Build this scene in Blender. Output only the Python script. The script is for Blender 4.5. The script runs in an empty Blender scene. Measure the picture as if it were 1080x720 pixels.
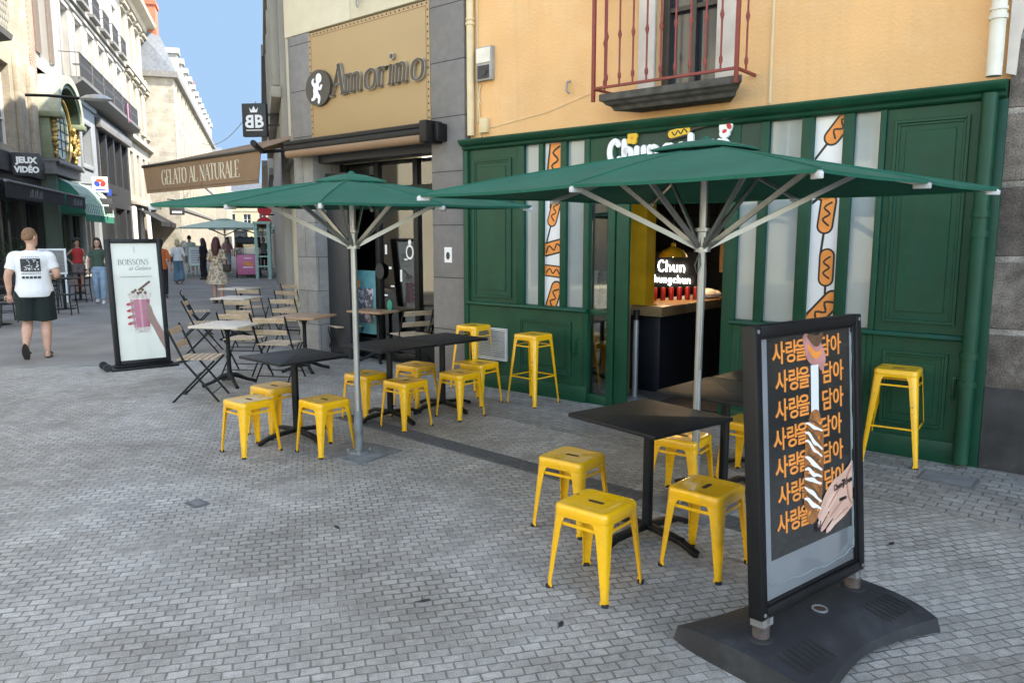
import bpy, bmesh, math, random
from mathutils import Vector, Matrix
random.seed(7)
R = math.radians
scene = bpy.context.scene
COL = scene.collection

# ------------------------------------------------------------------ materials
MATS = {}
def _nt(name):
    m = bpy.data.materials.new(name); m.use_nodes = True
    nt = m.node_tree; b = nt.nodes['Principled BSDF']
    return m, nt, b
def mat(name, col, rough=.5, metal=0., var=.12, scale=6., bump=0., bscale=60., spec=.5, emit=0., alpha=1.,
        chips=None, stretch=None, coat=0., dirt=None, trans=0., streak=None):
    if name in MATS: return MATS[name]
    m, nt, b = _nt(name); N = nt.nodes; L = nt.links
    tc = N.new('ShaderNodeTexCoord'); mp = N.new('ShaderNodeMapping'); L.new(tc.outputs['Object'], mp.inputs[0])
    if stretch: mp.inputs['Scale'].default_value = stretch
    nz = N.new('ShaderNodeTexNoise'); nz.inputs['Scale'].default_value = scale; nz.inputs['Detail'].default_value = 6
    L.new(mp.outputs[0], nz.inputs['Vector'])
    mr = N.new('ShaderNodeMapRange'); L.new(nz.outputs['Fac'], mr.inputs[0])
    mr.inputs[1].default_value = .3; mr.inputs[2].default_value = .7
    mr.inputs[3].default_value = 1 - var; mr.inputs[4].default_value = 1 + var
    mx = N.new('ShaderNodeMix'); mx.data_type = 'RGBA'; mx.blend_type = 'MULTIPLY'; mx.inputs[0].default_value = 1
    mx.inputs[6].default_value = (*col, 1); L.new(mr.outputs[0], mx.inputs[7])
    out = mx.outputs[2]
    def blotch(c, sc, lo, hi, amount=1.):
        n2 = N.new('ShaderNodeTexNoise'); n2.inputs['Scale'].default_value = sc; n2.inputs['Detail'].default_value = 8
        n2.inputs['Roughness'].default_value = .65
        L.new(mp.outputs[0], n2.inputs['Vector'])
        r2 = N.new('ShaderNodeMapRange'); L.new(n2.outputs['Fac'], r2.inputs[0])
        r2.inputs[1].default_value = lo; r2.inputs[2].default_value = hi; r2.inputs[4].default_value = amount
        k = N.new('ShaderNodeMix'); k.data_type = 'RGBA'; L.new(r2.outputs[0], k.inputs[0])
        return k, c
    if dirt:
        k, c = blotch(dirt[0], dirt[1], dirt[2], dirt[3], dirt[4]); L.new(out, k.inputs[6]); k.inputs[7].default_value = (*c, 1); out = k.outputs[2]
    if streak:                                              # run marks down an upright face: colour, amount
        m2 = N.new('ShaderNodeMapping'); L.new(tc.outputs['Object'], m2.inputs[0]); m2.inputs['Scale'].default_value = (7, 7, .35)
        n5 = N.new('ShaderNodeTexNoise'); n5.inputs['Scale'].default_value = 1.; n5.inputs['Detail'].default_value = 7; n5.inputs['Roughness'].default_value = .6; L.new(m2.outputs[0], n5.inputs['Vector'])
        r5 = N.new('ShaderNodeMapRange'); L.new(n5.outputs['Fac'], r5.inputs[0]); r5.inputs[1].default_value = .5; r5.inputs[2].default_value = .72; r5.inputs[4].default_value = streak[1]
        k = N.new('ShaderNodeMix'); k.data_type = 'RGBA'; L.new(r5.outputs[0], k.inputs[0]); L.new(out, k.inputs[6]); k.inputs[7].default_value = (*streak[0], 1); out = k.outputs[2]
    if chips:
        k, c = blotch(chips[0], chips[1], chips[2], chips[2] + .02); L.new(out, k.inputs[6]); k.inputs[7].default_value = (*c, 1); out = k.outputs[2]
    L.new(out, b.inputs['Base Color'])
    b.inputs['Metallic'].default_value = metal
    b.inputs['Specular IOR Level'].default_value = spec
    rr = N.new('ShaderNodeMapRange'); L.new(nz.outputs['Fac'], rr.inputs[0])
    rr.inputs[3].default_value = max(.02, rough - .08); rr.inputs[4].default_value = min(1, rough + .1)
    L.new(rr.outputs[0], b.inputs['Roughness'])
    if bump:
        nb = N.new('ShaderNodeTexNoise'); nb.inputs['Scale'].default_value = bscale; nb.inputs['Detail'].default_value = 5
        L.new(mp.outputs[0], nb.inputs['Vector'])
        bp = N.new('ShaderNodeBump'); bp.inputs['Strength'].default_value = bump; bp.inputs['Distance'].default_value = .01
        L.new(nb.outputs['Fac'], bp.inputs['Height']); L.new(bp.outputs[0], b.inputs['Normal'])
    if coat: b.inputs['Coat Weight'].default_value = coat
    if trans:
        tl = N.new('ShaderNodeBsdfTranslucent'); L.new(out, tl.inputs[0])
        ms = N.new('ShaderNodeMixShader'); ms.inputs[0].default_value = trans
        o = N['Material Output']; L.new(b.outputs[0], ms.inputs[1]); L.new(tl.outputs[0], ms.inputs[2]); L.new(ms.outputs[0], o.inputs[0])
    if emit:
        b.inputs['Emission Color'].default_value = (*col, 1); b.inputs['Emission Strength'].default_value = emit
    MATS[name] = m
    return m
def glass(name, tint=(.8, .85, .85), gloss=.22, rough=.03):
    if name in MATS: return MATS[name]
    m, nt, b = _nt(name); N = nt.nodes; L = nt.links; N.remove(b)
    t = N.new('ShaderNodeBsdfTransparent'); t.inputs[0].default_value = (*tint, 1)
    g = N.new('ShaderNodeBsdfGlossy'); g.inputs['Roughness'].default_value = rough
    fr = N.new('ShaderNodeFresnel'); fr.inputs[0].default_value = 1.5
    ad = N.new('ShaderNodeMath'); ad.operation = 'ADD'; ad.use_clamp = True; ad.inputs[1].default_value = gloss - .04
    nz = N.new('ShaderNodeTexNoise'); nz.inputs['Scale'].default_value = 3
    bp = N.new('ShaderNodeBump'); bp.inputs['Strength'].default_value = .02; L.new(nz.outputs[0], bp.inputs['Height']); L.new(bp.outputs[0], g.inputs['Normal'])
    L.new(fr.outputs[0], ad.inputs[0])
    ms = N.new('ShaderNodeMixShader'); L.new(ad.outputs[0], ms.inputs[0]); L.new(t.outputs[0], ms.inputs[1]); L.new(g.outputs[0], ms.inputs[2])
    L.new(ms.outputs[0], N['Material Output'].inputs[0])
    MATS[name] = m; return m
def brickmat(name, c1, c2, mortar, w, h, msize, rough=.85, rot=0, bump=.6, offset=.5, plane='XY', var=.25, wob=.004, spec=.3,
             dirt=None, squash=1.):
    """coursed stone / setts, in object space; plane XZ for upright walls"""
    if name in MATS: return MATS[name]
    m, nt, b = _nt(name); N = nt.nodes; L = nt.links
    tc = N.new('ShaderNodeTexCoord')
    mp = N.new('ShaderNodeMapping'); L.new(tc.outputs['Object'], mp.inputs[0])
    if plane == 'XZ':
        s = N.new('ShaderNodeSeparateXYZ'); c = N.new('ShaderNodeCombineXYZ'); L.new(tc.outputs['Object'], s.inputs[0])
        ad = N.new('ShaderNodeMath'); ad.operation = 'ADD'; L.new(s.outputs[0], ad.inputs[0]); L.new(s.outputs[1], ad.inputs[1])
        L.new(ad.outputs[0], c.inputs[0]); L.new(s.outputs[2], c.inputs[1]); L.new(c.outputs[0], mp.inputs[0])
    mp.inputs['Rotation'].default_value[2] = rot
    nw = N.new('ShaderNodeTexNoise'); nw.inputs['Scale'].default_value = .45 / max(w, h); nw.inputs['Detail'].default_value = 2
    L.new(mp.outputs[0], nw.inputs['Vector'])
    sb = N.new('ShaderNodeVectorMath'); sb.operation = 'SUBTRACT'; sb.inputs[1].default_value = (.5, .5, .5); L.new(nw.outputs['Color'], sb.inputs[0])
    sc = N.new('ShaderNodeVectorMath'); sc.operation = 'SCALE'; sc.inputs['Scale'].default_value = wob * 2; L.new(sb.outputs[0], sc.inputs[0])
    av = N.new('ShaderNodeVectorMath'); L.new(mp.outputs[0], av.inputs[0]); L.new(sc.outputs[0], av.inputs[1])
    br = N.new('ShaderNodeTexBrick'); L.new(av.outputs[0], br.inputs['Vector'])
    br.inputs['Scale'].default_value = 1; br.inputs['Brick Width'].default_value = w; br.inputs['Row Height'].default_value = h
    br.inputs['Mortar Size'].default_value = msize; br.inputs['Mortar Smooth'].default_value = .35; br.offset = offset
    br.inputs['Bias'].default_value = -.1
    br.inputs['Color1'].default_value = (*c1, 1); br.inputs['Color2'].default_value = (*c2, 1); br.inputs['Mortar'].default_value = (*mortar, 1)
    out = br.outputs['Color']
    for scl, v in ((1.1, var), (90., var * .8), (9., var * .6)):
        nz = N.new('ShaderNodeTexNoise'); nz.inputs['Scale'].default_value = scl; nz.inputs['Detail'].default_value = 5; L.new(mp.outputs[0], nz.inputs['Vector'])
        mr = N.new('ShaderNodeMapRange'); mr.inputs[1].default_value = .3; mr.inputs[2].default_value = .7
        mr.inputs[3].default_value = 1 - v; mr.inputs[4].default_value = 1 + v; L.new(nz.outputs['Fac'], mr.inputs[0])
        mx = N.new('ShaderNodeMix'); mx.data_type = 'RGBA'; mx.blend_type = 'MULTIPLY'; mx.inputs[0].default_value = 1
        L.new(out, mx.inputs[6]); L.new(mr.outputs[0], mx.inputs[7]); out = mx.outputs[2]
    if dirt:
        nz = N.new('ShaderNodeTexNoise'); nz.inputs['Scale'].default_value = dirt[1]; nz.inputs['Detail'].default_value = 9; nz.inputs['Roughness'].default_value = .7
        L.new(mp.outputs[0], nz.inputs['Vector'])
        mr = N.new('ShaderNodeMapRange'); mr.inputs[1].default_value = dirt[2]; mr.inputs[2].default_value = dirt[3]; mr.inputs[4].default_value = dirt[4]
        L.new(nz.outputs['Fac'], mr.inputs[0])
        mx = N.new('ShaderNodeMix'); mx.data_type = 'RGBA'; L.new(mr.outputs[0], mx.inputs[0]); L.new(out, mx.inputs[6]); mx.inputs[7].default_value = (*dirt[0], 1); out = mx.outputs[2]
    L.new(out, b.inputs['Base Color']); b.inputs['Roughness'].default_value = rough; b.inputs['Specular IOR Level'].default_value = spec
    n3 = N.new('ShaderNodeTexNoise'); n3.inputs['Scale'].default_value = 70; n3.inputs['Detail'].default_value = 4; L.new(mp.outputs[0], n3.inputs['Vector'])
    n4 = N.new('ShaderNodeTexNoise'); n4.inputs['Scale'].default_value = .7 / max(w, h); n4.inputs['Detail'].default_value = 1; L.new(mp.outputs[0], n4.inputs['Vector'])
    k1 = N.new('ShaderNodeMath'); k1.operation = 'MULTIPLY_ADD'; L.new(br.outputs['Fac'], k1.inputs[0]); k1.inputs[1].default_value = -1.
    s1 = N.new('ShaderNodeMath'); s1.operation = 'MULTIPLY_ADD'; L.new(n3.outputs['Fac'], s1.inputs[0]); s1.inputs[1].default_value = .35; L.new(n4.outputs['Fac'], s1.inputs[2])
    L.new(s1.outputs[0], k1.inputs[2])
    bp = N.new('ShaderNodeBump'); bp.inputs['Strength'].default_value = bump; bp.inputs['Distance'].default_value = .012
    L.new(k1.outputs[0], bp.inputs['Height']); L.new(bp.outputs[0], b.inputs['Normal'])
    MATS[name] = m; return m

M = {}
def mk():
    M['green'] = mat('shop green paint', (.0045, .054, .027), .42, spec=.28, var=.16, scale=3, bump=.06, bscale=25, dirt=((.02, .075, .045), 6, .52, .78, .5), streak=((.016, .05, .032), .5), chips=((.10, .11, .09), 30, .745))
    M['greenflat'] = mat('sign band green', (.020, .050, .033), .6, var=.1)
    M['canopy'] = mat('parasol cloth', (.0035, .105, .062), .85, var=.13, scale=4, bump=.5, bscale=7, trans=.09, dirt=((.015, .135, .088), 2.5, .45, .7, .7))
    M['mint'] = mat('pale green cloth', (.58, .68, .56), .85, var=.06, trans=.3)
    M['alu'] = mat('aluminium', (.38, .385, .38), .36, metal=.75, var=.1)
    M['galv'] = mat('galvanised plate', (.20, .21, .21), .6, metal=.3, var=.35, scale=9)
    M['whitecap'] = mat('pale plastic', (.48, .48, .47), .4)
    M['yellow'] = mat('yellow enamel', (.88, .455, .007), .28, var=.05, scale=4, chips=((.085, .035, .015), 21, .672), dirt=((.52, .27, .02), 7, .52, .75, .5), coat=.55)
    M['yellowtop'] = mat('worn yellow enamel', (.86, .435, .011), .3, var=.06, scale=4, chips=((.13, .055, .025), 11, .64), dirt=((.50, .38, .22), 5, .48, .62, .6), coat=.2)
    M['rubber'] = mat('black rubber', (.018, .018, .018), .7)
    M['slot'] = mat('dark slot', (.05, .025, .012), .8)
    M['blacktop'] = mat('black table top', (.009, .009, .010), .5, spec=.3, var=.2, scale=6, bump=.05, bscale=200)
    M['blackmetal'] = mat('black powder coat', (.007, .007, .0075), .45, spec=.3, var=.15)
    M['wood'] = mat('weathered beech', (.46, .34, .22), .6, var=.22, scale=6, stretch=(2, 14, 14), bump=.15, bscale=30)
    M['woodtop'] = mat('table wood', (.34, .20, .11), .38, var=.22, scale=5, stretch=(2, 12, 12), bump=.05)
    M['woodpale'] = mat('pale bleached wood', (.58, .50, .40), .5, var=.15, scale=5, stretch=(2, 12, 12))
    M['orange'] = mat('orange render', (.74, .43, .19), .9, var=.07, scale=1.3, bump=.55, bscale=38, dirt=((.80, .52, .28), 2.3, .48, .70, .45), streak=((.55, .33, .16), .28))
    M['creamwall'] = mat('cream render', (.62, .57, .44), .85, var=.06, scale=1.5, bump=.15)
    M['creampipe'] = mat('cream pipe paint', (.66, .52, .30), .5, var=.08)
    M['whitepipe'] = mat('ivory pipe paint', (.70, .66, .55), .5, var=.1)
    M['redrail'] = mat('oxblood rail paint', (.22, .035, .026), .5, var=.18, scale=20)
    M['slab'] = mat('lava stone sill', (.085, .078, .068), .85, var=.35, scale=12, bump=.5)
    M['reveal'] = mat('pale reveal', (.60, .53, .46), .85, var=.12)
    M['frost'] = mat('frosted film glass', (.25, .29, .285), .16, var=.22, scale=.9, coat=1.)
    M['poster'] = mat('white poster', (.74, .73, .72), .35, var=.03, coat=.3)
    M['pdark'] = mat('black ink', (.012, .011, .010), .4)
    M['porange'] = mat('orange ink', (.80, .27, .05), .45, var=.1)
    M['dkgrey'] = brickmat('grey ashlar', (.185, .172, .162), (.215, .20, .188), (.035, .035, .035), 3., .62, .006, plane='XZ', var=.14, bump=.25, wob=.0, offset=0)
    M['ltgrey'] = brickmat('worn grey ashlar', (.21, .20, .185), (.25, .235, .215), (.08, .075, .07), .55, .48, .006, plane='XZ', var=.2, bump=.3, wob=.002)
    M['basalt'] = brickmat('lava blocks', (.10, .082, .068), (.17, .14, .116), (.24, .212, .178), .95, .52, .028, plane='XZ', var=.6, bump=1., wob=.07, dirt=((.32, .275, .23), 4.2, .56, .76, .7))
    M['asphalt'] = mat('worn lane surface', (.225, .205, .178), .8, var=.2, scale=1.2, bump=.4, bscale=90, dirt=((.33, .30, .26), .7, .5, .65, .6))
    M['granite'] = mat('granite strip', (.25, .24, .22), .75, var=.2, scale=4, bump=.2)
    M['drain'] = mat('drain iron', (.11, .105, .10), .7, var=.3, scale=30)
    M['plank'] = mat('counter wood', (.33, .20, .10), .4, var=.2, stretch=(2, 10, 10))
    M['navy'] = mat('navy counter', (.010, .012, .020), .5)
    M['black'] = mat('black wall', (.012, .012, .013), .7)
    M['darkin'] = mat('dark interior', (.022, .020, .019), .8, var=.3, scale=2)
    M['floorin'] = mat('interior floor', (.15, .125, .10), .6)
    M['yelwall'] = mat('yellow wall paint', (.75, .40, .012), .55)
    M['neon'] = mat('white neon', (1, 1, 1), .5, emit=1.3)
    M['bulb'] = mat('lamp bulb', (1, .75, .45), .5, emit=5)
    M['panelight'] = mat('ceiling panel light', (1, .93, .78), .5, emit=2.2)
    M['white'] = mat('white paint', (.78, .77, .75), .5, var=.04)
    M['letter'] = mat('white sign letter', (.86, .86, .86), .4, var=.02)
    M['redp'] = mat('red print', (.55, .03, .035), .45)
    M['yelp'] = mat('yellow print', (.80, .50, .03), .45)
    M['tan'] = mat('tan sign sheet', (.40, .265, .125), .6, var=.05, scale=1.5)
    M['brown'] = mat('brown awning cloth', (.25, .155, .088), .85, var=.1, scale=3, bump=.1, bscale=300)
    M['taupe'] = mat('taupe metal', (.06, .053, .046), .4, metal=.3)
    M['chrome'] = mat('brushed letter edge', (.42, .40, .37), .3, metal=.8)
    M['winglass'] = mat('dark window glass', (.03, .035, .04), .08, var=.3, scale=.6, spec=.8)
    M['clear'] = glass('clear glass')
    M['shopglass'] = glass('shop glass', (.7, .75, .75), .16)
    M['cream'] = mat('cream limestone', (.335, .31, .262), .85, var=.12, scale=.8, bump=.2, dirt=((.28, .245, .19), .9, .52, .72, .5))
    M['whitewall'] = mat('white render', (.31, .30, .285), .85, var=.08, scale=.8, dirt=((.24, .23, .215), .8, .55, .75, .4))
    M['stone'] = brickmat('yellow stone', (.33, .285, .22), (.41, .36, .275), (.30, .26, .2), .8, .38, .012, plane='XZ', var=.18, bump=.4, wob=.01)
    M['rubble'] = brickmat('rubble stone', (.29, .265, .222), (.385, .355, .30), (.35, .325, .28), .55, .34, .02, plane='XZ', var=.2, bump=.4, wob=.08)
    M['brick'] = brickmat('red brick', (.28, .13, .09), (.36, .18, .12), (.50, .44, .38), .25, .09, .012, plane='XZ', var=.15, bump=.3, wob=.002)
    M['chim'] = brickmat('chimney brick', (.36, .10, .055), (.42, .13, .075), (.35, .2, .15), .4, .14, .012, plane='XZ', var=.15, bump=.3, wob=.002)
    M['slate'] = mat('slate roof', (.13, .145, .17), .55, var=.2, scale=5, bump=.2, bscale=30)
    M['shut'] = mat('brown shutter', (.20, .155, .125), .7, var=.15, scale=10)
    M['paleshut'] = mat('grey beige blind', (.36, .33, .26), .7, var=.12)
    M['zinc'] = mat('zinc trim', (.17, .165, .16), .6, var=.2)
    M['bluegrey'] = mat('blue grey panel', (.25, .27, .29), .6, var=.06)
    M['charcoal'] = mat('charcoal shopfront', (.026, .027, .030), .5, var=.15)
    M['baygreen'] = mat('olive green timber', (.17, .20, .12), .55, var=.2, scale=4)
    M['baypale'] = mat('pale green lead', (.33, .36, .28), .6, var=.15)
    M['baydark'] = mat('dark green soffit', (.022, .042, .026), .6)
    M['gold'] = mat('gilded carving', (.40, .27, .09), .4, metal=.4, var=.3, scale=12)
    M['awngreen'] = mat('awning green cloth', (.03, .20, .135), .8, var=.1, trans=.15)
    M['awnpale'] = mat('awning piping', (.45, .55, .5), .7)
    M['awnblack'] = mat('black awning cloth', (.014, .014, .015), .8)
    M['greytext'] = mat('grey print', (.16, .16, .165), .7)
    M['ironwork'] = mat('wrought iron', (.045, .045, .05), .55, var=.2)
    M['lace'] = mat('stone lace', (.30, .285, .25), .85, var=.1)
    M['skin'] = mat('skin', (.52, .29, .20), .5, var=.12, scale=9)
    M['skin2'] = mat('tanned skin', (.40, .21, .14), .5, var=.06)
    M['tee'] = mat('white cotton', (.70, .69, .67), .9, var=.05, bump=.9, bscale=9)
    M['short'] = mat('dark green cotton', (.007, .013, .011), .9, var=.25, bump=.9, bscale=9)
    M['denim'] = mat('light denim', (.24, .33, .42), .9, var=.14, scale=9)
    M['denim2'] = mat('mid denim', (.11, .19, .25), .9, var=.14, scale=9)
    M['redtop'] = mat('red jersey', (.42, .03, .03), .9)
    M['greentop'] = mat('sage green jersey', (.05, .085, .06), .9)
    M['greyskirt'] = mat('grey brown cotton', (.16, .125, .11), .9)
    M['orangetop'] = mat('orange cotton', (.50, .12, .03), .9)
    M['pinktop'] = mat('dusty pink cotton', (.45, .2, .22), .9)
    M['blackcloth'] = mat('black cotton', (.015, .015, .017), .9)
    M['dress'] = mat('printed dress', (.34, .24, .15), .9, var=.1, dirt=((.62, .54, .42), 16, .47, .53, 1.), chips=((.07, .04, .025), 21, .58))
    M['hairblond'] = mat('ginger blond hair', (.20, .11, .055), .8, var=.45, scale=60, bump=1., bscale=90)
    M['hairdark'] = mat('dark brown hair', (.022, .013, .010), .6, var=.3, scale=40)
    M['hairred'] = mat('dark red hair', (.07, .014, .014), .6, var=.3, scale=40)
    M['hairpale'] = mat('pale blond hair', (.42, .33, .18), .7, var=.2, scale=40)
    M['leather'] = mat('dark leather', (.025, .018, .014), .6)
    M['pinkp'] = mat('pink print', (.62, .16, .30), .5, var=.06)
    M['pinkdrink'] = mat('pink drink print', (.42, .15, .20), .4, var=.22, scale=7)
    M['creamp'] = mat('ivory print', (.66, .65, .56), .35, var=.03, scale=1, coat=.3)
    M['whip'] = mat('whipped cream print', (.55, .49, .42), .4, var=.35, scale=28)
    M['choc'] = mat('brown print', (.12, .065, .035), .4, var=.2, scale=20)
    M['skinp'] = mat('skin print', (.58, .36, .27), .4, var=.12, scale=9)
    M['crimson'] = mat('nail print', (.5, .02, .05), .3)
    M['acry'] = mat('grey acrylic sheet', (.20, .21, .22), .12, var=.1, scale=3, coat=.6)
    M['pblack'] = mat('black poster', (.020, .020, .019), .22, var=.2, coat=.8, bump=.35, bscale=7)
    M['sausage'] = mat('fried batter print', (.30, .115, .035), .4, var=.45, scale=26)
    M['inkgrey'] = mat('faded black ink', (.035, .036, .038), .8, var=.5, scale=22)
    M['haze'] = mat('pink blur print', (.42, .19, .17), .4, var=.4, scale=9)
    M['spring'] = mat('spring steel', (.13, .10, .085), .55, metal=.5, var=.3, scale=30)
    M['baser'] = mat('base rubber', (.020, .021, .023), .55, var=.15, scale=8, bump=.2, bscale=60, dirt=((.10, .10, .098), 5, .52, .75, .35))
    M['plant'] = mat('leaves', (.05, .09, .03), .6, var=.4, scale=30)
    M['bluep'] = mat('blue print', (.02, .06, .40), .4)
    M['orp'] = mat('orange red print', (.70, .10, .04), .4)
    M['teal'] = mat('teal poster', (.10, .28, .30), .5, var=.2, scale=8)
    M['steel'] = mat('grey steel', (.40, .41, .43), .35, metal=.6)
    M['board'] = mat('cream board', (.62, .56, .42), .6, var=.05)
    M['meter'] = mat('grey meter box', (.32, .30, .27), .6, var=.15)
    M['can'] = mat('red can', (.30, .02, .02), .35)
    M['yelfacade'] = mat('yellow facade', (.36, .30, .195), .85, var=.1, scale=.4)
    M['cable'] = mat('grey cable', (.12, .12, .12), .7)
    M['lampalu'] = mat('lamp shell', (.42, .40, .36), .4, metal=.3)
    M['mintpaint'] = mat('mint paint', (.32, .48, .40), .5, var=.1)
def setts(name, c1, c2, c3, mortar, w, h, rot):
    m, nt, b = _nt(name); N = nt.nodes; L = nt.links
    def noise(scale, detail=3, vec=None, rough=.5):
        n = N.new('ShaderNodeTexNoise'); n.inputs['Scale'].default_value = scale; n.inputs['Detail'].default_value = detail; n.inputs['Roughness'].default_value = rough
        L.new(vec or mp.outputs[0], n.inputs['Vector']); return n
    def rng(sock, a, b_, c, d):
        r = N.new('ShaderNodeMapRange'); L.new(sock, r.inputs[0])
        for i, v in enumerate((a, b_, c, d)): r.inputs[i + 1].default_value = v
        return r.outputs[0]
    def mix(f, a, b_, mode='MIX'):
        k = N.new('ShaderNodeMix'); k.data_type = 'RGBA'; k.blend_type = mode
        for sock, v in ((k.inputs[0], f), (k.inputs[6], a), (k.inputs[7], b_)):
            if isinstance(v, (int, float)): sock.default_value = v
            elif isinstance(v, tuple): sock.default_value = (*v, 1)
            else: L.new(v, sock)
        return k.outputs[2]
    tc = N.new('ShaderNodeTexCoord'); mp = N.new('ShaderNodeMapping'); L.new(tc.outputs['Object'], mp.inputs[0]); mp.inputs['Rotation'].default_value[2] = rot
    vec = mp.outputs[0]
    for scale, amp in ((2.2, .030), (9., .016), (45., .006)):       # uneven laying, wandering courses, chipped edges
        n = noise(scale, 2); sb = N.new('ShaderNodeVectorMath'); sb.operation = 'SUBTRACT'; sb.inputs[1].default_value = (.5, .5, .5); L.new(n.outputs['Color'], sb.inputs[0])
        sc = N.new('ShaderNodeVectorMath'); sc.operation = 'SCALE'; sc.inputs['Scale'].default_value = amp * w / .086; L.new(sb.outputs[0], sc.inputs[0])
        ad = N.new('ShaderNodeVectorMath'); L.new(vec, ad.inputs[0]); L.new(sc.outputs[0], ad.inputs[1]); vec = ad.outputs[0]
    br = N.new('ShaderNodeTexBrick'); L.new(vec, br.inputs['Vector']); br.inputs['Scale'].default_value = 1
    br.inputs['Brick Width'].default_value = w; br.inputs['Row Height'].default_value = h; br.inputs['Mortar Smooth'].default_value = .5; br.inputs['Bias'].default_value = -.1
    L.new(rng(noise(1.6, 4).outputs['Fac'], .3, .7, h * .03, h * .13), br.inputs['Mortar Size'])
    br.inputs['Color1'].default_value = (*c1, 1); br.inputs['Color2'].default_value = (*c2, 1); br.inputs['Mortar'].default_value = (*mortar, 1)
    col = br.outputs['Color']
    col = mix(rng(noise(.42, 6, rough=.62).outputs['Fac'], .43, .60, 0, .85), col, mix(1., col, c3, 'MULTIPLY'))   # worn, dusty and stained areas
    for scale, v in ((3.2, .16), (26., .16), (190., .34), (480., .30)):
        col = mix(1., col, rng(noise(scale, 4).outputs['Fac'], .3, .7, 1 - v, 1 + v), 'MULTIPLY')
    col = mix(rng(noise(6.5, 6, rough=.7).outputs['Fac'], .66, .74, 0, .6), col, mortar)
    L.new(col, b.inputs['Base Color']); b.inputs['Specular IOR Level'].default_value = .4
    L.new(rng(noise(14, 4).outputs['Fac'], .3, .7, .5, .8), b.inputs['Roughness'])
    hgt = N.new('ShaderNodeMath'); hgt.operation = 'MULTIPLY_ADD'; L.new(br.outputs['Fac'], hgt.inputs[0]); hgt.inputs[1].default_value = -1.2
    h2 = N.new('ShaderNodeMath'); h2.operation = 'MULTIPLY_ADD'; L.new(noise(120, 4).outputs['Fac'], h2.inputs[0]); h2.inputs[1].default_value = .7; L.new(noise(9, 2).outputs['Fac'], h2.inputs[2])
    L.new(h2.outputs[0], hgt.inputs[2])
    bp = N.new('ShaderNodeBump'); bp.inputs['Strength'].default_value = .7; bp.inputs['Distance'].default_value = .010; L.new(hgt.outputs[0], bp.inputs['Height']); L.new(bp.outputs[0], b.inputs['Normal'])
    MATS[name] = m; return m
mk()
M['setts'] = setts('laid granite setts', (.335, .315, .275), (.445, .418, .37), (.66, .64, .60), (.195, .182, .158), .086, .055, R(-15))
M['setts2'] = setts('worn pavement setts', (.255, .238, .208), (.335, .312, .272), (.70, .69, .66), (.165, .155, .138), .13, .085, R(39.8))

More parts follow.
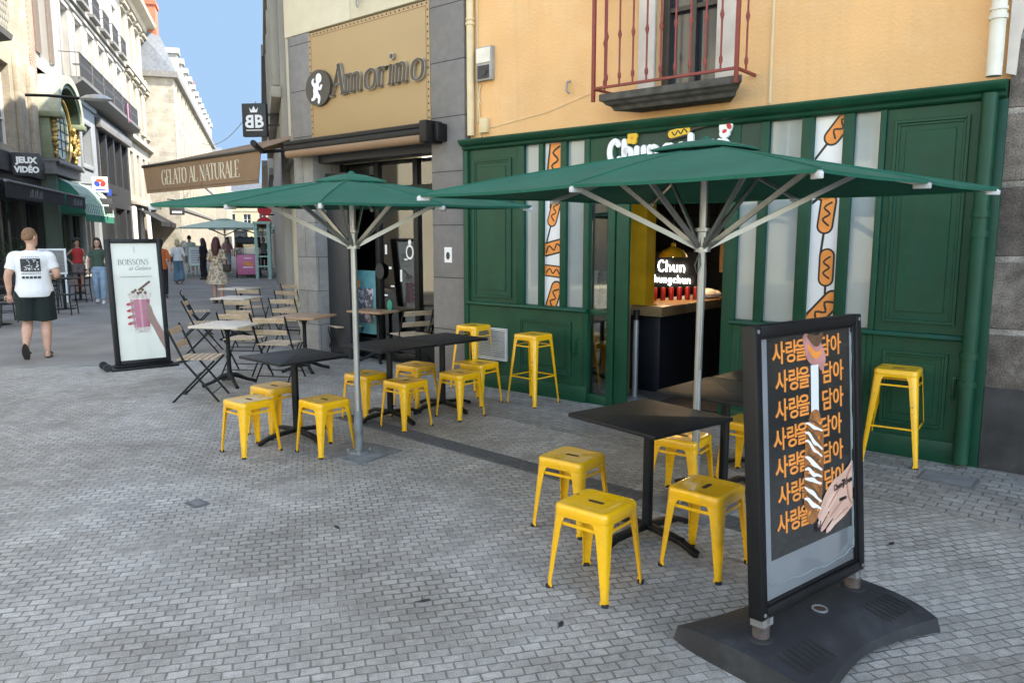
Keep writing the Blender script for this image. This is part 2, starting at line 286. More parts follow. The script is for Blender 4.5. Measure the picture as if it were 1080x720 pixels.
# ------------------------------------------------------------------ mesh builder
class MB:
    def __init__(s): s.v = []; s.f = []; s.mi = []
    def add(s, vs, fs, mi=0):
        o = len(s.v); s.v += [tuple(p) for p in vs]
        for f in fs: s.f.append(tuple(o + i for i in f)); s.mi.append(mi)
        return s
    def box(s, x0, x1, y0, y1, z0, z1, mi=0):
        if x1 < x0: x0, x1 = x1, x0
        if y1 < y0: y0, y1 = y1, y0
        v = [(x0, y0, z0), (x1, y0, z0), (x1, y1, z0), (x0, y1, z0), (x0, y0, z1), (x1, y0, z1), (x1, y1, z1), (x0, y1, z1)]
        return s.add(v, [(0, 3, 2, 1), (4, 5, 6, 7), (0, 1, 5, 4), (1, 2, 6, 5), (2, 3, 7, 6), (3, 0, 4, 7)], mi)
    def obox(s, p, q, w, h, up=(0, 0, 1), mi=0):
        """bar from p to q, w wide (sideways) and h tall"""
        p = Vector(p); q = Vector(q); d = (q - p).normalized(); u = Vector(up)
        if abs(d.dot(u)) > .98: u = Vector((0, 1, 0))
        sd = d.cross(u).normalized(); u = sd.cross(d).normalized()
        v = []
        for c in (p, q):
            for a, b in ((-1, -1), (1, -1), (1, 1), (-1, 1)): v.append(c + sd * a * w / 2 + u * b * h / 2)
        return s.add(v, [(3, 2, 1, 0), (4, 5, 6, 7), (0, 1, 5, 4), (1, 2, 6, 5), (2, 3, 7, 6), (3, 0, 4, 7)], mi)
    def loft(s, rings, cap=True, mi=0):
        n = len(rings[0]); v = [p for r in rings for p in r]; f = []
        for k in range(len(rings) - 1):
            for i in range(n):
                j = (i + 1) % n; f.append((k * n + i, k * n + j, (k + 1) * n + j, (k + 1) * n + i))
        if cap: f.append(tuple(range(n - 1, -1, -1))); f.append(tuple((len(rings) - 1) * n + i for i in range(n)))
        return s.add(v, f, mi)
    def tube(s, pts, r, n=10, mi=0, cap=True, ry=None):
        pts = [Vector(p) for p in pts]
        if not isinstance(r, (list, tuple)): r = [r] * len(pts)
        rings = []; prev = None
        for i, p in enumerate(pts):
            d = (pts[min(i + 1, len(pts) - 1)] - pts[max(i - 1, 0)]).normalized()
            if prev is None:
                a = Vector((0, 0, 1)) if abs(d.z) < .9 else Vector((1, 0, 0)); a = (a - d * a.dot(d)).normalized()
            else: a = (prev - d * prev.dot(d)).normalized()
            prev = a; b = d.cross(a)
            rr = r[i]; r2 = rr * (ry or 1)
            rings.append([p + a * rr * math.cos(2 * math.pi * k / n) + b * r2 * math.sin(2 * math.pi * k / n) for k in range(n)])
        return s.loft(rings, cap, mi)
    def cyl(s, p, q, r, r2=None, n=16, mi=0): return s.tube([p, q], [r, r if r2 is None else r2], n, mi)
    def lathe(s, prof, c=(0, 0, 0), n=20, mi=0, cap=True):
        rings = [[(c[0] + r * math.cos(2 * math.pi * k / n), c[1] + r * math.sin(2 * math.pi * k / n), c[2] + z) for k in range(n)] for r, z in prof]
        return s.loft(rings, cap, mi)
    def ell(s, c, rx, ry, rz, n=14, m=9, mi=0):
        return s.loft([[(c[0] + rx * math.sin(t) * math.cos(2 * math.pi * k / n), c[1] + ry * math.sin(t) * math.sin(2 * math.pi * k / n), c[2] - rz * math.cos(t)) for k in range(n)]
                       for t in [math.pi * (.03 + .94 * i / (m - 1)) for i in range(m)]], True, mi)
    def prism(s, poly, y0, y1, mi=0):
        """outline in x,z standing upright, front face at y0"""
        a = sum(poly[i][0] * poly[(i + 1) % len(poly)][1] - poly[(i + 1) % len(poly)][0] * poly[i][1] for i in range(len(poly)))
        if a < 0: poly = poly[::-1]
        n = len(poly)
        v = [(x, y0, z) for x, z in poly] + [(x, y1, z) for x, z in poly]
        f = [tuple(range(n)), tuple(range(2 * n - 1, n - 1, -1))] + [(i, i + n, (i + 1) % n + n, (i + 1) % n) for i in range(n)]
        return s.add(v, f, mi)
    def flat(s, poly, z0, z1, mi=0):
        """outline in x,y lying flat"""
        a = sum(poly[i][0] * poly[(i + 1) % len(poly)][1] - poly[(i + 1) % len(poly)][0] * poly[i][1] for i in range(len(poly)))
        if a < 0: poly = poly[::-1]
        n = len(poly)
        v = [(x, y, z0) for x, y in poly] + [(x, y, z1) for x, y in poly]
        f = [tuple(range(n - 1, -1, -1)), tuple(range(n, 2 * n))] + [(i, (i + 1) % n, (i + 1) % n + n, i + n) for i in range(n)]
        return s.add(v, f, mi)
    def ribbon(s, pts, y0, y1, mi=0, smooth=6, caps=True):
        """brush stroke in x,z: points (x,z,width)"""
        P = catmull(pts, smooth) if len(pts) > 2 and smooth else [Vector(p) for p in pts]
        Lf = []; Rt = []
        for i, p in enumerate(P):
            d = P[min(i + 1, len(P) - 1)] - P[max(i - 1, 0)]; d = Vector((d.x, d.y)); d = d.normalized() if d.length > 1e-9 else Vector((1, 0))
            nn = Vector((-d.y, d.x)); w = p.z / 2
            Lf.append((p.x + nn.x * w, p.y + nn.y * w)); Rt.append((p.x - nn.x * w, p.y - nn.y * w))
        n = len(P); v = []
        for y in (y0, y1):
            v += [(a, y, b) for a, b in Lf] + [(a, y, b) for a, b in Rt]
        f = []
        for i in range(n - 1):
            f.append((i, n + i, n + i + 1, i + 1)); f.append((2 * n + i, 2 * n + i + 1, 3 * n + i + 1, 3 * n + i))
            f.append((i, i + 1, 2 * n + i + 1, 2 * n + i)); f.append((n + i, 3 * n + i, 3 * n + i + 1, n + i + 1))
        f.append((0, 2 * n, 3 * n, n)); f.append((n - 1, 2 * n - 1, 4 * n - 1, 3 * n - 1))
        s.add(v, f, mi)
        if caps:
            for p in (P[0], P[-1]): s.disc(p.x, p.y, p.z / 2, p.z / 2, y0 + .0002, y1, mi)
        return s
    def disc(s, x, z, rx, rz, y0, y1, mi=0, n=18, rot=0):
        c, sn = math.cos(rot), math.sin(rot)
        pts = []
        for k in range(n):
            a, b = rx * math.cos(2 * math.pi * k / n), rz * math.sin(2 * math.pi * k / n)
            pts.append((x + a * c - b * sn, z + a * sn + b * c))
        return s.prism(pts, y0, y1, mi)
    def xf(s, mtx, i0=0):
        s.v[i0:] = [tuple(mtx @ Vector(p)) for p in s.v[i0:]]; return s
    def text(s, body, size, x, z, y0, y1, mi=0, bold=0., align='CENTER', sx=1., mirror=False, shear=0.):
        c = bpy.data.curves.new('txt', 'FONT'); c.body = body; c.size = size; c.offset = bold; c.align_x = align; c.shear = shear
        c.resolution_u = 3; c.extrude = abs(y1 - y0) / 2
        o = bpy.data.objects.new('txt', c); COL.objects.link(o)
        dg = bpy.context.evaluated_depsgraph_get(); me = bpy.data.meshes.new_from_object(o.evaluated_get(dg))
        k = -1 if mirror else 1; ym = (y0 + y1) / 2
        vs = [(x + k * p.co.x * sx, ym - p.co.z, z + p.co.y) for p in me.vertices]
        fs = [tuple(f.vertices) if not mirror else tuple(reversed(f.vertices)) for f in me.polygons]
        s.add(vs, fs, mi); bpy.data.objects.remove(o); bpy.data.curves.remove(c); bpy.data.meshes.remove(me)
        return s
    def mesh(s, name, mats, bevel=0, seg=2, smooth=True, ang=35, recalc=True):
        me = bpy.data.meshes.new(name); me.from_pydata(s.v, [], s.f)
        for m in (mats if isinstance(mats, (list, tuple)) else [mats]): me.materials.append(M[m] if isinstance(m, str) else m)
        me.polygons.foreach_set('material_index', s.mi)
        bm = bmesh.new(); bm.from_mesh(me)
        if recalc: bmesh.ops.recalc_face_normals(bm, faces=bm.faces)
        if bevel:
            es = [e for e in bm.edges if len(e.link_faces) == 2 and e.calc_face_angle(0) > R(30)]
            bmesh.ops.bevel(bm, geom=es, offset=bevel, segments=seg, affect='EDGES', clamp_overlap=True, profile=.5)
        bm.to_mesh(me); bm.free()
        if smooth: me.shade_smooth(); me.set_sharp_from_angle(angle=R(ang))
        me.update()
        return me
    def build(s, name, mats, parent=None, **k):
        o = bpy.data.objects.new(name, s.mesh(name, mats, **k)); COL.objects.link(o)
        if parent: o.parent = parent
        return o
def build_each(mb, name, mats, parent, **k):
    """every loose piece becomes a part of its own"""
    par = list(range(len(mb.v)))
    def fd(a):
        while par[a] != a: par[a] = par[par[a]]; a = par[a]
        return a
    for f in mb.f:
        for q in f[1:]: par[fd(q)] = fd(f[0])
    grp = {}
    for i, f in enumerate(mb.f): grp.setdefault(fd(f[0]), []).append(i)
    out = []
    for fs in grp.values():
        m = MB(); ix = {}
        for i in fs:
            f = []
            for q in mb.f[i]:
                if q not in ix: ix[q] = len(m.v); m.v.append(mb.v[q])
                f.append(ix[q])
            m.f.append(tuple(f)); m.mi.append(mb.mi[i])
        out.append(m.build(name, mats, parent, **k))
    return out
def catmull(pts, k):
    P = [Vector(p) for p in pts]; out = []
    for i in range(len(P) - 1):
        a, b, c, d = P[max(i - 1, 0)], P[i], P[i + 1], P[min(i + 2, len(P) - 1)]
        for j in range(k):
            t = j / k
            out.append(.5 * ((2 * b) + (c - a) * t + (2 * a - 5 * b + 4 * c - d) * t * t + (3 * b - a - 3 * c + d) * t ** 3))
    out.append(P[-1]); return out
def tag(o, label=None, cat=None, group=None, kind=None):
    if label: o['label'] = label
    if cat: o['category'] = cat
    if group: o['group'] = group
    if kind: o['kind'] = kind
    return o
def thing(name, label, cat, loc=(0, 0, 0), yaw=0, group=None):
    o = bpy.data.objects.new(name, None); COL.objects.link(o); o.empty_display_size = .1
    o.location = loc; o.rotation_euler = (0, 0, yaw)
    return tag(o, label, cat, group)
def kids(o): return [c for c in bpy.data.objects if c.parent is o]
def dup(o, loc=None, yaw=None, label=None, group=None, parent=None):
    c = o.copy(); COL.objects.link(c)
    if parent: c.parent = parent
    if loc is not None: c.location = loc
    if yaw is not None: c.rotation_euler = (0, 0, yaw)
    if label: c['label'] = label
    if group: c['group'] = group
    for k in kids(o): dup(k, parent=c)
    return c

# ------------------------------------------------------------------ reference frames (metres; camera stands at the origin)
FY = R(-39.8)                                            # yaw of the shop row: local x right along the wall, y into the building
FA = Vector((3.40, 5.61, 0))
def F(x, y=0, z=0): return FA + Matrix.Rotation(FY, 3, 'Z') @ Vector((x, y, z))
LY = math.atan2(.95, -.31); _s = Vector((-.31, .95, 0)).normalized(); _r = Vector((_s.y, -_s.x, 0))
def LW(t, y=0, z=0): return _s * t + _r * (-7.5 - y) + Vector((0, 0, z))        # left side of the street
RY = LY - math.pi
def RW(t, y=0, z=0): return _s * t + _r * (.5 + y) + Vector((0, 0, z))          # right side; local x = -t

# ------------------------------------------------------------------ ground
g = MB(); g.box(-160, 120, -60, 260, -.3, 0); tag(g.build('plaza_paving', 'setts', smooth=False), kind='structure')
lane_pts = []
# the lane of smooth worn surface that runs down the street
e0 = [(-40, 2.5), (-12, 8.7), (-6.8, 9.9), (-4.7, 10.35), (-3.6, 11.6), (-3.3, 13.2)]
poly = e0 + [tuple((RW(40, -.6)).xy), tuple(RW(150, -.6).xy), tuple((LW(150, -.4)).xy), tuple(LW(18, -.4).xy), (-45, 6)]
g = MB(); g.flat(poly, -.05, .004); tag(g.build('street_lane', 'asphalt', smooth=False), kind='structure')
g = MB()
for i in range(len(e0) - 1):
    p, q = Vector((*e0[i], .005)), Vector((*e0[i + 1], .005)); g.obox(p, q, .16, .008)
tag(g.build('lane_edge_strip', 'granite', smooth=False), kind='structure')
# strip of larger worn setts along the shop row
g = MB(); c = [F(3.5, .1), F(3.5, -1.15), F(-1.0, -1.25), F(-4.6, -1.05), F(-8.6, -1.0), F(-8.6, .6), F(-5.2, .6), F(-5.2, .1)]
g.flat([tuple(p.xy) for p in c], -.05, .004); tag(g.build('shop_pavement', 'setts2', smooth=False), kind='structure')
# slotted drain between the tables
t = thing('drain_channel', 'long dark iron drain grating set flush in the paving between the yellow stools', 'drain', F(-2.2, -1.88), FY)
t.rotation_euler = (0, 0, math.atan2(5.05 - 6.95, .66 + 1.38)); t.location = (-.36, 6.0, 0)
g = MB(); g.box(-1.75, 2.5, -.10, .10, .0, .006); g.build('frame', 'drain', t)
g = MB()
for i in range(140): g.box(-1.73 + i * .0302, -1.73 + i * .0302 + .016, -.085, .085, .006, .0095)
g.build('grating', 'drain', t, smooth=False)
# manhole / valve covers
for nm, lab, x, y, w, d in (('valve_cover', 'square worn iron cover in the paving before the green door panel', 3.12, 5.25, .36, .26),
                            ('valve_cover', 'small dark iron cover in the open paving left of the stools', -2.05, 4.75, .14, .10)):
    tt = thing(nm, lab, 'cover', (x, y, 0), FY); g = MB(); g.box(-w / 2, w / 2, -d / 2, d / 2, 0, .008); g.build('frame', 'drain', tt)
    g = MB(); g.box(-w / 2 + .02, w / 2 - .02, -d / 2 + .02, d / 2 - .02, .008, .010); g.build('lid', 'zinc', tt)

# ------------------------------------------------------------------ shared glyph strokes (serif caps and italic, drawn with a broad pen)
T, t_ = .15, .045
GL = {
 'A': (.74, [[(.04, 0, t_), (.36, 1, t_)], [(.34, 1, T), (.68, 0, T)], [(.14, .34, t_), (.55, .34, t_)], [(-.06, .0, t_), (.14, 0, t_)], [(.56, 0, t_), (.78, 0, t_)]]),
 'L': (.60, [[(.12, 0, T), (.12, 1, T)], [(.02, .98, t_), (.26, .98, t_)], [(.02, .02, t_), (.52, .02, t_), (.55, .22, t_)]]),
 'E': (.62, [[(.12, 0, T), (.12, 1, T)], [(.02, .98, t_), (.52, .98, t_), (.53, .82, t_)], [(.02, .02, t_), (.54, .02, t_), (.56, .2, t_)], [(.12, .5, t_), (.42, .5, t_)]]),
 'T': (.68, [[(.34, 0, T), (.34, 1, T)], [(.02, .82, t_), (.03, .98, t_), (.65, .98, t_), (.66, .82, t_)], [(.22, .02, t_), (.46, .02, t_)]]),
 'N': (.80, [[(.12, 0, t_), (.12, .98, t_)], [(.10, 1, T), (.66, .02, T)], [(.67, 0, t_), (.67, .98, t_)], [(.0, .98, t_), (.16, .98, t_)], [(.02, .02, t_), (.24, .02, t_)], [(.56, .98, t_), (.78, .98, t_)]]),
 'U': (.76, [[(.13, .98, T), (.13, .35, T), (.24, .06, .1), (.42, .0, t_), (.58, .1, t_), (.64, .35, t_), (.64, .98, t_)], [(.02, .98, t_), (.25, .98, t_)], [(.54, .98, t_), (.75, .98, t_)]]),
 'R': (.74, [[(.12, 0, T), (.12, 1, T)], [(.12, .97, t_), (.38, .97, t_), (.53, .85, .12), (.52, .64, .12), (.36, .5, t_), (.12, .5, t_)], [(.36, .5, .12), (.68, .0, T)], [(.02, .02, t_), (.24, .02, t_)], [(.02, .98, t_), (.14, .98, t_)]]),
 'G': (.82, [[(.68, .80, t_), (.58, .95, t_), (.40, 1, t_), (.18, .86, .12), (.09, .5, T), (.18, .14, .12), (.42, -.01, t_), (.6, .05, t_), (.68, .16, t_)], [(.68, .06, .13), (.68, .40, .13)], [(.54, .42, t_), (.80, .42, t_)]]),
 'O': (.84, [[(.41, 1, t_), (.17, .86, .12), (.09, .5, T), (.17, .14, .12), (.41, 0, t_), (.65, .14, .12), (.73, .5, T), (.65, .86, .12), (.41, 1, t_)]]),
 'I': (.30, [[(.14, 0, T), (.14, 1, T)], [(.02, .98, t_), (.26, .98, t_)], [(.02, .02, t_), (.26, .02, t_)]]),
 'S': (.60, [[(.50, .78, t_), (.42, .95, t_), (.26, 1, t_), (.10, .86, .1), (.14, .62, .12), (.40, .44, T), (.50, .22, .12), (.36, .03, t_), (.18, 0, t_), (.06, .2, t_)]]),
 'B': (.68, [[(.12, 0, T), (.12, 1, T)], [(.12, .97, t_), (.36, .97, t_), (.48, .84, .11), (.46, .64, .11), (.32, .53, t_), (.12, .53, t_)], [(.32, .53, t_), (.54, .42, .12), (.56, .2, .12), (.42, .03, t_), (.12, .03, t_)]]),
 'm': (1.06, [[(.1, 0, .12), (.1, .60, .12)], [(.1, .42, t_), (.25, .6, t_), (.40, .55, .1), (.42, .36, .12), (.42, 0, .12)], [(.42, .42, t_), (.57, .6, t_), (.74, .55, .1), (.76, .36, .12), (.76, 0, .12)], [(-.02, .58, t_), (.12, .60, t_)], [(.0, .02, t_), (.2, .02, t_)], [(.32, .02, t_), (.52, .02, t_)], [(.66, .02, t_), (.88, .02, t_)]]),
 'n': (.74, [[(.1, 0, .12), (.1, .60, .12)], [(.1, .42, t_), (.25, .6, t_), (.42, .55, .1), (.45, .36, .12), (.45, 0, .12)], [(-.02, .58, t_), (.12, .60, t_)], [(.0, .02, t_), (.2, .02, t_)], [(.35, .02, t_), (.57, .02, t_)]]),
 'r': (.52, [[(.1, 0, .12), (.1, .60, .12)], [(.1, .40, t_), (.24, .59, t_), (.36, .55, .11)], [(-.02, .58, t_), (.12, .60, t_)], [(.0, .02, t_), (.22, .02, t_)]]),
 'i': (.34, [[(.12, 0, .12), (.12, .60, .12)], [(.12, .80, .13), (.12, .92, .13)], [(.0, .58, t_), (.12, .60, t_)], [(.02, .02, t_), (.24, .02, t_)]]),
 'o': (.70, [[(.32, .62, t_), (.12, .52, .1), (.07, .31, .12), (.12, .09, .1), (.32, -.01, t_), (.52, .09, .1), (.57, .31, .12), (.52, .52, .1), (.32, .62, t_)]]),
 ' ': (.34, []),
}
def word(mb, txt, size, x, z, y0, y1, mi=0, shear=0., sx=1., track=0., wmul=1., center=True):
    W = sum(GL[c][0] + track for c in txt) * size * sx
    cx = x - W / 2 if center else x
    for ch in txt:
        w, st = GL[ch]
        for k in st:
            pts = [(cx + (px + pz * shear) * size * sx, z + pz * size, ww * size * wmul) for px, pz, ww in k]
            if min(q[1] for q in k) > .75 and max(q[0] for q in k) - min(q[0] for q in k) < .01: mb.disc(pts[0][0], z + .86 * size, k[0][2] * size * sx * .55 * wmul, k[0][2] * size * .58 * wmul, y0, y1, mi, n=14)
            else: mb.ribbon(pts, y0, y1, mi, smooth=5, caps=False)
        cx += (w + track) * size * sx
    return W
# fat rounded letters of the hot dog shop
CH = {
 'C': (.66, [[(.50, .74), (.36, .88), (.16, .74), (.10, .44), (.20, .14), (.40, .08), (.54, .20)]]),
 'h': (.56, [[(.10, .84), (.10, .08)], [(.10, .40), (.26, .54), (.40, .42), (.40, .08)]]),
 'u': (.56, [[(.10, .54), (.10, .24), (.24, .08), (.40, .24)], [(.40, .54), (.40, .08)]]),
 'n': (.56, [[(.10, .54), (.10, .08)], [(.10, .38), (.26, .54), (.40, .40), (.40, .08)]]),
 'g': (.58, [[(.40, .46), (.24, .54), (.10, .34), (.22, .10), (.40, .28)], [(.41, .54), (.41, -.04), (.26, -.2), (.10, -.12)]]),
 'c': (.52, [[(.40, .46), (.24, .54), (.10, .32), (.22, .10), (.42, .14)]]),
}
def fat(mb, txt, size, x, z, y0, y1, w=.2, mi=0, tilt=0.):
    for k, ch in enumerate(txt):
        wd, st = CH[ch]
        for s in st: mb.ribbon([(x + px * size, z + pz * size + tilt * x, w * size) for px, pz in s], y0, y1, mi, smooth=6)
        x += wd * size
    return x

# ------------------------------------------------------------------ wall helpers
def wall_grid(mb, x0, x1, z0, z1, y0, depth, holes, mi=0, side=True):
    """front sheet at y0 with rectangular openings and reveals `depth` deep"""
    xs = sorted({x0, x1, *[h[0] for h in holes], *[h[1] for h in holes]}); zs = sorted({z0, z1, *[h[2] for h in holes], *[h[3] for h in holes]})
    for i in range(len(xs) - 1):
        for j in range(len(zs) - 1):
            a, b, c, d = xs[i], xs[i + 1], zs[j], zs[j + 1]
            if any(h[0] - 1e-6 <= a and b <= h[1] + 1e-6 and h[2] - 1e-6 <= c and d <= h[3] + 1e-6 for h in holes): continue
            mb.add([(a, y0, c), (b, y0, c), (b, y0, d), (a, y0, d)], [(0, 1, 2, 3)], mi)
    for a, b, c, d in holes:
        y = y0 + depth
        mb.add([(a, y0, c), (a, y, c), (a, y, d), (a, y0, d)], [(0, 1, 2, 3)], mi); mb.add([(b, y0, c), (b, y0, d), (b, y, d), (b, y, c)], [(0, 1, 2, 3)], mi)
        mb.add([(a, y0, d), (a, y, d), (b, y, d), (b, y0, d)], [(0, 1, 2, 3)], mi); mb.add([(a, y0, c), (b, y0, c), (b, y, c), (a, y, c)], [(0, 1, 2, 3)], mi)
def shell(mb, x0, x1, z0, z1, y0, y1, mi=0):
    """sides, back and top closing a wall front into a solid block"""
    mb.add([(x0, y0, z0), (x0, y0, z1), (x0, y1, z1), (x0, y1, z0)], [(0, 1, 2, 3)], mi)
    mb.add([(x1, y0, z0), (x1, y1, z0), (x1, y1, z1), (x1, y0, z1)], [(0, 1, 2, 3)], mi)
    mb.add([(x0, y1, z0), (x0, y1, z1), (x1, y1, z1), (x1, y1, z0)], [(0, 1, 2, 3)], mi)
    mb.add([(x0, y0, z1), (x1, y0, z1), (x1, y1, z1), (x0, y1, z1)], [(0, 1, 2, 3)], mi)
def frame_rect(mb, x0, x1, z0, z1, w, y0, y1, mi=0):
    mb.box(x0, x0 + w, y0, y1, z0, z1, mi); mb.box(x1 - w, x1, y0, y1, z0, z1, mi)
    mb.box(x0 + w, x1 - w, y0, y1, z0, z0 + w, mi); mb.box(x0 + w, x1 - w, y0, y1, z1 - w, z1, mi)
def window(parent, x0, x1, z0, z1, y, fm='white', gm='winglass', bars=(1, 2), fw=.06, blind=None):
    g = MB(); frame_rect(g, x0, x1, z0, z1, fw, y - .05, y + .02)
    for i in range(1, bars[0] + 1):
        xx = x0 + (x1 - x0) * i / (bars[0] + 1); g.box(xx - .03, xx + .03, y - .045, y + .015, z0 + fw, z1 - fw)
    for i in range(1, bars[1] + 1):
        zz = z0 + (z1 - z0) * i / (bars[1] + 1); g.box(x0 + fw, x1 - fw, y - .04, y + .01, zz - .02, zz + .02)
    w = g.build('window', fm, parent, smooth=False)
    g = MB(); g.box(x0 + .01, x1 - .01, y + .021, y + .035, z0 + .01, z1 - .01); g.build('pane', gm, w, smooth=False)
    if blind:
        g = MB(); g.box(x0 + .02, x1 - .02, y - .10, y - .06, z1 - (z1 - z0) * blind, z1 - .005); g.build('blind', 'letter', w, smooth=False)
    return w
def raised_panel(mb, x0, x1, z0, z1, y, d=.018, w=.045):
    """moulded rectangular panel on a door or shop front"""
    frame_rect(mb, x0, x1, z0, z1, w * .55, y - d, y + .002)
    frame_rect(mb, x0 + w * .55, x1 - w * .55, z0 + w * .55, z1 - w * .55, w * .45, y - d * .55, y + .002)
    mb.box(x0 + w * 1.9, x1 - w * 1.9, y - d * .5, y + .002, z0 + w * 1.9, z1 - w * 1.9)
def corndog(mb, x, z, L, rot, y, k=1.):
    """orange sausage on a stick with a black outline and a zigzag: mi 0 black, 1 orange"""
    i0 = len(mb.v); w = L * .36
    mb.ribbon([(0, -L * .95, L * .055), (0, -L * .4, L * .055)], y - .0008, y, 0, smooth=0)
    mb.ribbon([(0, -L * .28, w * 1.05), (0, L * .28, w * 1.05)], y - .0012, y, 0, smooth=0)
    mb.ribbon([(0, -L * .28, w * .80), (0, L * .28, w * .80)], y - .0020, y, 1, smooth=0)
    mb.ribbon([((-1) ** n * w * .2, L * (.26 - n * .13), L * .045) for n in range(5)], y - .0028, y, 0, smooth=3)
    mtx = Matrix.Translation((x, 0, z)) @ Matrix.Rotation(rot, 4, 'Y')
    mb.xf(mtx, i0)
def clip_poster(mb, x0, x1, z0, z1):
    """keep the printed shapes inside their sheet"""
    bm = bmesh.new(); me = bpy.data.meshes.new('tmp'); me.from_pydata(mb.v, [], mb.f); me.polygons.foreach_set('material_index', mb.mi); bm.from_mesh(me)
    for co, no in (((x0, 0, 0), (-1, 0, 0)), ((x1, 0, 0), (1, 0, 0)), ((0, 0, z0), (0, 0, -1)), ((0, 0, z1), (0, 0, 1))):
        bmesh.ops.bisect_plane(bm, geom=bm.verts[:] + bm.edges[:] + bm.faces[:], plane_co=co, plane_no=no, clear_outer=True)
    bm.to_mesh(me); bm.free()
    mb.v = [tuple(v.co) for v in me.vertices]; mb.f = [tuple(p.vertices) for p in me.polygons]; mb.mi = [p.material_index for p in me.polygons]
    bpy.data.meshes.remove(me)

# ================================================================== ORANGE HOUSE above the hot dog shop
ob = thing('orange_house', 'orange rendered house with red balcony above the dark green shop front', 'building', F(0, 0, 0), FY)
WX0, WX1, WZ0, WZ1 = -2.74, -2.12, 3.06, 5.35
g = MB(); wall_grid(g, -5.11, .128, 2.79, 17.2, .08, .22, [(WX0, WX1, WZ0, WZ1), (-2.74, -2.12, 6.6, 8.9), (-2.74, -2.12, 9.8, 12.1)]); shell(g, -5.11, .128, 2.79, 17.2, .08, 8)
g.build('wall', 'orange', ob, smooth=False)
g = MB(); g.box(-5.3, .1, -.4, 8.2, 17.2, 17.5); g.build('roof', 'zinc', ob, smooth=False)
g = MB()
for a, b in ((WX0 - .17, WX0), (WX1, WX1 + .17)): g.box(a, b, .05, .1, WZ0 + .01, WZ1)
g.box(WX0 - .17, WX1 + .17, .05, .1, WZ1, WZ1 + .2); g.build('window_surround', 'reveal', ob, bevel=.004)
w = window(ob, WX0, WX1, WZ0, WZ1, .26, 'taupe', 'winglass', (1, 2), .07)
g = MB(); g.box(WX0 + .33, WX1 - .03, .285, .292, WZ0 + .3, WZ1 - .1); g.build('curtain', 'greyskirt', w)
for z in (6.6, 9.8): window(ob, WX0, WX1, z, z + 2.3, .26, 'white', 'winglass', (1, 2), .07)
# balcony sill and railing
g = MB()
prof = [(.08, 2.90), (-.17, 2.90), (-.19, 2.935), (-.23, 2.95), (-.25, 2.975), (-.28, 2.985), (-.28, 3.05), (.08, 3.06)]
X0, X1 = -3.13, -1.72
def sill_ring(x, k): return [(x + k * max(0, (-.28 - y)) * 0 + k * (.28 + y if y < 0 else .28) * .9, y, z) for y, z in prof]
g.loft([sill_ring(X0, 1), sill_ring(X1, -1)]); g.build('balcony_slab', 'slab', ob, bevel=.008)
rl = MB(); yb = -.31
for z in (3.10, 4.02): rl.box(-3.17, -1.74, yb - .012, yb + .012, z - .012, z + .012)
for x in (-3.17, -1.76): rl.box(x - .016, x + .016, yb - .016, yb + .016, 2.98, 4.05)
for x in (-3.17, -1.76):
    for z in (3.10, 4.02): rl.box(x - .012, x + .012, yb, .08, z - .012, z + .012)
rail = rl.build('balcony_rail', 'redrail', ob, bevel=.003)
def baluster(x, y):
    b = MB(); b.lathe([(.009, 0), (.009, .05), (.017, .07), (.017, .10), (.009, .12), (.009, .40), (.014, .42), (.02, .445), (.014, .47), (.009, .49), (.009, .92)], (x, y, 3.1), 8)
    return b.build('baluster', 'redrail', rail)
for i in range(9): baluster(-3.17 + 1.41 * (i + 1) / 10., yb)
for x in (-3.17, -1.76): baluster(x, -.12)
# cream rainwater pipe along the left edge
g = MB(); g.cyl((-5.06, .03, 2.86), (-5.06, .03, 17.1), .042)
for z in (4.06, 6.5, 9.): g.cyl((-5.06, .03, z), (-5.06, .03, z + .03), .052); g.cyl((-5.06, .03, z + .05), (-5.06, .03, z + .075), .05)
g.build('drainpipe', 'creampipe', ob)
g = MB(); g.tube([(-4.96, .07, 3.44), (-4.965, .06, 3.2), (-4.95, .06, 3.02), (-4.94, .06, 2.83)], .007, 6); g.tube([(-4.93, .07, 3.42), (-4.975, .06, 3.3), (-4.935, .06, 3.2)], .006, 6)
g.tube([(-4.85, .07, 2.93), (-4.7, .075, 2.94), (-4.0, .075, 3.02), (-3.35, .075, 3.17), (-3.3, .075, 3.2)], .004, 6)
g.tube([(-4.99, .07, 3.0), (-4.99, .07, 5.2)], .008, 6); g.tube([(-1.62, .075, 2.85), (-1.62, .075, 5.5)], .012, 6)
g.build('wall_cable', 'creampipe', ob)
g = MB(); g.box(-4.97, -4.74, .02, .08, 3.44, 3.80); mbx = g.build('meter_box', 'meter', ob, bevel=.006)
g = MB(); g.box(-4.955, -4.755, .012, .021, 3.63, 3.785); g.build('meter_lid', 'whitepipe', mbx)
g = MB(); g.disc(-4.85, 3.53, .05, .04, .004, .020); g.box(-4.94, -4.77, .015, .021, 3.46, 3.60); g.build('meter_dial', 'charcoal', mbx)
g = MB(); g.box(-4.94, -4.82, .03, .08, 2.88, 3.04); g.build('junction_box', 'creampipe', ob, bevel=.006)
for x, z in ((-3.72, 3.24), (-3.74, 3.20)):
    pass
g = MB(); g.tube([(-3.72, .08, 3.3), (-3.72, .03, 3.28), (-3.72, .02, 3.2), (-3.71, .05, 3.17)], .012, 6); g.build('wall_hook', 'meter', ob)

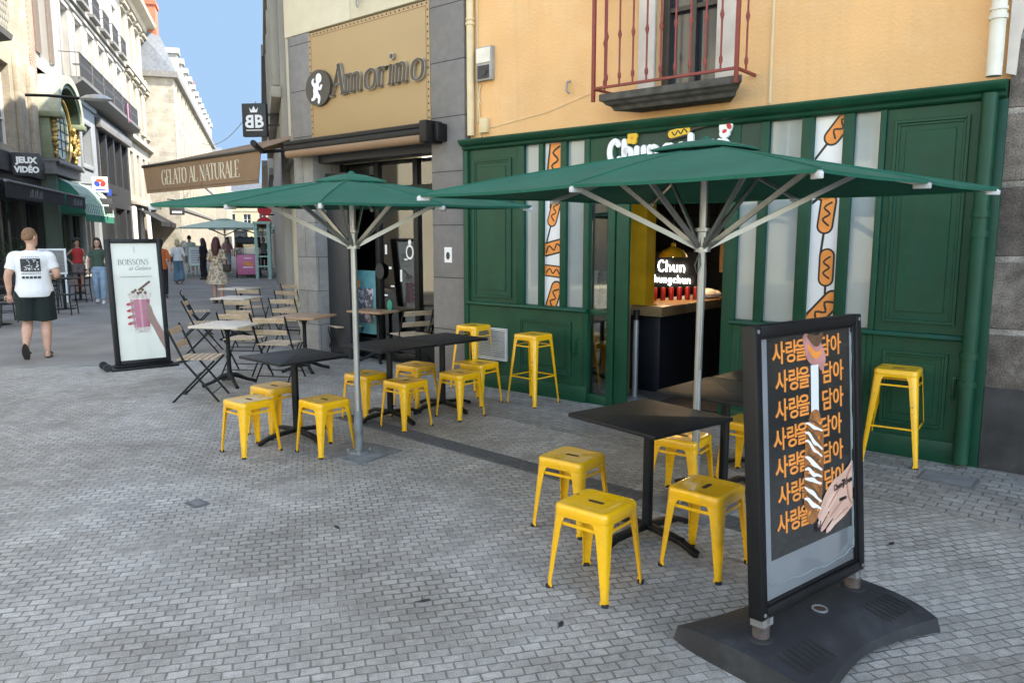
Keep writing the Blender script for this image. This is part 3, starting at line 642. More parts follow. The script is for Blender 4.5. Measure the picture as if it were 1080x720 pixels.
# ================================================================== GREEN SHOP FRONT
gs = thing('green_shopfront', 'dark green timber hot dog shop front with open doorway and frosted windows', 'shop front', F(0, 0, 0), FY)
g = MB()
g.loft([[(x, y, z) for y, z in ((.08, 2.69), (-.02, 2.69), (-.045, 2.705), (-.05, 2.73), (-.09, 2.745), (-.11, 2.77), (-.12, 2.79), (-.12, 2.805), (.08, 2.83))] for x in (-5.13, .12)])
g.build('cornice', 'green', gs, bevel=.003)
g = MB()                                                     # uprights between the windows
for a, b, z0, z1, y in ((-5.13, -5.06, 0, 2.69, -.035), (-4.36, -4.25, .98, 2.69, -.01), (-4.05, -3.99, .98, 2.69, -.015), (-3.765, -3.69, .98, 2.69, -.015), (-3.465, -3.40, 0, 2.69, -.02),
                     (-1.95, -1.83, 0, 2.69, -.01), (-1.655, -1.575, .98, 2.69, -.015), (-1.305, -1.205, .98, 2.69, -.015), (-.975, -.89, .98, 2.69, -.015), (-.70, -.655, 0, 2.69, -.025), (-.03, .02, 0, 2.69, -.03)):
    g.box(a, b, y, .10, z0, z1)
for a, b in ((-3.17, -3.09), (-3.08, -2.935)): g.box(a, b, -.02 if b < -3.085 else -.005, .035, 0, 2.69)
build_each(g, 'mullion', 'green', gs, bevel=.005)
# left side panel and lower panels
def panelled(name, x0, x1, z0, z1, panels, y=.0):
    g = MB(); g.box(x0, x1, y, .09, z0, z1)
    for p in panels: raised_panel(g, *p, y)
    return g.build(name, 'green', gs, bevel=.003, seg=1)
panelled('side_panel', -5.06, -4.36, .98, 2.69, [(-5.0, -4.43, 1.04, 2.58)])
lp = panelled('lower_panel', -5.06, -3.465, .02, .955, [(-4.30, -3.60, .26, .84)], -.02)
panelled('side_panel', -.655, -.03, .98, 2.69, [(-.60, -.09, 1.06, 2.60)])
rp = panelled('lower_panel', -.655, -.03, .02, .955, [(-.57, -.11, .26, .84)], -.02)
panelled('lower_panel', -1.83, -.70, .02, .955, [(-1.78, -1.30, .26, .84), (-1.22, -.75, .26, .84)], -.02)
for q, x in ((lp, -3.545), (rp, -.062)):
    g = MB(); g.box(x - .014, x + .014, -.04, -.019, .50, .68); g.cyl((x, -.05, .52), (x, -.05, .66), .009, n=8); g.build('hinge', 'green', q, bevel=.002)
g = MB()
for a, b in ((-5.08, -3.40), (-1.86, .0)):
    g.loft([[(x, y, z) for y, z in ((.05, .945), (-.045, .945), (-.06, .96), (-.045, .985), (.05, .995))] for x in (a, b)])
    g.box(a, b, -.04, .05, 0, .17)
build_each(g, 'ledge', 'green', gs, bevel=.003)
g = MB(); frame_rect(g, -4.93, -4.47, .33, .70, .025, -.045, -.018)
for i in range(14): g.box(-4.905, -4.495, -.04, -.02, .36 + i * .0228, .36 + i * .0228 + .012)
g.build('vent_grille', 'whitecap', gs, smooth=False)
# windows: frosted, posters, clear
for a, b in ((-4.25, -4.05), (-3.69, -3.465), (-1.83, -1.655), (-1.575, -1.305), (-.89, -.70)):
    g = MB(); g.box(a, b, .03, .04, .985, 2.69); g.build('frosted_window', 'frost', gs, smooth=False)
for a, b, dogs in ((-3.99, -3.765, [(-3.86, 2.52, .52, .12), (-3.87, 1.98, .34, .3), (-3.875, 1.61, .40, 1.35), (-3.88, 1.36, .34, 1.65), (-3.87, 1.08, .40, .35), (-3.93, 2.22, .3, -1.2)]),
                   (-1.205, -.975, [(-1.01, 2.60, .36, .65), (-1.0, 2.16, .44, .9), (-1.08, 1.91, .36, .1), (-1.06, 1.47, .34, .0), (-1.07, 1.12, .42, .7)])):
    g = MB(); g.box(a, b, .03, .04, .985, 2.69); po = g.build('poster_window', 'poster', gs, smooth=False)
    g = MB()
    for d in dogs: corndog(g, d[0], d[1], d[2], d[3], .0297)
    clip_poster(g, a + .003, b - .003, .99, 2.685); g.build('corn_dog_print', ['pdark', 'porange'], po, smooth=False, recalc=False)
g = MB(); g.box(-3.40, -3.17, .04, .05, .1, 2.3); g.build('display_window', 'shopglass', gs, smooth=False)
g = MB(); g.box(-3.40, -3.17, -.01, .08, .0, .1); g.box(-3.40, -3.17, -.0, .08, .93, .985); g.box(-3.40, -3.08, -.01, .09, 2.3, 2.69); build_each(g, 'display_frame', 'green', gs, bevel=.004)
g = MB(); g.box(-3.09, -1.575, .0, .09, 2.28, 2.69); g.box(-3.465, -3.08, -.004, .05, 2.301, 2.69); g.build('fascia', 'greenflat', gs, smooth=False)
g = MB(); g.box(-2.93, -1.95, .0, .3, -.02, .03); g.build('threshold', 'floorin', gs, smooth=False)
# green rainwater pipe and its end board at the right edge
g = MB(); g.box(.03, .13, -.01, .09, 0, 2.69); g.build('end_board', 'green', gs, bevel=.004)
g = MB(); g.cyl((.03, -.09, .04), (.03, -.09, 2.72), .052)
for z in (.62, .83, 1.72, 1.86): g.cyl((.03, -.09, z), (.03, -.09, z + .045), .062)
g.build('drainpipe', 'green', gs)
g = MB(); g.cyl((.035, -.06, 2.84), (.035, -.06, 17), .05)
g.cyl((.035, -.06, 3.22), (.035, -.06, 3.25), .06); g.cyl((.035, -.06, 3.28), (.035, -.06, 3.30), .058)
g.build('downpipe', 'whitepipe', ob)
# inside of the shop
it = thing('shop_interior', 'dark inside of the hot dog shop with yellow pillar seen through the doorway', 'interior', F(0, 0, 0), FY)
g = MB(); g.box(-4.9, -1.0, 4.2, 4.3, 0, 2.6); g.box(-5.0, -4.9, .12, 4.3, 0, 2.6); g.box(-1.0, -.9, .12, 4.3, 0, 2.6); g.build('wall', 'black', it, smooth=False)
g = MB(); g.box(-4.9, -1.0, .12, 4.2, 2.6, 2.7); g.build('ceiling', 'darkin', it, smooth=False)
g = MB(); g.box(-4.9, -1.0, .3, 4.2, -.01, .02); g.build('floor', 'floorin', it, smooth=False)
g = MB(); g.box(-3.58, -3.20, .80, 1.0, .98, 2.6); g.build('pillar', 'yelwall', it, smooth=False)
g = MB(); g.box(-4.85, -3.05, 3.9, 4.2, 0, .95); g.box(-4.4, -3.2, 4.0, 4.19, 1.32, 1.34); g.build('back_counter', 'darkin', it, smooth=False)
mbn = MB()
for j in range(3):
    for i in range(7): mbn.box(-4.75 + i * .27, -4.52 + i * .27, 4.17, 4.195, 1.72 + j * .17, 1.86 + j * .17)
mbn.build('menu_board', 'charcoal', it, smooth=False)
g = MB(); g.box(-3.45, -2.6, 3.2, 3.25, 1.25, 1.7); g.build('shelf_board', 'plank', it, smooth=False)
ct = thing('service_counter', 'dark navy serving counter with light wooden top inside the doorway', 'counter', F(-3.05, .86, 0), FY)
g = MB(); g.box(-1.3, -.05, .02, .5, .0, .86); g.box(-.5, 0, .02, 2.2, 0, .86); g.build('body', 'navy', ct, bevel=.02)
g = MB(); g.box(-1.35, .04, -.03, .55, .861, .97); g.box(-.55, .04, .55, 2.25, .861, .97); g.build('counter_top', 'plank', ct, bevel=.005)
nb = thing('neon_sign', 'glowing white neon lettering on the black back wall of the shop', 'neon sign', F(-4.13, 3.1, 1.06), FY)
g = MB(); g.box(-.42, .38, .02, .04, -.06, .46); g.build('back_panel', 'black', nb)
g = MB(); fat(g, 'Chun', .19, -.20, .17, -.012, .0, .085); fat(g, 'chungchun', .13, -.32, .02, -.012, .0, .08); g.build('lettering', 'neon', nb, smooth=False)
for k, (x, y, z, lab) in enumerate(((-3.30, 1.6, 1.49, 'yellow dome pendant lamp nearer the yellow pillar'), (-3.15, 2.2, 1.62, 'yellow dome pendant lamp partly behind the parasol pole'))):
    p = thing('pendant_lamp', lab, 'pendant lamp', F(x, y, z), FY, 'yellow pendant lamps over the counter')
    g = MB(); g.lathe([(.165, 0), (.155, .03), (.12, .075), (.06, .105), (.03, .12), (.028, .16), (.0, .165)], n=24, cap=False); g.build('shade', 'yelwall', p)
    g = MB(); g.cyl((0, 0, .16), (0, 0, 2.6 - z), .006, n=6); g.build('cord', 'cable', p)
    g = MB(); g.ell((0, 0, .035), .04, .04, .04); g.build('bulb', 'bulb', p)
    lm = bpy.data.lights.new('lamp_light', 'POINT'); lm.energy = 1.6; lm.color = (1, .80, .55); lm.shadow_soft_size = .05
    lo = bpy.data.objects.new('lamp_light', lm); COL.objects.link(lo); lo.parent = p; lo.location = (0, 0, -.06)
for i in range(7):
    c = thing('drink_can', ['red drink can at the left end of the row on the counter', 'red drink can second in the counter row', 'red drink can third in the counter row', 'red drink can in the middle of the counter row', 'red drink can fifth in the counter row', 'red drink can sixth in the counter row', 'red drink can at the right end of the row on the counter'][i], 'can', F(-3.56 + i * .062, 1.45 + i * .09, .97), FY, 'red cans on the counter')
    g = MB(); g.lathe([(.026, 0), (.031, .01), (.031, .14), (.024, .155)], n=12); g.build('can_body', 'can', c)
    g = MB(); g.lathe([(.0235, .155), (.0235, .158)], n=12); g.build('lid', 'steel', c)
s = thing('paper_bag', 'crumpled white paper bag lying on the wooden counter', 'bag', F(-3.16, 2.25, .97), FY)
g = MB(); g.ell((0, 0, .06), .12, .14, .065); g.ell((.06, .08, .05), .08, .1, .05); g.build('bag', 'white', s)
s = thing('napkin_tray', 'yellow tray with folded white napkins on the end of the counter', 'tray', F(-3.35, .98, .97), FY)
g = MB(); g.box(-.16, .16, -.07, .07, 0, .015); g.build('tray', 'yelwall', s, bevel=.004); g = MB(); g.box(-.05, .12, -.05, .05, .0152, .035); g.build('napkin', 'white', s)
sp = thing('squeeze_bottle', 'small white sauce bottle standing on the counter right of the pole', 'bottle', F(-3.04, 2.75, .97), FY)
g = MB(); g.lathe([(.03, 0), (.03, .13), (.012, .16), (.006, .2)], n=12); g.build('bottle_body', 'white', sp)
for i, lab in ((0, 'upper stack of clear cups inside the narrow display window'), (1, 'lower stack of white paper cups inside the narrow display window')):
    s = thing('cup_stack', lab, 'cups', F(-3.50 - .1 * i, .42, 1.0), FY, 'cup stacks in the display window')
    g = MB()
    for k in range(8): g.lathe([(.034, k * .045), (.043, k * .045 + .042)], n=14)
    g.build('cups', 'frost' if i == 0 else 'white', s)
ds = thing('display_shelf', 'wooden shelf board inside the narrow display window left of the door', 'shelf', F(-3.5, .42, .95), FY)
g = MB(); g.box(-.3, .25, -.25, .2, 0, .05); g.build('shelf', 'plank', ds); g = MB(); g.box(-.3, -.26, .15, .19, -.95, 0); g.box(.2, .24, .15, .19, -.95, 0); g.build('leg', 'plank', ds)
# shop sign letters over the door
sg = thing('shop_sign', 'white bubble lettering with corn dog emblem on the green band above the door', 'sign', F(-3.12, -.004, 2.42), FY)
g = MB(); fat(g, 'Chungchun', .25, -.06, .0, -.035, 0, .22); g.build('lettering', 'letter', sg, bevel=.006)
g = MB(); 
for k in range(4): g.disc(.215 + .032 * math.cos(.6 + k * 1.57), .235 + .032 * math.sin(.6 + k * 1.57), .032, .032, -.03 - k * .0007, -.005)
g.build('flower_emblem', 'yelp', sg); g = MB(); g.disc(.215, .235, .015, .015, -.036, -.03); g.build('flower_centre', 'porange', sg)
g = MB(); g.ribbon([(.63, .235, .105), (.79, .262, .105)], -.03, 0, 0, 0); g.ribbon([(.8, .262, .03), (1.0, .295, .03)], -.028, -.001, 0, 0)
g.ribbon([(.635, .236, .072), (.785, .261, .072)], -.033, -.029, 1, 0); g.ribbon([(.64 + k * .03, .236 + k * .0048 + (-1) ** k * .018, .012) for k in range(6)], -.035, -.0325, 0, 3)
g.build('corn_dog_emblem', ['pdark', 'yelp'], sg)
g = MB(); g.disc(1.16, .27, .062, .095, -.03, 0, 1, rot=-.15); g.disc(1.15, .20, .05, .04, -.0305, -.001, 1)
for a, b, c, d in ((1.14, .30, .028, .02), (1.19, .26, .02, .03), (1.15, .22, .022, .016), (1.18, .33, .018, .016)): g.disc(a, b, c, d, -.034, -.0295, 0, rot=.5)
g.build('round_emblem', ['redp', 'letter'], sg)
# stanchion by the door
s = thing('stanchion_post', 'grey belt barrier post with round base standing in the shop doorway', 'barrier post', tuple(F(-2.88, .17, 0)), FY)
s.location = (1.305, 7.93, 0)
g = MB(); g.lathe([(.155, 0), (.155, .015), (.13, .03), (.03, .042)], n=28); g.build('base', 'steel', s)
g = MB(); g.cyl((0, 0, .04), (0, 0, .86), .031); g.build('post', 'steel', s)
g = MB(); g.lathe([(.036, .86), (.036, .95), (.03, .965)], n=16); g.box(-.012, .012, -.04, -.03, .88, .94); g.build('belt_head', 'blackmetal', s)
s = thing('doormat', 'dark mat lying just inside the shop doorway', 'mat', F(-2.35, .62, .031), FY)
g = MB(); g.box(-.42, .42, -.3, .3, 0, .012); g.build('mat', 'rubber', s, bevel=.004)

# ================================================================== BASALT BUILDING at the right
bb = thing('lava_stone_building', 'dark lava stone block building at the right edge beside the green pipe', 'building', F(0, 0, 0), FY)
g = MB(); wall_grid(g, .13, 30, .62, 20, .02, .3, [(3 + 3.2 * i, 4.3 + 3.2 * i, z, z + 2.2) for i in range(8) for z in (4.5, 8.2, 11.9, 15.6)]); shell(g, .13, 30, .62, 20, .02, 9); g.build('wall', 'basalt', bb, smooth=False)
g = MB(); g.box(.13, 30, .0, .5, 0, .62); g.build('plinth', mat('plinth render', (.045, .042, .040), .8, var=.4, scale=5, bump=.4, dirt=((.2, .19, .17), 9, .62, .8, .5)), bb, bevel=.01)
g = MB(); g.box(-.1, 30.2, -.4, 9.2, 20, 20.3); g.build('roof', 'zinc', bb, smooth=False)
for i in range(8):
    for z in (4.5, 8.2, 11.9, 15.6): window(bb, 3 + 3.2 * i, 4.3 + 3.2 * i, z, z + 2.2, .28)
g = MB(); g.prism([(.1, 2.86), (.16, 2.84), (.17, 3.1), (.21, 3.3), (.19, 3.6), (.22, 4.2), (.2, 6), (.1, 6)], .0, .03); g.build('render_edge', 'reveal', bb)

# ================================================================== GELATO SHOP
ab = thing('gelato_building', 'grey stone corner building with large shop window and cream upper panels', 'building', F(0, 0, 0), FY)
for a, b, m, z1 in ((-5.67, -5.13, 'dkgrey', 13), (-8.46, -8.02, 'dkgrey', 4.46)):
    g = MB(); g.box(a, b, .0, .55, 0 if a > -6 else 2.95, z1); g.build('pillar', m, ab, bevel=.004)
g = MB(); g.box(-8.46, -8.02, .0, .55, 0, 2.95); g.build('pillar', 'ltgrey', ab, bevel=.004)
g = MB(); g.box(-8.6, -7.15, .02, .3, 4.48, 13); g.box(-7.14, -5.67, .02, .3, 4.48, 13); g.build('cream_panel', 'board', ab, bevel=.005)
g = MB(); g.box(-8.02, -5.67, .10, .4, 2.74, 4.47); g.build('lintel', 'charcoal', ab, smooth=False)
for x in (-6.95, -6.0):
    g = MB(); g.tube([(x, .02, 4.75), (x, -.03, 4.76), (x, -.035, 4.62), (x + .02, -.03, 4.58)], .012, 6); g.tube([(x + .04, .02, 4.73), (x + .04, -.03, 4.74), (x + .04, -.03, 4.6)], .008, 6); g.build('wall_hook', 'meter', ab)
g = MB()                                                     # side, back and roof
g.box(-8.46, -8.30, .55, 1.2, 2.9, 13); g.box(-8.6, -5.13, 7, 7.2, 0, 13); g.box(-8.6, -5.13, .3, 7, 12.8, 13); g.build('wall', 'creamwall', ab, smooth=False)
# shop glazing
g = MB()
for x in (-7.98, -7.24, -6.46, -5.72): g.box(x - .045, x + .045, .46, .56, 0, 2.74)
g.box(-8.02, -5.67, .47, .55, 2.32, 2.40); g.box(-7.2, -6.5, .47, .55, 0, .12); g.box(-8.0, -7.28, .47, .55, 0, .3); g.box(-6.42, -5.7, .47, .55, 0, .3)
build_each(g, 'window_frame', 'blackmetal', ab, bevel=.004)
for a, b, z0 in ((-7.935, -7.285, .3), (-7.195, -6.505, .12), (-6.415, -5.765, .3)):
    g = MB(); g.box(a, b, .5, .51, z0, 2.32); p = g.build('shop_window', 'shopglass', ab, smooth=False)
g = MB(); g.box(-7.935, -5.765, .5, .51, 2.4, 2.74); g.build('transom_window', 'shopglass', ab, smooth=False)
g = MB(); g.box(-8.02, -7.55, .2, .26, .0, 2.6); g.build('open_shutter', 'charcoal', ab, bevel=.005)
g = MB()                                                     # stickers on the door glass
for x, z, a, b in ((-7.10, 1.55, .04, .13), (-7.02, 1.30, .05, .035), (-6.98, 1.05, .07, .02), (-6.80, 1.20, .035, .16), (-6.70, 1.42, .06, .02), (-7.12, .92, .06, .02)): g.box(x - a / 2, x + a / 2, .494, .498, z - b / 2, z + b / 2)
g.disc(-6.62, 1.52, .075, .10, .494, .498); g.disc(-6.62, 1.65, .03, .035, .494, .498)
build_each(g, 'door_sticker', 'white', ab, smooth=False)
g = MB(); g.disc(-6.62, 1.52, .05, .07, .490, .4935); g.disc(-7.2, 1.25, .09, .11, .455, .459); build_each(g, 'door_emblem', 'charcoal', ab, smooth=False)
g = MB(); g.disc(-7.05, .78, .05, .08, .494, .498); g.build('green_sticker', mat('green print', (.02, .25, .17), .5), ab, smooth=False)
g = MB(); g.box(-7.80, -7.33, .485, .492, .35, 1.25); tp = g.build('window_poster', 'teal', ab, smooth=False)
g = MB(); g.box(-7.70, -7.38, .479, .484, .5, 1.0); g.build('poster_photo', mat('poster photo', (.10, .10, .11), .5, var=.3, scale=10, chips=((.55, .45, .5), 14, .55)), tp, smooth=False)
g = MB(); g.disc(-7.72, 1.06, .06, .06, .480, .484); g.build('poster_dot', 'porange', tp, smooth=False)
g = MB(); g.box(-5.47, -5.35, -.006, .0, 1.42, 1.60); nt_ = g.build('notice', 'white', ab, smooth=False)
g = MB(); g.disc(-5.41, 1.50, .03, .045, -.010, -.0062); g.build('notice_mark', 'charcoal', nt_, smooth=False)
gi = thing('gelato_interior', 'dim inside of the gelato shop with bright ceiling strips', 'interior', F(0, 0, 0), FY)
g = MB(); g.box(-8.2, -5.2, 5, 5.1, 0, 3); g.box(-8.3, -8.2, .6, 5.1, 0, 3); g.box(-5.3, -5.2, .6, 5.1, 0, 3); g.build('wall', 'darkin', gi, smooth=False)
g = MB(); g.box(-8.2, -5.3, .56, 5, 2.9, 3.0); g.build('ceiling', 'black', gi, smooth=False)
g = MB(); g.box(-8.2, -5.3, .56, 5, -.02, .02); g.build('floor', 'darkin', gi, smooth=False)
g = MB(); g.box(-8.0, -7.1, 1.5, 1.62, 2.80, 2.89); g.box(-7.6, -5.9, 2.4, 2.75, 2.80, 2.89); g.box(-7.6, -5.9, 3.4, 3.75, 2.80, 2.89); build_each(g, 'ceiling_light', 'panelight', gi, smooth=False)
g = MB(); g.box(-6.9, -5.6, 2.6, 3.3, 0, 1.25); g.build('display_case', 'taupe', gi, bevel=.02)
s = thing('cream_board', 'tall cream panel standing behind the right gelato window', 'panel', F(-6.04, .85, 0), FY)
g = MB(); g.box(-.24, .24, 0, .04, .0, 2.4); g.build('board', 'board', s); g = MB(); frame_rect(g, -.25, .25, 0, 2.41, .02, -.006, .05); g.build('trim', 'white', s)
s = thing('folded_parasol', 'folded black parasol leaning in the gelato window', 'folded parasol', F(-6.30, .70, 0), FY)
g = MB(); g.tube([(0, 0, 0), (.03, 0, .5), (.06, 0, 1.35)], [.06, .075, .045], 10); g.build('folded_cloth', 'blackcloth', s); g = MB(); g.cyl((.06, 0, 1.35), (.064, 0, 1.47), .014); g.build('pole', 'steel', s)
s = thing('shop_stool', 'light wooden high stool behind the gelato door glass', 'stool', F(-6.72, .95, 0), FY)
g = MB(); g.lathe([(.17, 0), (.17, .035)], (0, 0, .92), 20); g.build('seat', 'wood', s)
for a, b in ((-1, -1), (1, -1), (1, 1), (-1, 1)): g = MB(); g.obox((a * .1, b * .1, .92), (a * .2, b * .2, 0), .03, .03); g.build('leg', 'wood', s)
g = MB(); g.box(-.16, .16, -.17, -.15, .4, .43); build_each(g, 'stretcher', 'wood', s)
# big sign panel
sg = thing('gelato_sign', 'large tan sign sheet laced to its frame with raised dark lettering', 'sign', F(-6.85, .0, 3.02), FY)
g = MB(); g.box(-1.17, 1.17, .0, .09, .0, 1.42); g.build('sheet', 'tan', sg, bevel=.004)
g = MB(); frame_rect(g, -1.12, 1.12, .05, 1.37, .007, -.003, .002); g.build('seam', 'brown', sg, smooth=False)
g = MB()
for i in range(30):
    for z in (.025, 1.395): g.disc(-1.13 + i * 2.26 / 29, z, .011, .011, -.004, .002, n=8)
for i in range(1, 17):
    for x in (-1.145, 1.145): g.disc(x, .02 + i * 1.38 / 17, .011, .011, -.004, .002, n=8)
g.build('eyelets', 'slot', sg, smooth=False)
g = MB(); word(g, 'Amorino', .385, .235, .545, -.05, -.0, 0, shear=.13, wmul=1.05, sx=.97); g.build('lettering', 'taupe', sg, smooth=False)
g = MB(); word(g, 'Amorino', .385, .235, .545, -.045, -.004, 0, shear=.13, wmul=1.5, sx=.97); g.build('letter_edge', 'chrome', sg, smooth=False)
g = MB(); g.disc(-.93, .68, .27, .235, -.05, 0, n=40); dk = g.build('emblem_disc', 'taupe', sg)
g = MB(); y0, y1 = -.056, -.05                                # little white figure of a child in profile
g.disc(-.90, .80, .06, .065, y0, y1); g.ribbon([(-.93, .73, .07), (-.97, .66, .10), (-.96, .60, .09)], y0 - .001, y1)
g.ribbon([(-.95, .60, .07), (-.90, .55, .05), (-.91, .49, .035)], y0 - .002, y1); g.ribbon([(-.98, .60, .07), (-1.01, .55, .05), (-1.05, .54, .035)], y0 - .003, y1)
g.ribbon([(-.93, .70, .04), (-.87, .66, .035), (-.84, .70, .03)], y0 - .004, y1); g.ribbon([(-.98, .70, .05), (-1.03, .76, .04), (-1.01, .80, .02)], y0 - .005, y1)
g.build('emblem_figure', 'letter', dk, smooth=False)
# awning cassette over the shop window
aw = thing('awning_cassette', 'dark rolled awning cassette over the gelato shop window', 'awning', F(-7.1, -.14, 2.96), FY)
g = MB(); g.tube([(-1.28, 0, -.03), (1.52, 0, -.03)], .085, 14); g.box(-1.28, 1.5, -.08, .12, .02, .065); g.build('casing', 'blackmetal', aw, bevel=.004)
g = MB(); g.tube([(-1.24, -.03, -.10), (1.5, -.03, -.10)], .06, 12); g.build('rolled_cloth', 'brown', aw)
g = MB(); g.box(1.5, 1.62, -.13, .14, -.16, .09); g.box(1.62, 1.70, -.02, .14, -.14, .06); g.build('end_box', 'blackmetal', aw, bevel=.015)
# side awning with writing
P1, P2 = Vector((-8.0, 16.9, 0)), Vector((-4.4, 13.6, 0))
dv = (P2 - P1).normalized(); ya = math.atan2(dv.y, dv.x); LA = (P2 - P1).length
a = thing('lettered_awning', 'tan cloth awning with cream capital lettering above the street terrace', 'awning', ((P1 + P2) / 2).to_tuple(), ya)
a.location.z = 2.66
g = MB(); h = LA / 2
g.add([(-h + .02, -.0, 0), (-h - .1, 0, .55), (h, 0, .55), (h - .12, 0, 0), (-h + .02, .012, 0), (-h - .1, .012, .55), (h, .012, .55), (h - .12, .012, 0)], [(0, 3, 2, 1), (4, 5, 6, 7), (0, 1, 5, 4), (1, 2, 6, 5), (2, 3, 7, 6), (3, 0, 4, 7)])
va = g.build('valance', 'brown', a, smooth=False)
g = MB(); g.box(-h, h - .12, -.004, .0, .05, .06); g.box(.15, .158, -.004, 0, .0, .55); g.build('seam', 'taupe', va, smooth=False)
g = MB(); word(g, 'GELATO AL NATURALE', .30, .02, .15, -.006, -.001, 0, sx=.92, wmul=.95); g.build('lettering', 'board', va, smooth=False)
g = MB(); g.tube([(-h - .12, .0, .58), (h + .02, .0, .58)], .035, 10); g.build('front_bar', 'taupe', a)
g = MB(); g.add([(-h - .1, .02, .6), (h, .02, .6), (h + .1, 1.1, 1.0), (.3, 2.1, 1.0), (-h - .1, .02, .59), (h, .02, .59), (h + .1, 1.1, .99), (.3, 2.1, .99)], [(0, 1, 2, 3), (7, 6, 5, 4), (0, 4, 5, 1), (1, 5, 6, 2), (2, 6, 7, 3), (3, 7, 4, 0)]); g.build('canopy', 'brown', a, smooth=False)
g = MB(); g.tube([(h - .3, .05, .55), (h + .15, .7, .62), (h + .55, .25, .62)], .03, 8); g.tube([(h, .02, .55), (h + .75, -.55, .58)], .05, 8); g.build('arm', 'blackmetal', a)
# BB projecting sign
s = thing('projecting_sign', 'small black projecting sign with mirrored letters and a crown', 'sign', RW(19.3, -.25, 4.45), R(-8))
g = MB(); g.box(-.62, -.02, -.06, .06, -.38, .38); b_ = g.build('sign_box', 'charcoal', s, bevel=.01)
g = MB(); g.text('B', .40, -.43, -.17, -.066, -.06, 0, .012, mirror=True); g.text('B', .40, -.20, -.17, -.066, -.06, 0, .012); g.box(-.53, -.11, -.065, -.06, -.245, -.225)
g.prism([(-.40, .17), (-.24, .17), (-.21, .28), (-.27, .22), (-.32, .32), (-.37, .22), (-.43, .28)], -.066, -.06); g.build('lettering', 'letter', b_, smooth=False)
g = MB(); g.box(-.02, .5, -.02, .02, .1, .14); g.box(-.02, .5, -.02, .02, -.14, -.1); g.build('bracket', 'blackmetal', s)

# ================================================================== LEFT SIDE OF THE STREET
def left(name, label): return thing(name, label, 'building', LW(0), LY)
def railing(parent, x0, x1, y, z, h=.95, step=.11, m='ironwork'):
    g = MB(); g.box(x0, x1, y - .02, y + .02, z + h - .04, z + h); g.box(x0, x1, y - .015, y + .015, z + .06, z + .09)
    n = max(2, int((x1 - x0) / step))
    for i in range(n + 1): x = x0 + (x1 - x0) * i / n; g.box(x - .012, x + .012, y - .012, y + .012, z, z + h)
    for i in range(n): x = x0 + (x1 - x0) * (i + .5) / n; g.disc(x, z + h * .55, step * .33, .09, y - .008, y + .008, n=8)
    for x in (x0, x1): g.box(x - .012, x + .012, y, .02, z + h - .03, z + h); 
    return g.build('railing', m, parent, smooth=False)

# nearest building: stone fronted shop with a carved balcony
b = left('stone_corner_house', 'stone house at the far left with black shop awnings and carved balcony')
holes = [(24.2, 26.0, 4.6, 7.2), (27.4, 29.0, 4.6, 7.2)]
g = MB(); wall_grid(g, 18, 31.6, 4.3, 8.0, 0, .3, holes); wall_grid(g, 18, 32.35, 8.0, 14, 0, .3, [(24.2, 25.8, 8.6, 11.5), (28, 29.6, 8.6, 11.5)]); shell(g, 18, 32.35, 4.3, 14, 0, 9); g.build('wall', 'stone', b, smooth=False)
for h_ in holes + [(24.2, 25.8, 8.6, 11.5), (28, 29.6, 8.6, 11.5)]: window(b, *h_, .28)
g = MB()
for a in (26.3, 29.4, 30.9): g.box(a, a + .7, -.14, .0, 4.3, 7.6)
build_each(g, 'pilaster', 'stone', b, bevel=.02)
g = MB(); g.box(31.65, 32.35, -.03, .04, 4.3, 13.9); g.build('brick_quoin', 'brick', b, smooth=False)
g = MB(); g.loft([[(x, y, z) for y, z in ((0, 7.1), (-.25, 7.12), (-.35, 7.25), (-.85, 7.35), (-.9, 7.5), (0, 7.52))] for x in (18, 26.3)]); g.build('balcony_slab', 'zinc', b)
g = MB(); g.box(18, 26.25, -.84, -.78, 8.42, 8.5); g.box(18, 26.25, -.83, -.79, 7.52, 7.6); g.box(26.19, 26.25, -.8, 0, 7.52, 8.5)
for i in range(41):
    x = 18.1 + i * .2
    for k in range(4): g.disc(x + (k % 2) * .1, 7.7 + k * .21, .085, .10, -.82, -.79, n=8)
g.box(18, 26.2, -.80, -.785, 7.6, 8.42); g.build('balcony_parapet', 'lace', b, smooth=False)
g = MB(); wall_grid(g, 18, 32.0, 0, 4.3, .05, .3, [(23.2, 26.2, .4, 2.9), (27, 29.2, .1, 2.9), (29.8, 31.4, .4, 2.9)]); g.box(18, 32, -.12, .1, 3.75, 4.35); g.build('shop_front', 'charcoal', b, smooth=False)
for a, c, z in ((23.2, 26.2, .4), (27, 29.2, .1), (29.8, 31.4, .4)): window(b, a, c, z, 2.9, .2, 'charcoal', 'winglass', (1, 0))
g = MB(); g.box(29.7, 30.6, -.4, -.1, 4.0, 4.5); g.build('spotlight_box', 'charcoal', b, bevel=.05)
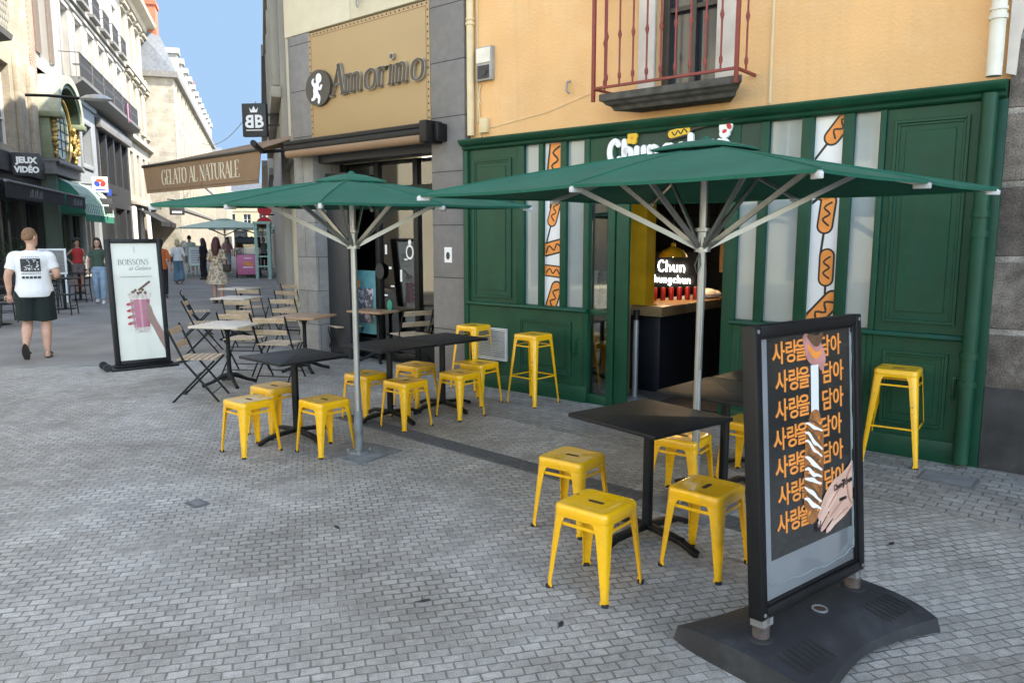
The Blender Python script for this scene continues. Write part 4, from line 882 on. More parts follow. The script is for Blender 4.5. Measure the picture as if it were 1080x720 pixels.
for k, (x0, x1, lab) in enumerate(((23.0, 29.2, 'long black shop awning with grey print left of the green dome awnings'), (29.5, 32.3, 'short black shop awning with grey print beside the green dome awnings'))):
    a = thing('shop_awning', lab, 'awning', LW((x0 + x1) / 2, -.1, 2.75), LY, 'black awnings on the stone corner house'); h = (x1 - x0) / 2
    g = MB(); g.add([(-h, 0, .75), (h, 0, .75), (h, -1.15, .42), (-h, -1.15, .42), (-h, 0, .73), (h, 0, .73), (h, -1.15, .40), (-h, -1.15, .40)], [(0, 3, 2, 1), (4, 5, 6, 7), (0, 1, 5, 4), (2, 3, 7, 6), (0, 4, 7, 3), (1, 2, 6, 5)]); g.build('cloth', 'awnblack', a, smooth=False)
    g = MB(); g.box(-h, h, -1.17, -1.15, 0, .40); v = g.build('valance', 'awnblack', a, smooth=False)
    g = MB(); g.tube([(-h, -1.16, .42), (h, -1.16, .42)], .04, 8); g.build('front_bar', 'zinc', a)
    g = MB(); x = -h * .3
    for q, ww in enumerate((.16, .16, .16, .16, .16, .16)): g.ribbon([(x - .05, .10, .05), (x, .30 if q % 2 else .12, .05), (x + .07, .28, .05), (x + .05, .12, .04)], -1.176, -1.1705, 0, 3); x += .24
    g.build('print', 'greytext', v, smooth=False)

# arched bay front
b = left('arched_bay_front', 'olive green arched bay with gilded carving and oval window over a shop')
cx, zb = 33.9, 4.55
g = MB()
def arch(rx, rz, n=20): return [(cx + rx * math.cos(math.pi * i / n), 6.35 + rz * math.sin(math.pi * i / n)) for i in range(n + 1)]
outer = [(cx + 2.05, 6.15)] + arch(2.05, 1.45) + [(cx - 2.05, 6.15)]; inner = arch(1.72, 1.15)[::-1]
g.prism([(cx + 2.05, 6.1)] + arch(2.05, 1.45) + [(cx - 2.05, 6.1), (cx - 1.72, 6.1)] + inner[0:] + [(cx + 1.72, 6.1)], -.75, .3); g.build('arch_hood', 'baypale', b)
g = MB(); ar = arch(1.74, 1.17); g.prism([(cx + 1.74, 6.1)] + ar + [(cx - 1.74, 6.1), (cx - 1.55, 6.1)] + arch(1.55, .98)[::-1] + [(cx + 1.55, 6.1)], -.68, -.1); g.build('arch_soffit', 'baydark', b)
g = MB(); g.prism([(cx - 1.5, 6.1)] + arch(1.54, .97)[::-1][:] + [(cx + 1.5, 6.1)], -.16, -.1); g.box(cx - 1.9, cx + 1.9, -.1, .3, zb, 6.35); g.build('back_panel', 'baypale', b)
g = MB(); g.disc(cx, 5.75, 1.42, 1.2, -.28, -.1, n=30); g.build('window_surround', 'baygreen', b)
g = MB(); g.disc(cx, 5.75, 1.25, 1.05, -.30, -.25, n=30); w = g.build('oval_window', mat('leaded pale glass', (.34, .42, .38), .15, var=.3, scale=1.5), b)
g = MB()
for i in (-.62, 0, .62): g.box(cx + i - .025, cx + i + .025, -.32, -.30, 5.75 - .98 * math.sqrt(1 - (i / 1.25) ** 2), 5.75 + .98 * math.sqrt(1 - (i / 1.25) ** 2))
for z in (5.05, 5.4, 5.75, 6.1, 6.45): q = 1.2 * math.sqrt(1 - ((z - 5.75) / 1.05) ** 2); g.box(cx - q, cx + q, -.319, -.301, z - .02, z + .02)
g.build('muntin', 'baydark', w, smooth=False)
for sgn in (-1, 1):
    g = MB(); g.box(cx + sgn * 1.78 - .20, cx + sgn * 1.78 + .20, -.40, .1, zb, 6.02); g.box(cx + sgn * 1.8 - .3, cx + sgn * 1.8 + .3, -.82, .15, 6.0, 6.2); g.build('pier', 'baygreen', b, bevel=.03)
    g = MB(); rr = random.Random(3)
    for i in range(14): g.ell((cx + sgn * (1.52 + .10 * math.sin(i * 1.3)), -.42 - .06 * rr.random(), zb + .1 + i * .10), .09 + .05 * rr.random(), .08, .10, 8, 6)
    for i in range(6): g.ell((cx + sgn * 1.78 + rr.uniform(-.1, .1), -.48, 5.9 - i * .16), .13 - .012 * i, .12, .12, 8, 6)
    g.tube([(cx + sgn * 1.5 * math.sin(q), -.34, 5.75 - 1.27 * math.cos(q)) for q in [.3 + .2 * k for k in range(14)]], .06, 7); g.build('gilded_carving', 'gold', b)
g = MB(); g.box(cx - 2.0, cx + 2.0, -.5, .1, 4.0, zb); g.box(cx - 2.05, cx + 2.05, -.6, .1, zb - .1, zb)
for i in range(24): g.ell((cx - 1.9 + i * .165, -.62, zb - .14), .06, .06, .1, 6, 5)
g.build('stone_band', 'zinc', b)
g = MB(); wall_grid(g, 32.4, 38.0, 0, 4.0, .0, .3, [(33.2, 35.6, .3, 2.8), (36.2, 37.4, .05, 2.8)]); g.box(32.35, 32.75, -.35, 0, 0, 4.0); shell(g, 32.4, 38, 0, 4.0, 0, 8); g.build('shop_front', mat('sage shop paint', (.09, .13, .115), .6), b, smooth=False)
window(b, 33.2, 35.6, .3, 2.8, .2, 'baygreen', 'winglass', (1, 0)); window(b, 36.2, 37.4, .05, 2.8, .2, 'charcoal', 'winglass', (0, 0))
for k, (x0, x1) in enumerate(((32.9, 35.7), (35.8, 38.6))):
    a = thing('dome_awning', ('green dome awning with pale piping nearer the black awnings', 'green dome awning with pale piping nearer the blue grey front')[k], 'awning', LW((x0 + x1) / 2, 0, 2.6), LY, 'green dome awnings'); h = (x1 - x0) / 2
    pr = [(-1.15 * math.sin(R(t)), 1.35 * math.cos(R(t))) for t in range(0, 91, 18)]
    g = MB(); g.loft([[(x, y, z) for y, z in pr] + [(x, -.01, 0)] for x in (-h, h)]); cl = g.build('cloth', 'awngreen', a, smooth=False)
    g = MB()
    for i in range(9): g.tube([(-h + 2 * h * i / 8, y * 1.01 - .008, z * 1.01) for y, z in pr], .02, 5)
    for y, z in pr[1:]: g.tube([(-h, y * 1.01, z * 1.01), (h, y * 1.01, z * 1.01)], .015, 5)
    g.build('piping', 'awnpale', cl)
    g = MB(); g.box(-h, h, -1.17, -1.15, -.28, 0); g.build('valance', 'awngreen', a, smooth=False)
# blue grey front
b = left('blue_grey_front', 'blue grey panelled shop front with one louvred window right of the arched bay')
g = MB(); wall_grid(g, 38.0, 42.3, 4.2, 7.75, 0, .4, [(38.9, 41.0, 5.0, 6.8)]); shell(g, 38, 42.3, 0, 7.75, 0, 8); wall_grid(g, 38, 42.3, 0, 4.2, .0, .3, [(38.6, 41.6, .1, 3.2)]); g.build('wall', 'bluegrey', b, smooth=False)
g = MB(); frame_rect(g, 38.7, 41.2, 4.8, 7.0, .2, -.08, .0); g.box(37.95, 42.35, -.12, .0, 7.6, 7.8); g.build('trim', 'bluegrey', b, bevel=.01)
window(b, 38.9, 41.0, 5.0, 6.8, .35, 'charcoal', 'winglass', (1, 0))
g = MB()
for i in range(14): g.box(38.95, 39.7, .05, .2, 5.05 + i * .12, 5.11 + i * .12)
g.build('louvre', 'zinc', b, smooth=False)
window(b, 38.6, 41.6, .1, 3.2, .25, 'charcoal', 'winglass', (2, 0)); g = MB(); g.box(37.95, 42.4, -.8, .02, 3.75, 3.9); g.build('canopy', 'charcoal', b)
# dark two storey shop
b = left('dark_shopfront', 'charcoal two storey shop front with tall glazing under the white house')
hs = [(43.0 + 2.2 * i, 44.8 + 2.2 * i, 4.5, 7.0) for i in range(4)]; hs2 = [(43.2, 45.6, .1, 3.3), (46.4, 49.4, .3, 3.3), (50.0, 51.4, .1, 3.3)]
g = MB(); wall_grid(g, 42.3, 51.9, 0, 7.8, 0, .3, hs + hs2); shell(g, 42.3, 51.9, 0, 7.8, 0, 8); g.build('wall', 'charcoal', b, smooth=False)
for h_ in hs + hs2: window(b, *h_, .25, 'charcoal', 'winglass', (1, 0))
g = MB(); g.box(42.6, 51.8, -.25, .0, 7.05, 7.5); g.build('fascia', 'zinc', b, bevel=.02)
for i in range(4):
    g = MB(); g.box(43.5 + 2.2 * i, 44.2 + 2.2 * i, .2, .23, 4.55, 6.95); g.build('curtain', 'paleshut', b)
# white house over the shops
b = left('white_house', 'tall white rendered house with iron balconies over the dark shop fronts')
wx = [33.1] + [36.6 + 2.58 * i for i in range(6)]; hs = []
for zf, zt in ((8.35, 11.2), (12.1, 14.7)):
    for i, x in enumerate(wx): hs.append((x, x + 1.25, zf, zt))
g = MB(); wall_grid(g, 32.35, 51.9, 7.82, 16.2, 0, .35, hs); shell(g, 32.35, 51.9, 7.82, 16.2, 0, 9); g.box(32.35, 51.9, .5, 9, 0, 7.82); g.build('wall', 'whitewall', b, smooth=False)
for i, h_ in enumerate(hs):
    window(b, *h_, .3, 'white', 'winglass', (1, 2), .07, blind=None if i % 7 == 0 else .28)
    if i % 7:
        g = MB(); g.box(h_[0] + .1, h_[1] - .1, .31, .318, h_[2] + .1, h_[3] - .9); g.build('blind', 'paleshut', b, smooth=False)
for sx, zf in ((33.1, 8.35), (33.1, 12.1)):
    for q in (-.62, 1.25):
        g = MB(); g.box(sx + q, sx + q + .62, -.07, -.01, zf + .02, zf + 2.83)
        for i in range(30): g.box(sx + q + .07, sx + q + .55, -.085, -.07, zf + .1 + i * .09, zf + .15 + i * .09)
        g.build('shutter', 'shut', b, smooth=False)
g = MB()
for z in (11.5, 11.75): g.box(32.35, 51.9, -.12 - (z - 11.5) * .4, .0, z, z + .16)
g.loft([[(x, y, z) for y, z in ((0, 15.6), (-.2, 15.65), (-.3, 15.9), (-.7, 16.05), (-.75, 16.3), (0, 16.35))] for x in (32.3, 51.95)])
for x in wx:
    g.box(x - .2, x - .02, -.06, 0, 8.3, 11.3); g.box(x + 1.27, x + 1.45, -.06, 0, 8.3, 11.3); g.box(x - .2, x + 1.45, -.09, 0, 11.25, 11.42)
g.build('cornice', 'whitewall', b, bevel=.01)
g = MB(); g.loft([[(x, y, z) for y, z in ((0, 7.82), (-.55, 7.9), (-.8, 8.08), (-.82, 8.2), (0, 8.22))] for x in (36.0, 51.8)]); g.build('balcony_slab', 'zinc', b)
for i in range(6): railing(b, 35.95 + 2.58 * i, 38.3 + 2.58 * i, -.75, 8.2)
for x in wx[1:]:
    g = MB(); g.box(x - .25, x + 1.5, -.45, .0, 11.92, 12.05); g.build('balcony_slab', 'zinc', b); railing(b, x - .2, x + 1.45, -.4, 12.05, .9)
g = MB(); g.prism([(32.3, 16.3), (51.95, 16.3), (51.95, 18.2), (32.3, 18.2)], .6, 8.8); g.build('roof', 'slate', b, smooth=False)
fl = thing('pink_pennant', 'small pink pennant hanging from the white house balcony', 'flag', LW(46.9, -.86, 8.2), LY)
g = MB(); g.prism([(-.14, .6), (.14, .75), (.10, -.2), (-.02, -.35), (-.12, -.1)], -.012, .0); g.build('cloth', 'pinkp', fl); g = MB(); g.cyl((-.16, .02, .78), (.16, .02, .78), .015); g.build('rod', 'ironwork', fl)
# cream house with pediment windows
b = left('cream_house', 'tall cream house with pediment windows between white house and slate roofed house')
hs = [(52.7 + 2.6 * i, 53.9 + 2.6 * i, z, z + 2.7) for z in (4.3, 8.7, 12.6) for i in range(4)]; h0 = [(52.6, 54.6, .1, 3.2), (55.6, 58.0, .1, 3.2), (59.0, 61.4, .1, 3.2)]
g = MB(); wall_grid(g, 51.95, 62.6, 0, 16.6, 0, .35, hs + h0); shell(g, 51.95, 62.6, 0, 16.6, 0, 9); g.build('wall', 'cream', b, smooth=False)
for i, h_ in enumerate(hs): window(b, *h_, .3, 'white', 'paleshut' if i % 3 else 'winglass', (1, 2))
for h_ in h0: window(b, *h_, .3, 'charcoal', 'winglass', (1, 0))
g = MB()
for i in range(4):
    x = 52.7 + 2.6 * i
    for z in (8.7, 12.6):
        g.box(x - .25, x + 1.45, -.30, 0, z + 2.95, z + 3.12); g.box(x - .2, x + 1.4, -.12, 0, z + 2.72, z + 2.9); g.box(x - .25, x + 1.45, -.2, 0, z - .2, z - .05)
    g.box(x - .2, x - .02, -.06, 0, 8.7, 11.4); g.box(x + 1.22, x + 1.4, -.06, 0, 8.7, 11.4)
for z in (3.7, 7.7, 11.9): g.box(51.9, 62.65, -.35, 0, z, z + .25)
g.loft([[(x, y, z) for y, z in ((0, 16.0), (-.25, 16.05), (-.35, 16.3), (-.85, 16.45), (-.9, 16.7), (0, 16.8))] for x in (51.8, 62.7)]); g.build('cornice', 'cream', b, bevel=.01)
g = MB()
for x in (52.2, 55.1, 58.5, 61.9): g.box(x - .25, x + .25, -.2, 0, 0, 3.6)
build_each(g, 'pilaster', 'white', b, bevel=.02)
g = MB(); g.prism([(51.9, 16.8), (62.65, 16.8), (62.65, 19.6), (51.9, 19.6)], .5, 8.8); g.build('roof', 'slate', b, smooth=False)
ch = MB(); ch.box(61.2, 62.6, 1.5, 3.0, 16.5, 20.2); ch.box(61.1, 62.7, 1.4, 3.1, 19.6, 19.9)
for i in range(3): ch.cyl((61.45 + i * .45, 2.2, 20.2), (61.45 + i * .45, 2.2, 20.8), .15, .12)
ch.build('chimney', 'chim', b)
# slate roofed stone house standing out into the street
b = thing('slate_roof_house', 'long pale stone house with slate mansard roof, dormers and red brick chimney', 'building', LW(0, -1.9), LY)
hs = [(63.2 + 3.0 * i, 64.5 + 3.0 * i, z, z + 2.4) for z in (4.2, 7.4, 10.4) for i in range(15)]
g = MB(); wall_grid(g, 61.2, 108, 0, 13.2, 0, .3, hs); shell(g, 61.2, 108, 0, 13.2, 0, 9); g.build('wall', 'rubble', b, smooth=False)
for i, h_ in enumerate(hs):
    window(b, *h_, .26, 'white', 'paleshut' if i % 2 else 'winglass', (1, 1))
g = MB()
for h_ in hs: g.box(h_[0] - .55, h_[0] - .03, -.05, 0, h_[2], h_[3]); g.box(h_[1] + .03, h_[1] + .55, -.05, 0, h_[2], h_[3])
build_each(g, 'shutter', 'paleshut', b, smooth=False)
g = MB(); g.box(60.9, 108.2, -.35, 9.2, 13.0, 13.4)
for z in (3.7, 6.9): g.box(61.15, 108.05, -.1, 0, z, z + .2)
g.build('cornice', 'zinc', b)
g = MB(); g.loft([[(x + k * .7 * (1 if x < 80 else -1), y, z) for (y, z, k) in ((-.2, 13.4, 0), (.75, 15.9, 1), (2.5, 16.6, 1), (7, 16.6, 1), (9, 13.4, 0))] for x in (61.1, 108)]); rf = g.build('roof', 'slate', b, smooth=False)
for i in range(12):
    g = MB(); x = 64 + 3.6 * i; g.box(x - .5, x + .5, -.15, 1.2, 13.7, 15.2); g.prism([(x - .65, 15.2), (x + .65, 15.2), (x, 15.7)], -.3, 1.5); g.build('dormer', 'whitewall', rf, smooth=False)
for x, z in ((62.2, 16.0), (94, 16.4)):
    ch = MB(); ch.box(x - .3, x + 1.3, 1.0, 2.4, z - 1.5, z + 2.6); ch.box(x - .4, x + 1.4, .9, 2.5, z + 2.1, z + 2.35)
    for i in range(3): ch.cyl((x + i * .5, 1.7, z + 2.6), (x + i * .5, 1.7, z + 3.2), .14, .11)
    ch.build('chimney', 'chim', rf)
# houses that close the street
for k, (t, y, w_, h_, m, nm, lab) in enumerate(((112, -3.2, 16, 11.0, 'cream', 'cream_terrace', 'cream terraced house beyond the slate roofed house down the street'), (146, -6.0, 0, 9.5, 'yelfacade', 'end_house', 'pale yellow house closing the far end of the street'))):
    if k == 0:
        b = thing(nm, lab, 'building', LW(0, y), LY)
        hs = [(110 + 2.8 * i, 111.2 + 2.8 * i, z, z + 2.2) for z in (4, 7.2) for i in range(6)]
        g = MB(); wall_grid(g, 108.3, 128, 0, h_, 0, .3, hs); shell(g, 108.3, 128, 0, h_, 0, 8); g.build('wall', m, b, smooth=False)
        for q in hs: window(b, *q, .26, 'white', 'paleshut', (1, 1))
        g = MB(); g.box(108.1, 128.2, -.3, 8.2, h_, h_ + .35); g.build('cornice', 'zinc', b)
        g = MB(); g.prism([(108.3, h_ + .35), (128, h_ + .35), (127, h_ + 2.4), (109.5, h_ + 2.4)], .3, 7.5); rf = g.build('roof', 'slate', b, smooth=False)
        g = MB(); g.box(110, 111.5, 2, 3.2, h_ + 1.5, h_ + 4.2); build_each(g, 'chimney', 'chim', rf)
    else:
        b = thing(nm, lab, 'building', (-47, 141, 0), R(12))
        hs = [(-13 + 2.7 * i, -11.7 + 2.7 * i, z, z + 2.1) for z in (3.8, 6.9) for i in range(12)]; hd = [(-12 + 4 * i, -9.6 + 4 * i, .1, 2.9) for i in range(8)]
        g = MB(); wall_grid(g, -14, 20, 0, h_, 0, .3, hs + hd); shell(g, -14, 20, 0, h_, 0, 8); g.build('wall', m, b, smooth=False)
        for q in hs: window(b, *q, .26, 'white', 'winglass', (1, 1))
        for q in hd: window(b, *q, .26, 'charcoal', 'winglass', (1, 0))
        g = MB(); g.box(-14.2, 20.2, -.4, 8.2, h_, h_ + .4); g.box(-14, 20, -.12, 0, 3.2, 3.45); g.box(-14, 20, -.12, 0, 6.4, 6.55); g.build('cornice', 'cream', b)
        g = MB(); g.prism([(-14, h_ + .4), (20, h_ + .4), (19, h_ + 2), (-13, h_ + 2)], .3, 7.5); g.build('roof', 'slate', b, smooth=False)

# ================================================================== RIGHT SIDE OF THE STREET beyond the gelato corner
def right(name, label): return thing(name, label, 'building', RW(0), RY)
b = right('narrow_grey_house', 'grey cream house beside the gelato shop seen edge on')
hs = [(-15.4, -14.4, z, z + 2.4) for z in (5.2, 8.8)]
g = MB(); wall_grid(g, -17, -11.35, 0, 13.5, .12, .3, hs + [(-15.6, -13.2, .1, 2.6)]); shell(g, -17, -11.35, 0, 13.5, .12, 8); g.build('wall', 'creamwall', b, smooth=False)
for h_ in hs + [(-15.6, -13.2, .1, 2.6)]: window(b, *h_, .38)
g = MB(); g.cyl((-11.9, .06, 0), (-11.9, .06, 13), .05, n=8); g.cyl((-13.3, .06, 3), (-13.3, .06, 13), .035, n=8); g.build('drainpipe', 'zinc', b)
g = MB(); g.box(-17.0, -11.4, .02, .12, 3.1, 3.35); g.box(-17.0, -11.4, .04, .12, 7.9, 8.1); g.build('string_course', 'ltgrey', b, smooth=False)
b = right('white_based_house', 'pale house with white ground floor and dark cornice further along the right side')
hs = [(-27.5 + 2.6 * i, -26.4 + 2.6 * i, z, z + 2.4) for z in (5., 8.6, 11.8) for i in range(4)]
g = MB(); wall_grid(g, -30, -17.05, 3.7, 15.2, 0, .3, hs); shell(g, -30, -17.05, 3.7, 15.2, 0, 8); g.build('wall', 'cream', b, smooth=False)
for h_ in hs: window(b, *h_, .26)
g = MB(); g.box(-30, -17.05, -.04, 8, 0, 3.7); g.build('ground_floor', 'whitewall', b, bevel=.01)
g = MB()
for z in (4.6, 8.2, 11.4): g.box(-30.1, -17.0, -.2, 0, z, z + .22)
for i in range(5):
    for z in (4.9, 8.5): g.box(-28.3 + 2.6 * i, -27.75 + 2.6 * i, -.15, 0, z, z + 2.9)
g.box(-30.2, -17., -.25, 0, 15.0, 15.6); g.build('cornice', 'cream', b, bevel=.01)
b = right('far_right_houses', 'row of pale houses with dark eaves at the far right of the street')
hs = [(-58 + 2.7 * i, -56.9 + 2.7 * i, z, z + 2.3) for z in (4.6,) for i in range(10)]
g = MB(); wall_grid(g, -60, -30.05, 0, 8.3, .1, .3, hs); shell(g, -60, -30.05, 0, 8.3, .1, 8); wall_grid(g, -120, -60, 0, 7, .4, .3, []); shell(g, -120, -60, 0, 7, .4, 8); g.build('wall', 'whitewall', b, smooth=False)
for h_ in hs: window(b, *h_, .36, 'white', 'winglass', (1, 1))
g = MB(); g.box(-60.2, -30, -.25, .1, 8.2, 8.6); g.box(-60, -30, -.15, .1, 4., 4.25); g.box(-120, -60, -.3, .4, 6.9, 7.3); g.build('cornice', 'zinc', b)

b = thing('unseen_bounce_house', 'unseen cream house added across the square to bounce sunlight', 'building', (-17, -2, 0), R(82))  # unseen house, added so its sunlit wall bounces light onto the shop fronts
hs = [(-26 + 3.2 * i, -24.8 + 3.2 * i, z, z + 2.4) for z in (4.5, 8.2, 11.8) for i in range(12)]; h0 = [(-26 + 5 * i, -23 + 5 * i, .1, 3.2) for i in range(7)]
g = MB(); wall_grid(g, -28, 12, 0, 15.5, 0, .3, hs + h0); shell(g, -28, 12, 0, 15.5, 0, 9); g.build('wall', 'creamwall', b, smooth=False)
for q in hs: window(b, *q, .26, 'white', 'winglass', (1, 2))
for q in h0: window(b, *q, .26, 'charcoal', 'winglass', (1, 0))
g = MB(); g.box(-28.2, 12.2, -.5, 9, 15.5, 16); g.build('cornice', 'cream', b)
# ================================================================== STREET SIGNS AND LAMP on the left side
ys = R(28)
s = thing('projecting_sign', 'square black projecting sign with white capital lettering beneath the arched bay', 'sign', (-15.33, 24.5, 3.62), ys)
g = MB(); g.box(-.37, .37, -.1, .1, 0, .72); bx_ = g.build('sign_box', 'charcoal', s, bevel=.015)
g = MB(); g.text('JEUX', .25, 0, .41, -.108, -.1, 0, .014); g.text('VIDÉO', .25, 0, .12, -.108, -.1, 0, .014, sx=.9); g.build('lettering', 'letter', bx_, smooth=False)
g = MB(); g.box(-.6, -.37, -.02, .02, .60, .65); g.box(-.6, -.37, -.02, .02, .1, .15); g.build('bracket', 'blackmetal', s)
s = thing('phone_shop_sign', 'white square projecting sign with red and blue rounded emblem', 'sign', (-17.7, 33.2, 3.62), ys)
g = MB(); g.box(-.30, .30, -.06, .06, 0, .66); bx_ = g.build('sign_box', 'white', s, bevel=.01)
for mi, (x, z, rot) in enumerate(((-.11, .36, .5), (.12, .36, -.5), (.0, .50, 0))):
    g = MB(); g.disc(x, z, .10 if mi < 2 else .16, .13 if mi < 2 else .07, -.066, -.06, rot=rot); g.build('emblem', ['bluep', 'redp', 'orp'][mi], bx_)
g = MB(); g.box(-.18, .2, -.066, -.06, .08, .13); g.build('print_line', 'bluep', bx_)
g = MB(); g.box(.25, .42, -.03, .03, -.12, .15); g.build('blue_tag', 'bluep', s); g = MB(); g.box(-.8, -.3, -.02, .02, .3, .35); g.build('bracket', 'blackmetal', s)
s = thing('projecting_sign', 'wide black projecting sign with one small white line below the white emblem sign', 'sign', (-17.6, 33.0, 2.72), ys)
g = MB(); g.box(-.42, .42, -.06, .06, 0, .64); bx_ = g.build('sign_box', 'charcoal', s, bevel=.01)
g = MB()
for i in range(8): g.disc(-.245 + i * .07, .34, .028, .042, -.068, -.06, n=8)
g.build('print_line', 'letter', bx_, smooth=False); g = MB(); g.box(-.9, -.42, -.02, .02, .4, .45); g.build('bracket', 'blackmetal', s)
s = thing('hanging_sign', 'small black hanging sign with white line far down the street', 'sign', (-19.6, 45.0, 3.0), ys)
g = MB(); g.box(-.40, .40, -.06, .06, 0, .55); bx_ = g.build('sign_box', 'charcoal', s, bevel=.01)
g = MB()
for i in range(5): g.box(-.26 + i * .11, -.18 + i * .11, -.066, -.06, .10, .22)
g.build('print_line', 'letter', bx_, smooth=False); g = MB(); g.tube([(-.5, 0, .9), (0, 0, .85), (0, 0, .55)], .03, 6); g.build('bracket', 'blackmetal', s)
s = thing('round_red_sign', 'red sign board on the right wall beyond the green posts', 'sign', RW(35, -.35, 2.35), ys)
g = MB(); g.disc(0, .55, .30, .27, -.04, .04); g.disc(-.04, -.0, .30, .24, -.04, .04); g.build('board', 'redp', s); g = MB(); g.box(0, .6, -.02, .02, .3, .36); g.build('bracket', 'blackmetal', s)
s = thing('wall_lamp', 'street lamp on a long horizontal arm reaching from the stone corner house', 'street lamp', LW(30.2, 0, 6.45), LY)
g = MB(); g.tube([(0, .0, 0), (.05, -.8, .03), (.1, -1.75, .0)], .05, 8); g.build('arm', 'blackmetal', s)
g = MB(); g.loft([[(.1 + .24 * k * math.cos(2 * math.pi * i / 14), -2.25 + .55 * k * math.sin(2 * math.pi * i / 14), z) for i in range(14)] for k, z in ((.15, .16), (.6, .12), (1, .0), (.95, -.04))]); g.build('lamp_head', 'lampalu', s)
s = thing('overhead_cable', 'thin cable sagging across the street against the sky', 'cable', LW(88, -1.9, 11.5), 0)
g = MB(); a0, a1 = LW(88, -1.9, 11.5), RW(60, -.5, 11.5) ; g.tube([(a1 - a0) * (i / 14) + Vector((0, 0, -1.2 * (1 - (i / 7 - 1) ** 2))) for i in range(15)], .03, 5); g.build('wire', 'cable', s)

# ================================================================== YELLOW STOOLS
def make_stool(H, a, f, label, group, high=False, top='yellow'):
    """square sheet metal stool: seat half width a, foot half width f"""
    t = thing('bar_stool' if high else 'low_stool', label, 'stool', (0, 0, 0), FY, group)
    g = MB(); n = 6; rings = []
    def rr(h, r, z):
        out = []
        for cx, cy, a0 in ((1, 1, 0), (-1, 1, 90), (-1, -1, 180), (1, -1, 270)):
            for k in range(n + 1):
                th = R(a0 + 90 * k / n); out.append((cx * (h - r) + r * math.cos(th), cy * (h - r) + r * math.sin(th), z))
        return out
    rings = [rr(a - .002, .04, H - .058), rr(a, .042, H - .052), rr(a, .042, H - .014), rr(a - .004, .04, H - .005), rr(a - .012, .036, H - .0005), rr(a - .022, .034, H), rr(a - .045, .03, H - .004), rr(a - .09, .02, H - .005)]
    g.loft(rings); seat = g.build('seat', top, t, ang=50)
    g = MB(); g.flat([(-.037, -.013), (.037, -.013), (.043, -.006), (.043, .006), (.037, .013), (-.037, .013), (-.043, .006), (-.043, -.006)], H - .0049, H - .0035); g.build('handle_slot', 'slot', seat, smooth=False)
    for sx, sy in ((-1, -1), (1, -1), (1, 1), (-1, 1)):
        g = MB(); rings = []
        for z, w in ((H - .045, .078), (H - .09, .060), (H * .55, .047), (.06, .030), (.03, .027), (.022, .033), (.008, .033)):
            k = 1 - (z / H); c = a + (f - a) * k - .003
            th = .004
            q_ = min(.040, w * .62); L_ = [(-q_, 0), (-q_ * .5, -q_ * .134), (-q_ * .134, -q_ * .5), (0, -q_), (0, -w), (-th, -w), (-th, -q_ - .001), (-q_ * .134 - .004, -q_ * .5 - .003), (-q_ * .5 - .003, -q_ * .134 - .004), (-q_ - .001, -th), (-w, -th), (-w, 0)]
            rings.append([(sx * (c + px), sy * (c + py), z) for px, py in L_])
        g.loft(rings); leg = g.build('leg', 'yellow', t, ang=60)
        g = MB(); cc = f - .014; g.cyl((sx * cc, sy * cc, 0), (sx * cc, sy * cc, .014), .017, n=10); g.build('rubber_foot', 'rubber', leg)
    g = MB()
    for zz in ((.79 * H,) if not high else (.84 * H, .40 * H)):
        c = a + (f - a) * (1 - zz / H) - .012
        for q in range(4):
            e = c - .02; A, B = (((-e, -c), (e, -c)), ((c, -e), (c, e)), ((e, c), (-e, c)), ((-c, e), (-c, -e)))[q]
            g.obox((*A, zz), (*B, zz), .004 if not high else .010, .016 if not high else .012)
    build_each(g, 'brace', 'yellow', t)
    return t
GS = 'low yellow metal stools at the black tables'; GH = 'tall yellow metal bar stools'
low0 = make_stool(.435, .155, .178, '', GS); low1 = make_stool(.435, .155, .178, '', GS, top='yellowtop'); hi0 = make_stool(.73, .152, .205, '', GH, True)
low_spots = [
 (0, -2.115, 5.98, 0, 'low yellow stool nearest the left edge, in front of the small square black table'),
 (1, -2.09, 6.55, 4, 'low yellow stool with worn pale top half hidden behind the leftmost low stool'),
 (0, -1.51, 5.98, -1, 'low yellow stool between the small black table leg and the far parasol pole'),
 (0, -1.40, 7.15, 3, 'low yellow stool standing directly behind the far parasol pole'),
 (0, -.97, 6.80, -2, 'low yellow stool in front of the long black table, left of its two front stools'),
 (1, -.99, 7.68, 5, 'low yellow stool with brown stained top behind the long black table'),
 (0, -.50, 7.20, -3, 'low yellow stool at the right front of the long black table'),
 (0, -.34, 7.78, 2, 'low yellow stool close behind the right front stool at the long table'),
 (0, .36, 4.40, 3, 'low yellow stool behind the foremost stool, left of the nearest black table'),
 (0, .415, 3.59, 0, 'foremost low yellow stool, closest to the camera, left of the nearest black table leg'),
 (0, 1.02, 3.83, -2, 'low yellow stool beside the poster stand, in front of the near parasol pole'),
 (0, 1.12, 4.86, 4, 'low yellow stool behind the near parasol pole, under the nearest black table edge'),
 (0, 1.70, 5.28, -3, 'low yellow stool farthest right, under the rear black table by the poster stand')]
u0 = [0, 0]
for k, x, y, dy, lab in low_spots:
    src = (low0, low1)[k]
    if not u0[k]: o = src; o.location = (x, y, 0); o.rotation_euler = (0, 0, FY + R(dy)); o['label'] = lab; u0[k] = 1
    else: dup(src, (x, y, 0), FY + R(dy) + (random.choice((0, 1, 2, 3)) * math.pi / 2), lab)
for i, (x, y, dy, lab) in enumerate(((-.44, 8.60, 2, 'tall yellow bar stool by the vent grille, behind the long black table'), (.22, 7.80, -3, 'tall yellow bar stool standing alone left of the shop doorway'), (2.97, 5.74, 4, 'tall yellow bar stool at right beside the poster stand and green panel'))):
    if i == 0: hi0.location = (x, y, 0); hi0.rotation_euler = (0, 0, FY + R(dy)); hi0['label'] = lab
    else: dup(hi0, (x, y, 0), FY + R(dy), lab)

